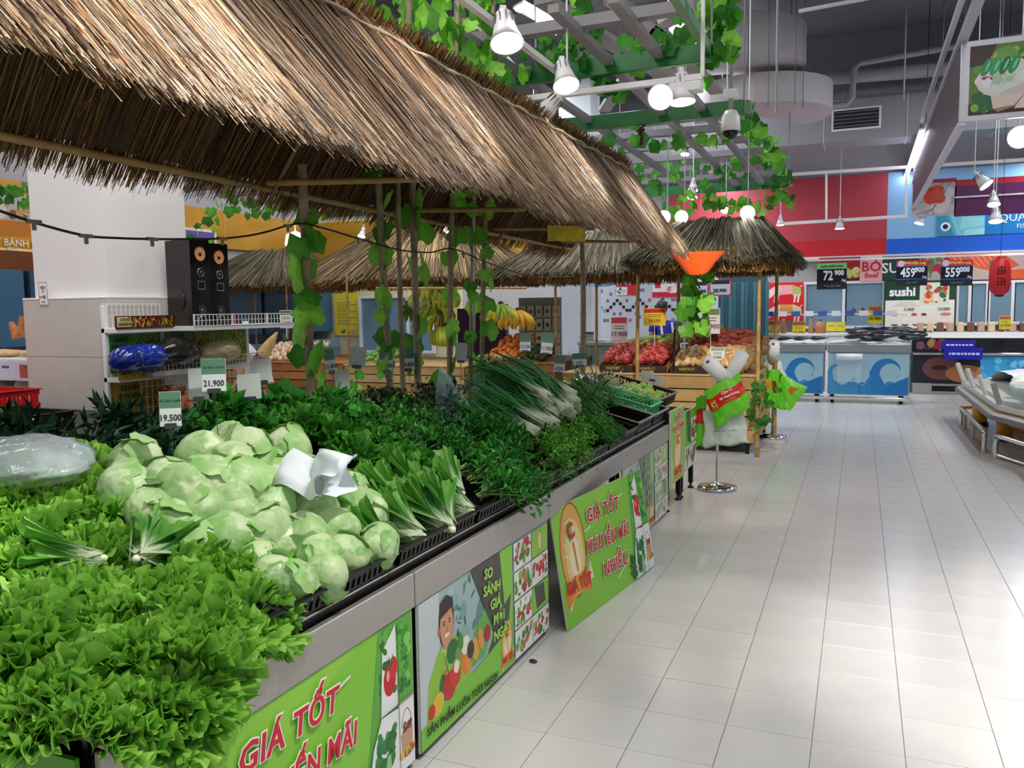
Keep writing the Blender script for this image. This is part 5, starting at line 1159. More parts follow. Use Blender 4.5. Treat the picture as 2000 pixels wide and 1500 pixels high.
for k, (px, t, lab) in enumerate((((1840, 666, 1905, 682), '', 'empty dark blue fish crate, upper one on the far display case'), ((1846, 681, 1919, 702), 'x', 'dark blue fish crate with a white text line, lower one on the far display case'))):
    x0, z0, x1, z1 = rectat(*px, 15.3); b = empty('blue_crate', (x0, 15.3-.0+.0*k, z0), label=lab, cat='crate')
    MB().box(0, 0, 0, x1-x0, .02, z1-z0, ch=.004).box(0, .24, 0, x1-x0, .26, z1-z0).box(0, .02, 0, .02, .24, z1-z0).box(x1-x0-.02, .02, 0, x1-x0, .24, z1-z0).box(.02, .02, 0, x1-x0-.02, .24, .01).build('crate_wall', mat('crate_blue', '#1616a8', .4), b)
    cc = Canvas(); q = random.Random(k); u = .06
    while u < x1-x0-.08: l = q.uniform(.02, .06); cc.rect(u, (z1-z0)*.42, u+l, (z1-z0)*.62, '#cfd6ff'); u += l+.015
    cc.build(b)
# meat counter along the far wall behind the freezers with small price labels
e = empty('meat_counter', (-2.6, 15.6, 0), label='white meat and cheese counter behind the freezers with a rail of small price labels', cat='counter')
MB().box(0, 0, 0, 3.3, .8, .98, ch=.01).build('body', M_white, e); MB().box(0, -.02, .98, 3.3, .82, 1.02, ch=.005).build('worktop', mat('worktop_white', '#eceae6', .3), e)
MB().tube([(0, .1, 1.36), (3.3, .1, 1.36)], .012, 6).build('label_rail', M_white, e)
for k in range(14): MB().box(.12+k*.225, .085, 1.33, .27+k*.225, .095, 1.42, ch=.003).build('rail_label', mat('rl_%d' % (k % 2), ['#3f62b8', '#e9edf4'][k % 2], .4), e)
def label_card(px, y, label, bg, t='', tc='#4a4a20', head=None, stem=True, name='price_card', stemlen=.12, tcs=.26):
    e, w, h = sign(name, px, y, label, 'price card', bg=bg, thick=.006); c = Canvas(); c.rect(.006, .006, w-.006, h-.006, bg)
    if head: c.rect(.006, h*.74, w-.006, h-.006, head)
    for q in (.62, .52): c.line(w*.2, h*q, w*.8, h*q, h*.035, '#6a5a4a')
    c.build(e)
    if t: text(t, h*tcs, tc, e, w*.5, h*.28, bold=h*.003)
    if stem: MB().tube([(w/2, .003, 0), (w/2, .003, -stemlen)], .004, 6).build('stem', M_white, e)
    return e
for px, lab in (((1500, 627, 1522, 657), 'yellow price card leftmost on the meat counter'), ((1548, 628, 1573, 657), 'yellow price card left of the bottles on the meat counter'), ((1696, 598, 1722, 632), 'tall yellow price card just left of the sushi board'), ((1952, 617, 1974, 643), 'yellow price card over the packed meats at the right edge')): label_card(px, 15.75, lab, '#d6c82c', '15.900', head='#a85a3a', stemlen=at(px[0], px[3], y=15.75).z-1.02)
for px, lab in (((1614, 629, 1631, 647), 'small bright yellow card, left of the pair on the label rail'), ((1632, 629, 1651, 647), 'small bright yellow card, right of the pair on the label rail')): label_card(px, 15.67, lab, '#f2e44a', stem=False)
for k, (px, w_, lab, col) in enumerate(((1584, .05, 'brown patterned bottle standing on the meat counter', '#a9825c'), (1602, .085, 'round brown patterned jar with a knob lid on the meat counter', '#b07a50'), (1530, .05, 'tall brown cone bottle leaning at the left on the meat counter', '#a8744c'))):
    a = at(px, 667, y=15.8); e = empty('serving_bottle', (a.x, 15.8, 1.02), label=lab, cat='bottle')
    MB().lathe([(0, 0), (w_, 0), (w_, .12), (w_*.6, .2), (w_*.35, .28), (0, .28)] if k != 1 else [(0, 0), (w_, 0), (w_*1.2, .1), (w_, .18), (.02, .22), (0, .22)], 14).build('body', mat('bottle_%d' % k, col, .4, var=.2, scale=30), e)
    MB().ball((0, 0, .29 if k != 1 else .235), .018, 8, 6).build('stopper', M_black, e)
# ------------------------------------------------------------------ slatted crates (second and third island)
M_slat = [mat('slat_pine_%d' % k, c, .6, var=.16, scale=7, bump=.15, bscale=40) for k, c in enumerate(('#b8945e', '#a9854f', '#c4a26c'))]
M_slatr = [mat('slat_reddish_%d' % k, c, .6, var=.16, scale=7) for k, c in enumerate(('#9c6534', '#8a5428', '#a8733c'))]
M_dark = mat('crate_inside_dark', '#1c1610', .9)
def slat_crate(x0, x1, y0, dep, z0, z1, label, mats=M_slat, pitch=.105, n_post=3):
    e = empty('slatted_crate', (x0, y0, 0), label=label, cat='crate'); w = x1-x0
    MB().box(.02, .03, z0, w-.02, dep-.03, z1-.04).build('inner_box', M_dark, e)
    n = int((z1-z0)/pitch); h = (z1-z0)/n
    for k in range(n):
        za, zb = z0+k*h+.006, z0+(k+1)*h-.006
        MB().box(0, 0, za, w, .018, zb, ch=.002).build('slat', mats[k % 3], e)
        MB().box(w-.018, .018, za, w, dep-.018, zb, ch=.002).build('slat', mats[(k+1) % 3], e)
        MB().box(0, .018, za, .018, dep-.018, zb, ch=.002).build('slat', mats[(k+2) % 3], e)
    for i in range(n_post): x = (w-.06)*i/(n_post-1); MB().box(x, .018, z0-.0, x+.06, .034, z1, ch=.002).build('corner_post', mats[0], e)
    MB().box(-.01, -.01, z1, w+.01, dep+.01, z1+.02, ch=.003).build('top_board', mats[2], e)
    for sx in (.05, w-.09):
        for sy in (.04, dep-.09): MB().box(sx, sy, 0, sx+.04, sy+.04, z0).build('leg', M_blackm, e)
    return e
Y3 = 8.7
a, b = at(1150, 724, y=Y3), at(1474, 736, y=Y3); Z3 = (a.z+b.z)/2; x3a, x3b = a.x-.3, b.x
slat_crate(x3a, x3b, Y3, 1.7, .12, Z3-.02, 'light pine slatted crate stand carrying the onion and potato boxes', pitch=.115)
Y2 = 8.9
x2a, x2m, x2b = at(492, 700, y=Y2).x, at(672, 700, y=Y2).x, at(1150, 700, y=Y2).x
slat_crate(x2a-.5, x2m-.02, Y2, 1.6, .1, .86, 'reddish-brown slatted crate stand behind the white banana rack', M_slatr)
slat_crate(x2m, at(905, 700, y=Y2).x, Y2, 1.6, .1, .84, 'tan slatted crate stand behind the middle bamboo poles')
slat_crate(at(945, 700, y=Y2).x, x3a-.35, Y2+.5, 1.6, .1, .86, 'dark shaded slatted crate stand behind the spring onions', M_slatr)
# small thatched roofs
GREY = STRAW_GREY
def hip_roof(label, cx, cy, w, d, z0, z1, tw, td, n, seed, cols=GREY, posts=(), fringe=True):
    r = empty('thatched_roof', (0, 0, 0), label=label, cat='roof')
    B = [(cx-w/2, cy-d/2), (cx+w/2, cy-d/2), (cx+w/2, cy+d/2), (cx-w/2, cy+d/2)]; T_ = [(cx-tw/2, cy-td/2), (cx+tw/2, cy-td/2), (cx+tw/2, cy+td/2), (cx-tw/2, cy+td/2)]
    for k in range(4):
        j = (k+1) % 4; t0, t1, b0, b1 = (*T_[k], z1), (*T_[j], z1), (*B[k], z0), (*B[j], z0)
        slab(r, t0, t1, b0, b1, .03)
        L = ((b1[0]-b0[0])**2+(b1[1]-b0[1])**2)**.5
        thatch(r, t0, t1, b0, b1, int(n*L/(w+d)), seed+k, cols, w=(.009, .02), over=.1, curl=.05, thick=.05)
        ctr = Vector((cx, cy, 0)); q0 = Vector(b0).lerp(Vector((cx, cy, z0)), .12); q1 = Vector(b1).lerp(Vector((cx, cy, z0)), .12)
        if fringe: thatch(r, q0+Vector((0, 0, .05)), q1+Vector((0, 0, .05)), q0-Vector((0, 0, .13)), q1-Vector((0, 0, .13)), int(n*.5*L/(w+d)), seed+9+k, ['#8a6236', '#6f4d2a', '#a3773f', '#5a3f24', '#b5863f'], w=(.009, .018), over=.2, curl=0, thick=.03)
        bamboo(q0, q1, .013, 'eave_pole', M_bam_y, r, seed=k)
    bamboo((T_[0][0], cy, z1-.04), (T_[1][0], cy, z1-.04), .015, 'ridge_pole', M_bam_y, r)
    for (px, py) in posts: pass
    return r
def post(px, y, z1, label, r=.022, mt=None): 
    a = at(px, 640, y=y); o = bamboo((a.x, y, 0), (a.x, y, z1), r, 'bamboo_post', mt or M_bam_y, seed=int(px)); props(o, label, 'pole')
c3 = (at(1225, 500, y=8.35).x+at(1545, 500, y=8.35).x)/2; w3 = at(1545, 500, y=8.35).x-at(1225, 500, y=8.35).x
hip_roof('grey-green thatched hip roof over the onion and potato stand', c3, 9.2, w3, 1.9, 2.02, 2.40, w3*.55, .35, 7500, 100, ['#6f6a50', '#5c5844', '#857f62', '#4a4636', '#787056', '#3c382c'])
for px, y, lab in ((1247, 8.62, 'thin bamboo post left of the onion boxes'), (1482, 8.6, 'bamboo post at the right front corner of the potato stand'), (1516, 9.9, 'bamboo post at the right rear of the potato stand, behind the far bag stand'), (1325, 9.3, 'ivy-wrapped bamboo post under the orange canopy, left one'), (1345, 9.3, 'ivy-wrapped bamboo post under the orange canopy, right one')): post(px, y, 2.1, lab)
hA = at(1180, 500, y=9.2); w_ = at(1345, 500, y=9.4).x-at(965, 500, y=9.4).x
hip_roof('long thatched roof between the last tall pole and the orange canopy', at(1155, 500, y=9.9).x, 10.3, w_, 1.8, 1.99, 2.42, w_*.55, .3, 5200, 120)
hip_roof('brown thatched roof lit warmly on top, behind the middle bamboo poles', at(808, 500, y=10.3).x, 10.6, at(1010, 500, y=10).x-at(600, 500, y=10).x, 1.9, 2.0, 2.62, 1.6, .3, 6000, 140, ['#8a7450', '#a58c60', '#6c5a3e', '#c4a878', '#54452f'])
hip_roof('dark thatched roof behind the loudspeakers', at(505, 500, y=11).x, 11.4, at(625, 500, y=10.9).x-at(395, 500, y=10.9).x, 1.9, 2.0, 2.5, .9, .3, 3600, 160)
hip_roof('thatched roof farthest left behind the white pillar', at(30, 500, y=8.6).x-1.2, 9.8, 1.6, 1.6, 2.0, 2.5, .7, .3, 2400, 180)
for px, y, lab in ((680, 9.6, 'brown bamboo post in front of the yellow notice board'), (562, 10.4, 'thin bamboo post left of the tall ivy pole'), (500, 10.6, 'bamboo post directly right of the loudspeakers'), (1085, 9.6, 'thin bamboo post in front of the seed packet rack'), (1166, 9.7, 'bamboo post left of the onion boxes, further back')): post(px, y, 2.05, lab, .018, M_bamb if px < 600 else None)
# orange canopy with ivy under it
a = at(1362, 497, y=8.05); e = empty('orange_plastic_canopy', a, label='small translucent orange scalloped canopy at the front of the right thatched roof', cat='canopy')
m = MB(); n = 20
P = [[(.27*sin(pi*(j/n-.5))*(1-.12*i), -.12*cos(pi*(j/n-.5))*(1-i*.1), .02-.033*i-.02*abs(sin(j*1.3))*(i > 3)-.008*i*cos(pi*(j/n-.5))) for j in range(n+1)] for i in range(6)]
MB().bar((0, 0, .02), (0, .55, .06), .02).build('bracket', M_bam_y, e); m.grid(P).build('shell', mat('orange_plastic', '#e8581e', .35, var=.15, scale=3), e)
vine([at(1360, 512, y=8.5), at(1365, 560, y=8.5), at(1355, 610, y=8.5), at(1360, 655, y=8.5)], 42, .13, 'yellow-green ivy hanging under the small orange canopy', 77, spread=.11)
vine([at(1500, 745, y=8.62), at(1490, 790, y=8.62), at(1480, 830, y=8.62)], 46, .065, 'dark green trailing foliage beside the crate stand at the far bag stand', 78, spread=.13, dark=.8)
# --- fruit boxes
M_card = mat('cardboard_orange', '#c08348', .7); M_cardd = mat('cardboard_dark_print', '#3a2a20', .6)
def roundfruit(name, r, cols, seed, sc=(1, 1, .9), stem=None, rough=.4, cat='vegetable', n=12, m_=8):
    rg = random.Random(seed); b = MB(); b.ball((0, 0, 0), r, n, m_, sc=sc); V = []
    for (x, y, z) in b.v: k = 1+.02*sin(x*60+seed)+.02*sin(y*70+z*40); V.append((x*k, y*k, z*k))
    b.v = V; e = empty(name, label='x', cat=cat); b.build('flesh', mat(name+'_%d' % seed, cols, rough, var=.22, scale=20), e)
    if stem: MB().lathe([(.004, r*sc[2]*.85), (.003, r*sc[2]*1.15), (0, r*sc[2]*1.2)], 6).build('stem', mat(name+'_stem%d' % seed, stem, .7), e)
    return e
def fill(protos, N, box, zf, label, group, seed, sc=(.85, 1.15), words=None):
    rg = random.Random(seed); x0, y0, x1, y1 = box; nx = max(1, int(sqrt(N*(x1-x0)/(y1-y0)))); ny = max(1, N//nx); k = 0
    for j in range(ny):
        for i in range(nx):
            u, v = (i+.5+rg.uniform(-.35, .35))/nx, (j+.5+rg.uniform(-.3, .3))/ny; x, y = x0+(x1-x0)*u, y0+(y1-y0)*v
            lab = label+', %s row back, %s from left' % (nth(j), nth(i)); o = protos[k % len(protos)]; s = rg.uniform(*sc); loc = (x, y, zf(u, v)+rg.uniform(-.008, .008)); rot = (rg.uniform(0, 6), rg.uniform(0, 6), rg.uniform(0, 6))
            tgt = o if o['label'] == 'x' else None
            if tgt: o.location = loc; o.rotation_euler = rot; o.scale = (s,)*3; o['label'] = lab; o['group'] = group
            else: copy_tree(o, loc=loc, rot=rot, sc=s, label=lab, group=group)
            k += 1
def fruit_box(px0, px1, y, z, dep, label, tilt=.16):
    x0, x1 = at(px0, 725, y=y).x, at(px1, 725, y=y).x; e = empty('fruit_box', (x0, y, z), label=label, cat='box'); e.rotation_euler = (tilt, 0, 0); w = x1-x0
    MB().box(0, 0, 0, w, .006, .075, ch=.002).build('front_panel', M_cardd, e); MB().box(0, dep-.006, 0, w, dep, .12).build('back_panel', M_card, e)
    for x in (0, w-.006): MB().prism([(0, 0), (dep, 0), (dep, .12), (0, .085)], x, x+.006).build('side_panel', M_card, e); e.children[-1].rotation_euler = (0, 0, 0)
    for ch in e.children:
        if ch.name.startswith('side_panel'):
            for v in ch.data.vertices: v.co = (v.co.y, v.co.x, v.co.z)
    MB().box(.006, .006, 0, w-.006, dep-.006, .006).build('floor_panel', M_card, e)
    text('VERFRUT', .042, '#c9a85a', e, w*.42, .042, y=-.002, bold=.0004); return x0, x1
zb = Z3+.005; BX = []
for (p0, p1, lab) in ((1171, 1234, 'leftmost cardboard fruit box, full of red onions'), (1238, 1303, 'second cardboard fruit box, full of red onions'), (1309, 1388, 'third cardboard fruit box, full of potatoes'), (1392, 1450, 'rightmost cardboard fruit box, full of pale potatoes behind the paper rolls')):
    BX.append(fruit_box(p0, p1, Y3+.04, zb, .55, lab))
on = [roundfruit('red_onion', .042, c, s, (1, 1, .88), '#b06a50', .25, 'onion') for s, c in enumerate(('#b8423a', '#a02c30', '#c85a48'))]
po = [roundfruit('potato', .040, c, 10+s, (1.15, .95, .85), None, .6, 'potato') for s, c in enumerate(('#dcb27a', '#cfa062', '#ecca96'))]
zf = lambda u, v: zb+.10+.17*v+.06*sin(pi*u)*sin(pi*min(1, v+.2))
for k, (x0, x1) in enumerate(BX):
    if k < 2: fill(on, 56, (x0+.03, Y3+.08, x1-.03, Y3+.56), zf, 'red onion in the %s box' % ['leftmost', 'second'][k], 'red onions in the boxes', 5+k)
    else: fill(po, 56, (x0+.03, Y3+.08, x1-.03, Y3+.56), lambda u, v: zb+.08+.15*v+.02*sin(pi*u), 'potato in the %s box' % ['', '', 'third', 'rightmost'][k], 'potatoes in the boxes', 5+k)
sp_ = []
for s in range(2):
    e = empty('sweet_potato', label='x', cat='sweet potato'); n = 9; MB().tube([((i/8-.5)*.2, .012*sin(i), .008*cos(i*1.4)) for i in range(n)], [.006, .018, .028, .033, .034, .031, .024, .013, .004], 8).build('flesh', mat('sweet_potato_%d' % s, ['#8c3a34', '#a04c38'][s], .6, var=.2, scale=15), e); sp_.append(e)
rg = random.Random(3); xr0, xr1 = at(1350, 680, y=9.5).x, at(1480, 680, y=9.5).x
for k in range(46):
    i, j = k % 12, k//12; loc = (xr0+(xr1-xr0)*(i+.5+rg.uniform(-.3, .3))/12, 9.36+.13*j, zb+.24+.05*j+rg.uniform(0, .03)); rot = (rg.uniform(-.3, .3), rg.uniform(-.3, .3), rg.uniform(-.7, .7)); lab = 'purple-red sweet potato behind the potato boxes, %s layer back, %s from the left' % (nth(j), nth(i))
    if k < 2: o = sp_[k]; o.location = loc; o.rotation_euler = rot; o['label'] = lab; o['group'] = 'sweet potatoes'
    else: copy_tree(sp_[k % 2], loc=loc, rot=rot, sc=rg.uniform(.85, 1.15), label=lab, group='sweet potatoes')
MB().box(xr0-.1, 9.3, zb, xr1, 10.1, zb+.2).build('produce_riser', M_card, label='cardboard riser under the sweet potatoes', cat='riser')
# right end: taro / ginger
tr = [roundfruit('taro_root', .045, '#94794e', 31, (1, 1, 1.25), None, .8, 'taro'), roundfruit('taro_root', .045, '#7d6038', 32, (1, 1, 1.2), None, .8, 'taro')]
fill(tr, 30, (at(1450, 700, y=9.0).x, 8.85, at(1478, 700, y=9.0).x+.06, 9.6), lambda u, v: zb+.06+.28*v, 'brown taro root, right end of stand', 'taro roots', 9)
gd = MB(); e = empty('bottle_gourd', label='x', cat='gourd'); gd.tube([((i/8-.5)*.45, .03*sin(i*.6), 0) for i in range(9)], [.01, .03, .036, .036, .035, .036, .038, .03, .008], 10).build('flesh', mat('gourd_green', '#b9c86a', .4, var=.15, scale=8), e); MB().tube([(.22, 0, 0), (.26, 0, .01)], .006, 6).build('stem', M_vine, e)
for k in range(7):
    loc = (at(1225+16*k, 668, y=9.5).x, 9.5+.05*(k % 2), zb+.24+.03*(k % 3)+.012*k); lab = 'pale green long gourd behind the onion boxes, '+nth(k)+' from the left'; rot = (0, -.15, .15*k-.3)
    if k == 0: e.location = loc; e.rotation_euler = rot; e['label'] = lab; e['group'] = 'long gourds'
    else: copy_tree(e, loc=loc, rot=rot, label=lab, group='long gourds')
MB().box(at(1190, 668, y=9.5).x, 9.3, zb, at(1340, 668, y=9.5).x, 10.2, zb+.2).build('produce_riser', M_card, label='cardboard riser under the long gourds', cat='riser')
cb = [roundfruit('green_cabbage', .09, c, 40+s, (1, 1, .9), None, .45, 'cabbage') for s, c in enumerate(('#9cc05a', '#b9d070'))]
fill(cb, 8, (at(1320, 655, y=9.8).x, 9.7, at(1400, 655, y=9.8).x, 10.1), lambda u, v: zb+.36+.08*v, 'pale green cabbage under the ivy', 'cabbages under the ivy', 3)
# second island produce
Z2 = .88
or_ = [roundfruit('orange', .04, c, 50+s, (1, 1, .95), '#4a7a2a', .4, 'orange') for s, c in enumerate(('#e8822a', '#dc6c1e'))]
xa, xb_ = at(955, 690, y=9.6).x, at(1020, 690, y=9.6).x
fill(or_, 50, (xa, 9.5, xb_, 10.2), lambda u, v: .93+.25*v, 'orange in the heap behind the spring onions', 'oranges behind the spring onions', 6)
pt = [roundfruit('onion', .035, c, 56+s, (1, 1, .9), None, .5, 'onion') for s, c in enumerate(('#c99a5a', '#d8b47a'))]
fill(pt, 30, (xa-.1, 9.35, xb_-.1, 9.6), lambda u, v: .92+.03*v, 'yellow onion in front of the oranges', 'yellow onions', 7)
av = [roundfruit('avocado', .045, '#4c5a2a', 58, (.9, .9, 1.3), None, .5, 'avocado'), roundfruit('avocado', .045, '#3a4722', 59, (.9, .9, 1.3), None, .5, 'avocado')]
fill(av, 20, (at(1025, 680, y=9.6).x, 9.5, at(1075, 680, y=9.6).x, 9.9), lambda u, v: .93+.12*v, 'dark green avocado right of the oranges', 'avocados', 8)
lm = [roundfruit('lime', .028, c, 62+s, (1.05, .95, .95), None, .35, 'lime') for s, c in enumerate(('#5f9a3a', '#78ac48'))]
fill(lm, 60, (at(712, 690, y=9.2).x, 9.0, at(772, 690, y=9.2).x, 9.6), lambda u, v: .9+.15*v, 'green lime in the far box behind the poles', 'limes in the far box', 12)
bag_m = [mat('garlic_pale', '#e8dccb', .5, var=.1, scale=20)]
br = [roundfruit('garlic_bulb', .035, c, 66+s, (1, 1, .85), '#d8c8a8', .5, 'garlic') for s, c in enumerate(('#e8d8c2', '#dfb690'))]
fill(br, 110, (at(505, 690, y=9.2).x, 9.0, at(605, 690, y=9.2).x, 9.7), lambda u, v: .9+.2*v, 'pale bulb in the heap beside the person', 'pale bulbs beside the person', 13)
# green banana bunches hanging and yellow hands
def banana_hand(name, col, n, s, label, loc, tip='#4a3a20', rz=0):
    e = empty(name, loc, rz, label=label, cat='bananas'); mt = mat('banana_'+col.strip('#'), col, .45, var=.12, scale=14)
    for k in range(n):
        a = -1.25+2.5*k/max(1, n-1); m = MB(); pts = [(sin(a)*(.02+.085*sin(t*2.1))*s*1.3, -(.01+.03*sin(t*2.4))*s-.02*(k % 2)*s, (-.01-.13*t)*s) for t in (i/6 for i in range(7))]
        m.tube(pts, [r_*s for r_ in (.006, .014, .018, .019, .018, .013, .005)], 7).build('banana', mt, e)
    MB().ball((0, 0, 0), .016*s, 8, 6, sc=(1.4, 1, 1)).build('crown', mat('crown_'+col.strip('#'), tip, .7), e); MB().tube([(0, 0, 0), (0, 0, .22)], .003, 5).build('hanging_cord', M_white, e); return e
for px, py, lab, c in ((978, 592, 'green banana hand hanging left of the two yellow ones', '#8ba83a'), (988, 598, 'yellow banana hand hanging behind the spring onions, left', '#c8a21e'), (1012, 604, 'yellow banana hand hanging behind the spring onions, right', '#c99a1a')): banana_hand('banana_hand', c, 11, 1.75, lab, at(px, py, y=9.3))
k = 0
for px, py in ((862, 515), (850, 545), (872, 560), (846, 590), (860, 610), (868, 635), (838, 560), (788, 600), (795, 590)):
    banana_hand('green_banana_hand', '#a9b83c' if px > 800 else '#5f7a34', 9, 2.0 if px > 800 else 1.4, 'pale green banana hand on the hanging bunch, '+nth(k)+' from the top' if px > 800 else ('dark green banana hand in front of the left window pane, ' + ('lower' if py == 600 else 'upper')), at(px, py, y=9.9+.05*(k % 3)), rz=k*1.1); k += 1
o = MB().tube([at(860, 470, y=10), at(858, 560, y=10), at(864, 660, y=10)], .03, 8).build('banana_stalk', M_bamb, label='thick brown stalk carrying the pale green banana hands', cat='stalk')
o = bamboo(at(735, 563, y=9.32), at(1028, 563, y=9.32), .015, 'bamboo_pole', M_bam_y, label='horizontal bamboo pole carrying the hanging bananas', cat='pole')
# seed packet rack
x0, z0, x1, z1 = rectat(1012, 595, 1093, 700, 11.0); e = empty('seed_packet_rack', (x0, 11.0, 0), label='grey wire rack with rows of white and green seed packets', cat='rack'); w = x1-x0
MB().box(0, .05, 0, w, .09, z1+.1).build('back_board', mat('rack_board', '#a9a8a4', .6), e)
for r_ in range(4):
    MB().bar((0, .02, z0+.02+r_*(z1-z0)/4), (w, .02, z0+.02+r_*(z1-z0)/4), .01).build('hook_bar', M_steel, e)
    for k in range(5):
        p = MB().box(0, 0, 0, w/5*.8, .012, (z1-z0)/4*.78, ch=.002).build('seed_packet', mat('packet_white', '#d9d8d0', .5) if (r_, k) == (0, 0) else bpy.data.materials['packet_white'], e, loc=(.02+k*w/5, 0, z0+.03+r_*(z1-z0)/4))
        c = Canvas(); a_, b_ = w/5*.8, (z1-z0)/4*.78; c.ell(a_*.5, b_*.45, a_*.3, b_*.22, ['#5f7a5a', '#8a9a6a', '#c0605a', '#4a6a4a'][(r_*5+k*3) % 4], 10); c.build(p)
MB().box(at(1000, 600, y=11.2).x-.9, 11.2, 0, at(1000, 600, y=11.2).x-.1, 11.3, 1.55).build('violet_board', mat('violet_panel', '#4a2f5c', .5), label='dark violet display panel behind the yellow bananas', cat='panel')
# --- price tags on wires over the vegetables
M_clip = mat('clip_metal', '#6f7378', .25, metal=.9); M_tagb = mat('tag_back', '#c9d2d2', .5)
def vtag(px0, py0, px1, py1, x, label, num, name_='', rz=.0, rx=-.1, ry=0., back=False, blank=False, top='#5f8f78'):
    c_ = at((px0+px1)/2, (py0+py1)/2, x=x); d = (c_-CAMP).length; s = d/F_PX*1.02; w, h = (px1-px0)*s, (py1-py0)*s
    e = empty('price_tag', (c_.x, c_.y, c_.z-h/2), label=label, cat='price tag'); e.rotation_euler = (rx, ry, atan2(-c_.x, c_.y)+rz*.6+.1)
    b = MB().box(-w/2, -.0015, 0, w/2, .0015, h, ch=.0005).build('card', M_tagb, e)
    if not blank:
        c = Canvas(); c.rect(-w/2+.001, .001, w/2-.001, h-.001, '#dfe7ea'); c.rect(-w/2+.001, h*.52, w/2-.001, h-.001, top); c.build(e, loc=(0, -.0012, 0))
        if num: text(num, h*.26, '#22262c', e, 0, h*.24, y=-.0032, bold=h*.004, sx=.85, ext=.0002)
        if name_: text(name_, h*.11, '#274a38', e, 0, h*.74, y=-.0032, shear=.25, ext=.0002)
    MB().box(-w*.28, -.006, -.008, w*.28, .006, .010, ch=.002).tube([(0, -.004, -.005), (.006, -.006, -.02), (0, -.004, -.032), (-.006, -.006, -.02), (0, -.004, -.005)], .002, 5).build('clip', M_clip, e)
    z_ = max(.12, c_.z-h/2-(max(sz(c_.x, c_.y), .7) if c_.y < 6.2 else .66 if c_.y < 7.2 else .87)+.02); MB().tube([(0, 0, -.02), (.008, 0, -z_*.4), (-.004, 0, -z_)], .0014, 5).build('wire', M_clip, e)
    return e
RT = -.45
TG = [((314, 768, 350, 830), -1.95, 'price tag 19.500 in front of the pillar, nearest the camera', '19.500', 'Xà lách xoăn', -.38), ((396, 703, 438, 762), -2.1, 'large price tag 21.900 with green header in front of the banana rack', '21.900', 'Xà lách Caron', -.35),
 ((370, 722, 404, 778), -2.2, 'blank back of a price tag left of the 21.900 tag', '', '', -.5), ((466, 732, 508, 778), -2.2, 'blank grey price tag right of the 21.900 tag', '', '', -.5), ((492, 702, 530, 746), -2.25, 'tilted pale price tag above the blank grey one', '', '', -.6),
 ((637, 682, 658, 726), -2.3, 'price tag 15.800 right of the thick ivy pole', '15.800', '', .3), ((655, 722, 682, 766), -2.3, 'blank white card hanging low right of the thick ivy pole', '', '', -.4), ((680, 678, 712, 716), -2.4, 'blank tilted grey card between the first two poles', '', '', -.6), ((740, 683, 766, 724), -2.35, 'price tag 23.500 in front of the second pole', '23.500', '', -.4),
 ((785, 680, 810, 722), -2.35, 'price tag left of the blunt-footed pole, partly turned', '19.000', '', -.7), ((888, 670, 912, 706), -2.4, 'pale turned price tag between the last ivy poles', '', '', -.6), ((928, 730, 950, 772), -2.1, 'price tag 22.500 nearest the spring onions, turned to the left', '22.500', '', .35), ((972, 716, 990, 750), -2.2, 'narrow price tag in front of the spring onions, left', '7.900', '', -.8),
 ((1012, 705, 1038, 745), -2.2, 'price tag 14.900 standing in the spring onions', '14.900', '', -.45), ((1080, 694, 1102, 728), -2.3, 'price tag above the right end of the spring onions', '6.200', '', -.6), ((1118, 690, 1146, 714), -2.35, 'tilted price tag beside the last tall bamboo pole', '9.900', '', -.3), ((1015, 652, 1036, 685), at(1025, 670, y=9.45).x, 'price tag in front of the avocados, left', '12.500', '', -.4), ((1055, 650, 1078, 690), at(1066, 670, y=9.45).x, 'price tag in front of the avocados, right', '11.900', '', -.4)]
for (px, x, lab, num, nm, rz) in TG: vtag(*px, x, lab, num, nm, rz, ry=R.uniform(-.12, .12)*(num not in ('19.500', '21.900')), blank=(not num))
# three green-white boards on a stake behind the lime tray
a = at(1275, 738, x=-1.75); e = empty('blank_card_stand', (a.x, a.y, .72), label='pair of blank grey-green cards on a dark stake above the lime tray', cat='card holder'); MB().tube([(0.03, 0, -.72), (.03, 0, a.z-.72)], .005, 6).build('stake', M_black, e)
for dx, dz in ((-.05, .02), (.05, -.03)): MB().cbox((dx, -.004-.01*(dx > 0), a.z-.72+dz), (.12, .003, .09), ch=.0005).build('card', M_tagb, e, rot=(0, 0, 0))
MB().cbox((0, -.02, a.z-.74), (.06, .012, .02), ch=.003).build('clip', M_clip, e)
# standing price cards over onions
for px, y, lab, bg, t, hd in (((1193, 619, 1225, 666), 8.9, 'white and pink price card 17.900 over the red onions', '#f0dcdf', '17.900', '#d8464a'), ((1257, 602, 1300, 636), 9.0, 'yellow price card 54.500 with red header above the onion boxes', '#e9c52c', '54.500', '#c83028'),
    ((1370, 602, 1406, 652), 9.2, 'white price card 19.900 with a vegetable picture above the sweet potatoes', '#ecdfe2', '19.900', '#6f8a5a'), ((1388, 678, 1415, 706), 8.85, 'small price card 8.900 over the rightmost potato box', '#e9eef0', '8.900', '#9cb08c'), ((1141, 648, 1160, 667), 10.5, 'small price card with a picture beside the blue fridge', '#dfe6ee', '', '#3a6a9a'), ((547, 606, 570, 641), 6.6, 'small white and green price card at the right end of the banana rack', '#e8dcd8', '12.900', '#4f6a5a')): label_card(px, y, lab, bg, t, '#8a2a28' if 'yellow' in lab else '#2c2630', hd, stemlen=max(.05, at(px[0], px[3], y=y).z-(Z3+.15 if y < 10 else .9)) if y > 7 else .1)
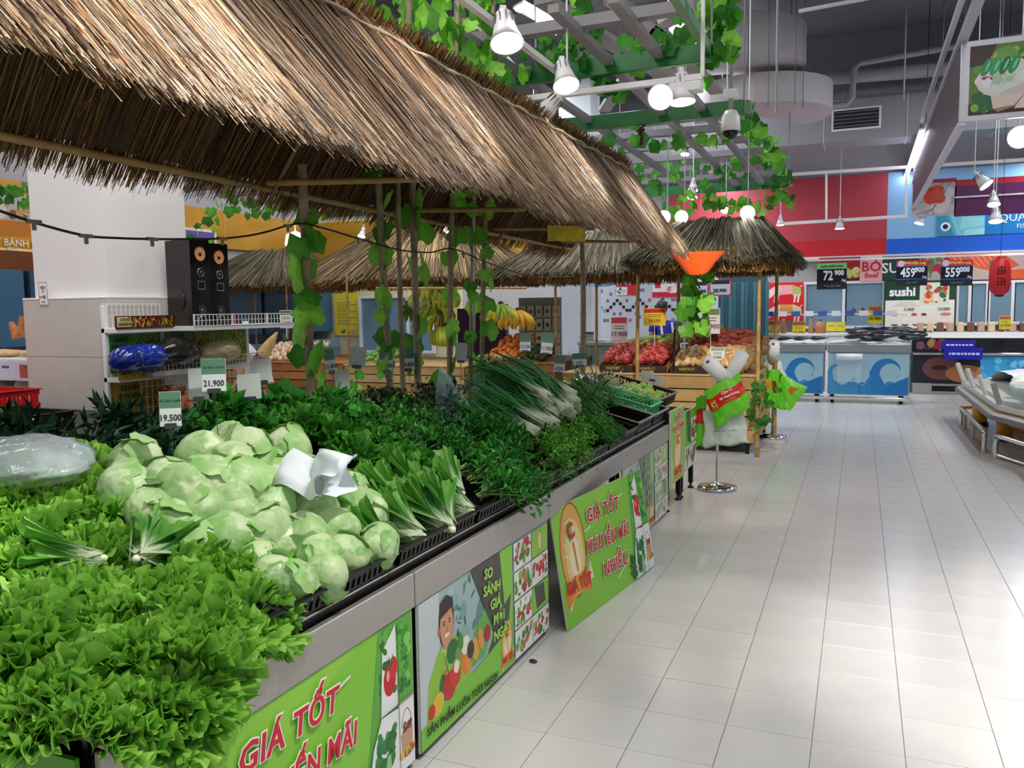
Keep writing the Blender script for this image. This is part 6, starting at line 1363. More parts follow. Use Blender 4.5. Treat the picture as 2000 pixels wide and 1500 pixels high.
a = at(1337, 610, y=9.0); e = empty('paddle_card', a, label='narrow grey paddle-shaped card holder left of the vegetable picture card', cat='card holder'); MB().box(-.03, 0, -.15, .03, .01, .12, ch=.008).build('plate', M_tagb, e); MB().tube([(0, .005, -.12), (0, .005, -.45)], .01, 6).build('handle', M_white, e)
a = at(1318, 640, y=8.7); o = MB().tube([a-Vector((0, 0, .02)), at(1316, 720, y=8.7)], .012, 8).build('black_post', M_black, label='short black post between the onion and potato boxes', cat='post')
# pale blue service fridge behind
x0, z0, x1, z1 = rectat(1130, 668, 1220, 725, 10.9); e = empty('service_fridge', (x0, 10.9, 0), label='pale blue service fridge with papers on top behind the onion boxes', cat='fridge'); w = x1-x0
MB().box(0, 0, 0, w, .8, z1-.05, ch=.02).build('body', mat('fridge_pale_blue', '#a5c6ce', .35), e); MB().box(-.01, -.02, z1-.05, w+.01, .82, z1, ch=.01).build('top_edge', M_white, e)
for k in range(3): MB().box(.1+.3*k, .2, z1, .32+.3*k, .5, z1+.02+.01*k).build('paper_stack', mat('paper_%d' % k, ['#e8e8ee', '#c8d8e8', '#f0e8e4'][k], .6), e)
# ------------------------------------------------------------------ white wire banana rack beside the pillar
XR_ = -4.18
def ry(px): return at(px, 620, x=XR_).y
def rz_(px, py): return at(px, py, x=XR_).z
y0, y1, ymid, yend = ry(226), ry(548), ry(340), ry(500)
S1, S2, S3 = rz_(445, 634), rz_(400, 716), rz_(450, 792)
rack = empty('wire_rack', (XR_, y0, 0), pi/2, label='white wire display rack with banana pictures standing against the white pillar', cat='rack')
WW = y1-y0; wm = ymid-y0; we = yend-y0
M_rw = mat('rack_white', '#eeeeee', .35)
for x in (0, wm-.02, we): MB().box(x, .10, 0, x+.03, .13, S1+.14 if x < .1 else S1+.02, ch=.003).build('upright', M_rw, rack)
for (xa, xb, z, d0) in ((0, wm, S1, 0), (wm-.01, WW, S1, -.17), (wm*.45, we, S2, -.06), (0, wm, S2-.02, 0), (wm*.9, WW-.01, S3, -.16), (0, wm, S3, 0)):
    MB().box(xa, d0, z-.03, xb, .13, z, ch=.002).build('shelf', M_rw, rack)
def wiregrid(xa, xb, za, zb, y, step=.035, nz=2, name='wire_front'):
    m = MB()
    for k in range(int((xb-xa)/step)+1): m.bar((xa+k*step, y, za), (xa+k*step, y, zb), .0035)
    for k in range(nz+1): m.bar((xa, y, za+(zb-za)*k/nz), (xb, y, za+(zb-za)*k/nz), .006 if k in (0, nz) else .0035)
    m.build(name, M_rw, rack)
wiregrid(wm, WW, S1, S1+.075, -.17); wiregrid(wm*.5, we, S2, S2+.07, -.06); wiregrid(wm*.9, WW-.02, S3, S3+.07, -.16); wiregrid(.01, wm, S1, S1+.15, .12); wiregrid(wm*.45, we, S3, S2-.03, .05, .045, 4, 'wire_back')
for q in (0, .33, .66, 1): MB().box(wm+(WW-wm)*q-.004, -.174, S1, wm+(WW-wm)*q+.006, -.166, S1+.08).build('divider', M_rw, rack)
def bananas_pic(xa, xb, za, zb, y, bg, cols, seed, txt=None, tsz=.03, tx=.1):
    p = MB().box(xa, y, za, xb, y+.004, zb).build('banana_picture', mat('pic_bg_%d' % seed, bg, .5), rack); c = Canvas(); q = random.Random(seed)
    c.rect(xa, za, xb, zb, bg)
    for k in range(int((xb-xa)*(zb-za)*2600)):
        x, z = q.uniform(xa+.02, xb-.02), q.uniform(za+.012, zb-.012); a = q.uniform(.7, 2.4); l = .036
        c.poly([(x-cos(a)*l*.5, z-sin(a)*l*.5), (x+.010, z-.003), (x+cos(a)*l*.5, z+sin(a)*l*.5), (x+.001, z)], q.choice(cols))
    if txt: c.rect(xa+.008, max(za+.004, zb-tsz*2.9), xa+tx*2.1, zb-tsz*.3, '#d8c890' if seed in (1, 6) else bg)
    o = c.build(p, loc=(0, y-.0002, 0))
    if txt:
        for i, t in enumerate(txt): text(t, tsz, '#141414', p, xa+tx, zb-tsz*(1.+1.15*i), y=y-.06 if 0 else y-.02, bold=.0008, shear=.2)
YL = ['#e8c22a', '#f0d84a', '#c8961c', '#8a5a1a']
bananas_pic(-.01, wm, S1-.005, S1+.075, -.006, '#4a1c10', ['#d8962a', '#f0c84a', '#8a2a1a', '#c8701c', '#3a6a2a'], 1, ('CHUỐI', 'BANANA'), .024, .055)
bananas_pic(.02, wm*.98, S2+.0, S1-.04, .115, '#3f9a2c', ['#5fb83c', '#e0c030', '#2a7a2a', '#8acc4a'], 2, ('CHUỐI', 'BANANA'), .036, .09)
bananas_pic(wm, we, S2+.0, S1-.04, .115, '#4a9a34', ['#e8b02a', '#e0c030', '#2a7a2a', '#d88a1c'], 3, ('CHUỐI', 'BANANA'), .036, .12)
bananas_pic(-.01, wm*.62, S2-.035, S2+.05, -.006, '#c8b428', YL, 4, ('CHUỐI', 'BANANA'), .02, .05)
bananas_pic(.02, wm*.98, S3+.01, S2-.05, .10, '#a8901c', ['#c8ac28', '#8a7a1a', '#e0c43a'], 5, ('CHUỐI', 'BANANA'), .045, .13)
bananas_pic(-.01, wm*1.0, S3-.06, S3+.03, -.006, '#4a1c10', ['#d8962a', '#f0c84a', '#8a2a1a', '#c8701c', '#3a6a2a'], 6, ('CHUỐI', 'BANANA'), .024, .055)
def at_rack(px, py, x=XR_): return at(px, py, x=x)
# crumpled plastic bags on the rack
def crumple(name, loc, dims, col, label, cat, seed, alpha=None, rough=.15, n=22, amp=.14, rot=(0, 0, 0)):
    rg = np.random.default_rng(seed); m = MB(); m.ball((0, 0, 0), 1, n*2, n); V = np.array(m.v); nz = np.zeros(len(V))
    for k in range(7):
        d = rg.normal(size=3)*(1.5+k*1.4); nz += np.abs(np.sin(V@d+rg.uniform(0, 6)))/(1+k*.5)
    V = V*(1-amp+amp*nz[:, None]*.9); V[:, 2] = np.where(V[:, 2] < 0, V[:, 2]*.75, V[:, 2]); V *= np.array(dims)/2
    mt = mat('bag_'+str(seed), col, rough, alpha=alpha, spec=.8, bump=.5, bscale=25)
    o = obj(name, np_mesh(name, V, np.array(m.f), mt, None, True), None, loc=loc, rot=rot, label=label, cat=cat); return o
for k, (px, py, dm, col, lab, al) in enumerate(((248, 690, (.20, .17, .17), '#0f2a8c', 'crumpled blue plastic bag, left one on the middle rack shelf', None), (285, 688, (.25, .2, .17), '#1638a8', 'crumpled shiny blue plastic bag, right one on the middle rack shelf', None), (345, 682, (.3, .2, .2), '#2c2a2a', 'dark translucent bag on the middle rack shelf beside the blue ones', .8), (425, 686, (.34, .22, .17), '#c9b98c', 'clear bag of pale dry goods on the right of the middle rack shelf', .65))):
    a = at_rack(px, py, XR_+.02); crumple('plastic_bag', (a.x, a.y, S2+dm[2]*.5), (dm[1], dm[0], dm[2]), col, lab, 'bag', 200+k, al)
M_pot = mat('terracotta', '#b8603a', .7)
def rootpot(px, py, x, lab, s=1., rootcol='#8a5a38'):
    a = at_rack(px, py, x); e = empty('root_basket', (a.x, a.y, S3), label=lab, cat='basket')
    MB().lathe([(0, 0), (.045*s, 0), (.07*s, .10*s), (.066*s, .10*s), (.04*s, .01), (0, .01)], 16).build('basket_wall', M_pot, e)
    for q in range(8): t = q*pi/4; MB().bar((.047*s*cos(t), .047*s*sin(t), 0), (.072*s*cos(t), .072*s*sin(t), .1*s), .006).build('basket_rib', mat('rib_cream', '#e0b890', .6) if 'rib_cream' not in bpy.data.materials else bpy.data.materials['rib_cream'], e)
    rg = random.Random(px); m = MB()
    for q in range(16):
        b = Vector((rg.uniform(-.04, .04)*s, rg.uniform(-.04, .04)*s, .09*s)); d = Vector((rg.uniform(-1, 1), rg.uniform(-1, 1), rg.uniform(.6, 2))).normalized()*.06*s
        m.tube([b, b+d*.5, b+d], [.014*s, .017*s, .009*s], 7)
    m.build('roots', mat('roots_%d' % px, rootcol, .7, var=.3, scale=30), e)
rootpot(337, 765, XR_+.03, 'terracotta basket of knobbly brown ginger on the lower rack shelf', 1.35)
for k, px in enumerate((358, 452, 470, 528)): rootpot(px, 762, XR_+.05, 'small red-brown basket of roots on the lower rack shelf, '+nth(k)+' after the ginger', .85, '#a8683c')
# --- loudspeakers on the rack
def speaker(px_l, px_m, px_r, py_t, lab, rotz=0):
    x = XR_-.02; b = S1+.002; ya = at(px_m, 560, x=x); zt = at(px_m, py_t, x=x).z; h = zt-b
    e = empty('loudspeaker', (x-.02, ya.y, b), label=lab, cat='loudspeaker'); e.rotation_euler = (0, 0, rotz)
    w, d = .17, .40; MB().box(0, -.0, 0, w, d, h, ch=.003).build('cabinet', mat('speaker_dark_red' , '#1c0e12', .35) if 'speaker_dark_red' not in bpy.data.materials else bpy.data.materials['speaker_dark_red'], e)
    MB().box(0, -.006, 0, w, 0, h, ch=.002).build('baffle', mat('speaker_gloss_black', '#060607', .12) if 'speaker_gloss_black' not in bpy.data.materials else bpy.data.materials['speaker_gloss_black'], e)
    RX = Matrix.Rotation(pi/2, 4, 'X')
    def drv(z, r, ring, cone, core):
        MB().lathe([(0, 0), (r, 0), (r, .006), (r*.9, .009), (r*.86, .006)], 22, (w/2, -.006, z), M=RX).build('driver_ring', ring, e)
        MB().lathe([(r*.86, .007), (r*.3, .002), (0, .003)], 22, (w/2, -.006, z), M=RX).build('cone', cone, e); MB().ball((w/2, -.010, z), r*.25, 10, 6).build('dust_cap', core, e)
    mk = lambda n, c, r_=.3, m_=0: bpy.data.materials.get(n) or mat(n, c, r_, m_)
    drv(h*.83, .052, mk('ring_black', '#0c0c0e'), mk('cone_orange', '#d08a58', .4), mk('core_black', '#0a0a0a')); drv(h*.62, .03, mk('ring_silver', '#c8c8cc', .2, 1), mk('cone_dark', '#1c1c1e'), mk('core_silver', '#a0a0a4', .2, 1))
    drv(h*.18, .036, mk('ring_black', '#0c0c0e'), mk('cone_grey', '#3a3a3c', .3), mk('core_silver', '#a0a0a4')); drv(h*.05, .04, mk('ring_silver', '#c8c8cc'), mk('cone_dark', '#1c1c1e'), mk('core_silver', '#a0a0a4'))
    if 'left' in lab:
        MB().box(.055, -.009, h*.42, .12, -.006, h*.52).build('display_bezel', mk('ring_silver', '#c8c8cc'), e); MB().box(.06, -.0105, h*.43, .115, -.009, h*.51).build('display', mk('core_black', '#0a0a0a'), e)
        MB().lathe([(0, 0), (.075, 0), (.075, .004), (.055, .006), (0, .003)], 24, (-.0, d*.45, h*.3), M=Matrix.Rotation(-pi/2, 4, 'Y')).build('side_woofer', mk('ring_black', '#0c0c0e'), e)
    return e
sx0 = at(376, 560, x=XR_).y
for k, (pxa, rz, lab, dx, dy, sh) in enumerate(((312, .62, 'left tower loudspeaker with display and side woofer on top of the banana rack', 0, 0, 1), (404, .62, 'right tower loudspeaker half behind the left one on the banana rack', 0, 0, .97))):
    x_ = -3.98; a = at(pxa, 600, x=x_); zt = at(pxa+40, 472 if k == 0 else 478, x=x_).z
    e = speaker(0, 376, 0, 472, lab)
    # wide side faces the camera-left, front baffle to the camera-right
    e.location = (a.x, a.y, S1+.002); e.rotation_euler = (0, 0, 0)
# cabinet turned so that its side and front are both seen
for e, (px, sc_) in zip([o for o in COL.objects if o.name.startswith('loudspeaker')], ((375, 1.), (413, .97))):
    a = at(px, 600, x=-4.05); e.location = (a.x, a.y, S1+.002); e.rotation_euler = (0, 0, radians(78)); e.scale = (.86, .68 if px < 400 else .5, sc_)
# --- wifi notice on the pillar, red basket and shelf at the far left
e = empty('wifi_notice', (px0-.0+.02, py0-.036, 1.50), label='small white notice with a wifi symbol on the pillar cladding', cat='notice'); e.location.x = at(76, 590, y=py0-.04).x; e.location.z = at(83, 597, y=py0-.04).z
MB().box(0, -.002, 0, .085, 0, .155, ch=.001).build('board', M_white, e)
c = Canvas(); c.rect(.003, .003, .082, .152, '#2c3040'); c.rect(.006, .006, .079, .149, '#eef0f4')
for r_ in (.012, .021, .03):
    for k in range(6): a, b = pi*.2+pi*.6*k/6, pi*.2+pi*.6*(k+1)/6; c.line(.042+r_*cos(a), .095+r_*sin(a), .042+r_*cos(b), .095+r_*sin(b), .005, '#16181c')
c.ell(.042, .092, .006, .007, '#16181c'); c.ell(.055, .055, .014, .011, '#1c2030'); c.ell(.06, .055, .006, .006, '#f0f0f4'); c.build(e, loc=(0, -.002, 0)); text('FREE', .016, '#222222', e, .024, .055, y=-.0045, ext=.0002); text('WIFI', .018, '#222222', e, .042, .022, y=-.0045, ext=.0002)
a, b = at(-60, 800, x=-3.75), at(82, 800, x=-3.75)
rb = crate('red_basket', 1.0, .5, .12, 'red plastic slotted basket at the far left beside the pillar', col=mat('basket_red', '#c0141c', .35)); g_ = at(84, 798, y=3.55); rb.location = (g_.x-1.02, 3.05, g_.z-.0); rb['category'] = 'basket'
kb = crate('produce_tray', .62, .42, .09, 'empty black tray beside the red basket at the far left'); g_ = at(152, 838, y=2.95); kb.location = (g_.x-.64, 2.53, g_.z)
MB().box(-5.6, 2.5, 0, -3.42, 3.6, min(rb.location.z, kb.location.z)-.002, ch=.01).build('display_table', M_blackm, label='black table under the red basket, left of the leafy greens', cat='table')
a = at(-50, 818, y=2.5); o = MB().box(a.x, 2.45, a.z-.02, at(52, 815, y=2.5).x, 2.6, a.z+.0).build('steel_scoop_tray', M_chrome); props(o, 'flat shiny steel tray edge at the far left', 'tray')
e = empty('left_shelf', (-7.2, 4.2, 0), label='shelf with packaged goods, pastries and labels left of the pillar', cat='shelf')
for z in (.55, .95, 1.22): MB().box(0, 0, z-.03, 2.4, .6, z, ch=.003).build('shelf_board', [M_lid, M_white, M_white][int(z > .9)], e)
MB().box(0, .55, 0, 2.4, .6, 1.25).build('back_panel', M_white, e)
c = Canvas(); c.rect(0, 0, 2.4, .14, '#d8c8dc')
for k in range(10): c.rect(.03+k*.24, .02, .22+k*.24, .12, ['#b8503a', '#cbb4d8', '#d8d0e0'][k % 3]); c.rect(.08+k*.24, .09, .16+k*.24, .11, '#4a5a8a')
c.build(e, loc=(0, -.002, 1.06))
for k in range(12): crumple('packed_greens', (-7.1+k*.19, 4.45, 1.0), (.17, .2, .12), ['#cfd8c4', '#6a8a5a', '#d8c8a8', '#9cb0a0'][k % 4], 'clear pack of greens on the middle board of the left shelf, %s from the left' % nth(k), 'pack', 220+k, rough=.2, n=8)['group'] = 'packs on the left shelf'
for k in range(6): crumple('wrapped_pack', (-7.0+k*.38, 4.45, .62), (.3, .3, .14), ['#e4e6ea', '#c8d2dc'][k % 2], 'white wrapped pack on the lowest board of the left shelf, %s from the left' % nth(k), 'pack', 240+k, n=8)['group'] = 'white packs on the left shelf'
for k in range(14):
    e2 = empty('pastry', (-7.1+k*.165, 4.42+.05*(k % 2), 1.25), label='flat pale pastry on the top board of the left shelf, %s from the left' % nth(k), cat='pastry', group='pastries on the left shelf'); MB().ball((0, 0, 0), .08, 10, 6, sc=(1, 1.3, .35)).build('crust', bpy.data.materials.get('pastry_crust') or mat('pastry_crust', '#d8b48a', .6, var=.2, scale=20), e2)
a = at(45, 640, y=4.5)
for k, (dx, r_, h_) in enumerate(((-.08, .03, .12), (.0, .035, .17), (.08, .045, .26))):
    MB().tube([(a.x+dx, 4.5, a.z-.08), (a.x+dx*1.3, 4.5, a.z-.08+h_*.6), (a.x+dx*1.7, 4.5, a.z-.08+h_)], [r_*1.2, r_, r_*.6], 8).build('fried_dough', mat('dough_%d' % k, '#b8743a', .6, var=.3, scale=25), label='brown twisted bread standing above the pastries, '+['left', 'middle', 'right'][k]+' one', cat='bread')
# --- people
M_skin = mat('skin', '#b8805f', .5); M_hair = mat('hair_black', '#14100f', .45, bump=.5, bscale=80)
def skinmesh(name, verts, edges, radii, mt, parent, root=0, sub=2):
    me = bpy.data.meshes.new(name); me.from_pydata(verts, edges, []); me.materials.append(mt); o = obj(name, me, parent)
    md = o.modifiers.new('skin', 'SKIN'); 
    for i, r_ in enumerate(radii): d = me.skin_vertices[0].data[i]; d.radius = (r_, r_) if not hasattr(r_, '__len__') else r_; d.use_root = (i == root)
    md.use_smooth_shade = True; s = o.modifiers.new('sub', 'SUBSURF'); s.levels = sub; s.render_levels = sub; return o
def person(loc, rz, bend, label, shirt, trousers, scale=1., stripe=None, armf=.35, mask=False):
    p = empty('person', loc, rz, label=label, cat='person'); p.scale = (scale,)*3; sb, cb = sin(bend), cos(bend)
    def T_(y, z): return (-(z)*sb*-1*-1 if 0 else 0, -z*sb+y*cb, .92+z*cb+y*sb)          # bends forward to -y
    def U(x, y, z): q = T_(y, z); return (x, q[1], q[2])
    V = [(0, 0, .92), U(0, 0, .22), U(0, 0, .44), U(0, -.01, .55), U(0, -.02, .62), U(.17, 0, .46), U(-.17, 0, .46), U(.23, -.08, .22), U(-.23, -.08, .22), U(.16, -.30, .16), U(-.16, -.30, .16), U(.13, -.37, .16), U(-.13, -.37, .16),
         (.10, 0, .86), (-.10, 0, .86), (.11, -.02, .48), (-.11, -.02, .48), (.11, .02, .08), (-.11, .02, .08), (.12, -.12, .03), (-.12, -.12, .03)]
    E_ = [(0, 1), (1, 2), (2, 3), (3, 4), (2, 5), (2, 6), (5, 7), (6, 8), (7, 9), (8, 10), (9, 11), (10, 12), (0, 13), (0, 14), (13, 15), (14, 16), (15, 17), (16, 18), (17, 19), (18, 20)]
    Rr = [(.15, .10), (.135, .10), (.15, .10), .055, .05, .065, .065, .045, .045, .032, .032, .028, .028, .095, .095, .06, .06, .042, .042, .04, .04]
    skinmesh('body', V, E_, Rr, M_skin, p)
    sv = [(V[0][0], V[0][1], V[0][2]-.04), V[1], V[2], U(0, 0, .50), V[5], V[6], U(.21, -.04, .32), U(-.21, -.04, .32)]
    skinmesh('shirt', sv, [(0, 1), (1, 2), (2, 3), (2, 4), (2, 5), (4, 6), (5, 7)], [(.165, .12), (.155, .12), (.165, .115), .075, .08, .08, .066, .066], shirt, p)
    skinmesh('trousers', [V[0], V[13], V[14], V[15], V[16], (.11, .02, .12), (-.11, .02, .12)], [(0, 1), (0, 2), (1, 3), (2, 4), (3, 5), (4, 6)], [(.155, .115), .108, .108, .075, .075, .06, .06], trousers, p)
    h = Vector(U(0, -.03, .74)); hd = empty('head_group', parent=p); bpy.data.objects.remove(hd)
    M = Matrix.Rotation(bend*1.1, 4, 'X'); m = MB(Matrix.Translation(h) @ M); m.ball((0, 0, 0), .105, 18, 14, sc=(.76, .92, 1.12)); m.ball((0, -.095, -.01), .018, 8, 6, sc=(.8, 1, 1.3)); m.ball((.08, .0, -.005), .022, 8, 6, sc=(.4, 1, 1.3)); m.ball((-.08, 0, -.005), .022, 8, 6, sc=(.4, 1, 1.3)); m.build('head', M_skin, p)
    m = MB(Matrix.Translation(h) @ M)
    for sx in (-.032, .032): m.ball((sx, -.088, .015), .012, 8, 6, sc=(1.3, .5, .7))
    m.build('eyes', M_hair, p); MB(Matrix.Translation(h) @ M).ball((0, -.088, -.055), .02, 8, 6, sc=(1.2, .5, .35)).build('mouth', mat('lips', '#8a4a42', .5), p)
    MB(Matrix.Translation(h) @ M).ball((0, .02, .025), .112, 18, 12, sc=(.82, .9, 1.1)).build('hair', M_hair, p)
    # fingers
    for sx in (1, -1):
        w = Vector(V[11 if sx > 0 else 12]); m = MB()
        for k in range(4): b = w+Vector(((k-1.5)*.018, -.02, 0)); m.tube([b, b+Vector((0, -.035, -.005)), b+Vector((0, -.055-.006*(k in (1, 2)), -.03))], [.009, .008, .006], 6)
        b = w+Vector((-sx*.03, 0, 0)); m.tube([b, b+Vector((-sx*.025, -.03, -.005)), b+Vector((-sx*.02, -.05, -.02))], [.010, .009, .007], 6); m.build('fingers', M_skin, p)
    if stripe:
        for sx in (-.09, .09): MB(Matrix.Translation(Vector(U(0, .0, .3))) @ Matrix.Rotation(bend, 4, 'X')).box(sx-.018, .112, -.2, sx+.018, .122, .14, ch=.003).build('shirt_stripe', M_white, p)
    return p
a = at(487, 655, x=-5.0); M_shirtw = mat('shirt_white_pattern', '#dcdce2', .7, var=.35, scale=25)
w1 = person((a.x+.20, a.y+.0, 0), radians(-60), .62, 'person with black hair and white patterned shirt bending behind the banana rack', M_shirtw, mat('trousers_dark', '#22242c', .8), .94)
b = at(515, 690, x=-4.75); e = empty('corn_packet', b, label='long tan corn packet with a dark red label held behind the banana rack', cat='packet'); e.rotation_euler = (.2, .6, .6)
MB().tube([(0, 0, -.2), (0, 0, -.12), (0, 0, .0), (0, 0, .12), (0, 0, .22)], [.03, .055, .055, .04, .01], 12).build('husk', mat('corn_tan', '#c8a66a', .5, var=.25, scale=20), e); MB().tube([(0, 0, -.1), (0, 0, -.02)], .058, 12).build('label_band', mat('band_dark_red', '#6a2028', .5), e)
a = at(1304, 612, y=12.4); M_blue_s = mat('shirt_blue', '#20249c', .6)
person((a.x, 12.4, 0), pi+.5, .42, 'person in a blue top with white stripes seen from behind the onion boxes', M_blue_s, mat('trousers_navy', '#1a1c34', .8), .95, stripe=True)
# ------------------------------------------------------------------ bags and rolls on stands
def stand(x, y, h, label):
    e = empty('bag_stand', (x, y, 0), label=label, cat='stand'); MB().lathe([(0, 0), (.155, 0), (.165, .012), (.16, .028), (.10, .036), (.02, .045), (.02, .06), (0, .06)], 36).build('base', M_chrome, e)
    MB().tube([(0, 0, .05), (0, 0, h)], .012, 14).build('pole', M_chrome, e); MB().bar((-.12, 0, h-.02), (.12, 0, h-.02), .012).build('cross_arm', M_chrome, e); return e
B1 = Vector((-1.077, 6.98, 0)); B2 = Vector((-.905, 9.93, 0))
stand(B1.x, B1.y, 1.0, 'chrome bag stand with round base nearest the camera'); stand(B2.x, B2.y, 1.08, 'chrome bag stand with round base further away, by the freezer')
M_roll = mat('roll_white', '#eceef0', .5); M_core = mat('roll_core', '#6a4a3a', .8)
def roll(a, b, r, label):
    e = empty('bag_roll', a, label=label, cat='bag roll'); L = (b-a).length; q = (b-a).to_track_quat('Z', 'Y').to_euler(); e.rotation_euler = q
    MB().lathe([(r*.25, 0), (r, 0), (r, L), (r*.25, L), (r*.25, 0)], 26).build('roll', M_roll, e); MB().lathe([(r*.25, -.001), (r*.18, -.001), (r*.18, L*.5)], 14).build('core', M_core, e)
roll(at(1382, 707, y=6.75), at(1428, 752, y=7.0), .062, 'white bag roll pointing to the left on the near stand'); roll(at(1452, 690, y=7.1), at(1420, 745, y=6.98), .055, 'white bag roll pointing to the right on the near stand')
roll(at(1510, 672, y=9.75), at(1510, 700, y=9.93), .07, 'white bag roll on top of the far stand')
M_gbag = mat('bag_lime_green', '#6fd62c', .35, spec=.6); M_wbag = mat('bag_white_plastic', '#dfe8e4', .35, spec=.6); M_gbag.node_tree.nodes['Principled BSDF'].inputs['Emission Strength'].default_value = 0
def quadbag(name, corners, y, dep, mt, label, seed, amp=.03, decor=None, flute=0, n=26):
    """plastic bag between four pixel corners TL TR BR BL on plane y; pillow-shaped with creases"""
    TL, TR, BR, BL = [at(*c_, y=y) for c_ in corners]; rg = np.random.default_rng(seed); ph = rg.uniform(0, 6, 6); e = empty(name, (TL+BR)/2, label=label, cat='bag'); o = (TL+BR)/2
    def S(u, v, side):
        p = TL.lerp(TR, u).lerp(BL.lerp(BR, u), v); k = (16*u*(1-u)*min(1, v*1.6)*max(0, 1-v)**.5*.35+.06*(v < .99))**.8 if 0 < u < 1 else 0
        w = abs(sin(5*u+4*v+ph[0]))*.5+abs(sin(9*u-6*v+ph[1]))*.3+abs(sin(14*v+7*u*u+ph[2]))*.25+.2*abs(sin(23*u+ph[3]))
        return p+Vector((.01*sin(9*v+ph[4])*(.3+v), -side*(dep*k+amp*w*(.3+v*.7))-(flute*sin(u*pi*9) if flute else 0), .008*sin(11*u+ph[5])))-o
    m = MB(); m.grid([[S(i/n, j/n, 1) for i in range(n+1)] for j in range(n+1)]); m.grid([[S(1-i/n, j/n, -.4) for i in range(n+1)] for j in range(n+1)]); b = m.build('bag_film', mt, e)
    if decor: decor(e, S)
    return e
def patch(e, S, u0, v0, u1, v1, col, off=.003, name='printed_patch', n=10, skew=0):
    P = [[S(u0+(u1-u0)*i/n, v0+(v1-v0)*j/n+skew*(u0+(u1-u0)*i/n), 1)-Vector((0, off, 0)) for i in range(n+1)] for j in range(n+1)]
    return MB().grid(P).build(name, bpy.data.materials.get('pt_'+col) or mat('pt_'+col, col, .4), e)
def dec1(e, S):
    patch(e, S, .0, .25, 1, .56, '#d8281c', n=16); patch(e, S, .10, .33, .25, .53, '#c8c83c', .005); patch(e, S, .12, .35, .23, .51, '#d8281c', .007)
    p = S(.175, .43, 1); text('C', .05, '#e8e04a', e, p.x, p.z, y=p.y-.012, bold=.002, rotz=.45)
    for t, u, v, s_ in (('Cùng C', .60, .305, .034), ('Giá Xanh Dương', .63, .42, .027), ('vì môi trường xanh', .62, .51, .014)):
        p = S(u, v, 1); text(t, s_, '#f6e6e0' if s_ > .02 else '#f0c84a', e, p.x, p.z, y=p.y-.02, bold=.0012 if s_ > .02 else 0, rotz=.46, sx=.9)
quadbag('plastic_bag', ((1374, 763), (1443, 728), (1468, 795), (1400, 838)), 6.86, .05, M_gbag, 'lime green plastic bag with red printed band hanging on the near stand', 1, .025, dec1)
def dec2(e, S):
    for k, (t, s_) in enumerate((('TÚI THÂN THIỆN MÔI TRƯỜNG', .014), ('bảo vệ môi trường', .012))): p = S(.5, .55+.12*k, 1); text(t, s_, '#4a5a54', e, p.x, p.z, y=p.y-.012, rotz=.12)
    patch(e, S, .02, .965, .98, .995, '#8ad06a', .004, n=14)
quadbag('plastic_bag', ((1374, 800), (1452, 800), (1463, 866), (1376, 874)), 6.93, .05, M_wbag, 'white plastic bag with faint print hanging below the green one', 2, .018, dec2)
def dec3(e, S): patch(e, S, .15, .25, .95, .55, '#d8281c', n=6)
quadbag('plastic_bag', ((1359, 776), (1380, 770), (1378, 871), (1358, 871)), 7.0, .02, M_gbag, 'narrow lime green bag with red patch at the left of the near stand', 3, .01, dec3)
quadbag('plastic_bag', ((1496, 722), (1524, 722), (1540, 800), (1487, 795)), 9.85, .05, M_gbag, 'fluted bunch of lime green bags with red print on the far stand', 4, .02, lambda e, S: (patch(e, S, .0, .25, .38, .58, '#e8961c', n=6), patch(e, S, .42, .3, .62, .6, '#7a2a18', n=6)), flute=.02)
quadbag('plastic_bag', ((1520, 722), (1535, 735), (1577, 758), (1540, 806)), 9.80, .03, M_gbag, 'lime green bag spread out to the right on the far stand', 5, .015, lambda e, S: patch(e, S, .35, .55, .8, .72, '#b8741c', n=6))
quadbag('plastic_bag', ((1500, 702), (1522, 702), (1536, 738), (1498, 745)), 9.95, .02, M_wbag, 'translucent white bag behind the roll on the far stand', 6, .01)
# --- things lying on the vegetables
def tetra(name, pts, base, mt, label, seed):
    """standing translucent bag of greens, peaked"""
    e = empty(name, base, label=label, cat='bag'); n = 20; m = MB(); P = []
    for j in range(n+1):
        v = j/n; row = []
        for i in range(n+1): a = 2*pi*i/n; r_ = (.005+.11*(v**.85))*(1+.1*sin(3*a+seed)+.05*sin(7*a+5*v)); row.append((r_*cos(a), r_*sin(a)*.8, .30*(1-v)-.04*max(0, v-.8)+.0))
        P.append(row)
    m.grid(P).build('bag_film', mt, e); return e
M_clear = mat('clear_film_bluish', '#b9d0dc', .12, alpha=.42, spec=.9, bump=.4, bscale=30)
p = pos_on(888, 820, .02); e = tetra('clear_bag_of_greens', None, p, M_clear, 'peaked translucent bluish plastic bag of greens standing among the herbs', 2); e.rotation_euler = (.25, -.2, .3)
lv, st = sprig(300, 120, 'long', ['#3f6a6a', '#4f8078', '#2f5a5c'], L=.2, ls=.06, lw=.3, stems=12, spread=.03); o = obj('greens_inside', lv, e); o.rotation_euler = (pi/2, 0, 0)
def sheet(px, py, w, h, lab, rz, lift, seed, rx=.3):
    p = pos_on(px, py, lift); rg = np.random.default_rng(seed); ph = rg.uniform(0, 6, 4); m = MB(); n = 14
    m.grid([[(w*(i/n-.5), h*(j/n-.5), .05*abs(sin(i/n*4+ph[0]+j/n*2))+.025*sin(9*j/n+ph[1])*(i/n)) for i in range(n+1)] for j in range(n+1)])
    o = m.build('tissue_bag', bpy.data.materials.get('tissue_white') or mat('tissue_white', '#e4ecf4', .5, alpha=.93), label=lab, cat='bag'); o.location = p; o.rotation_euler = (rx, 0, rz)
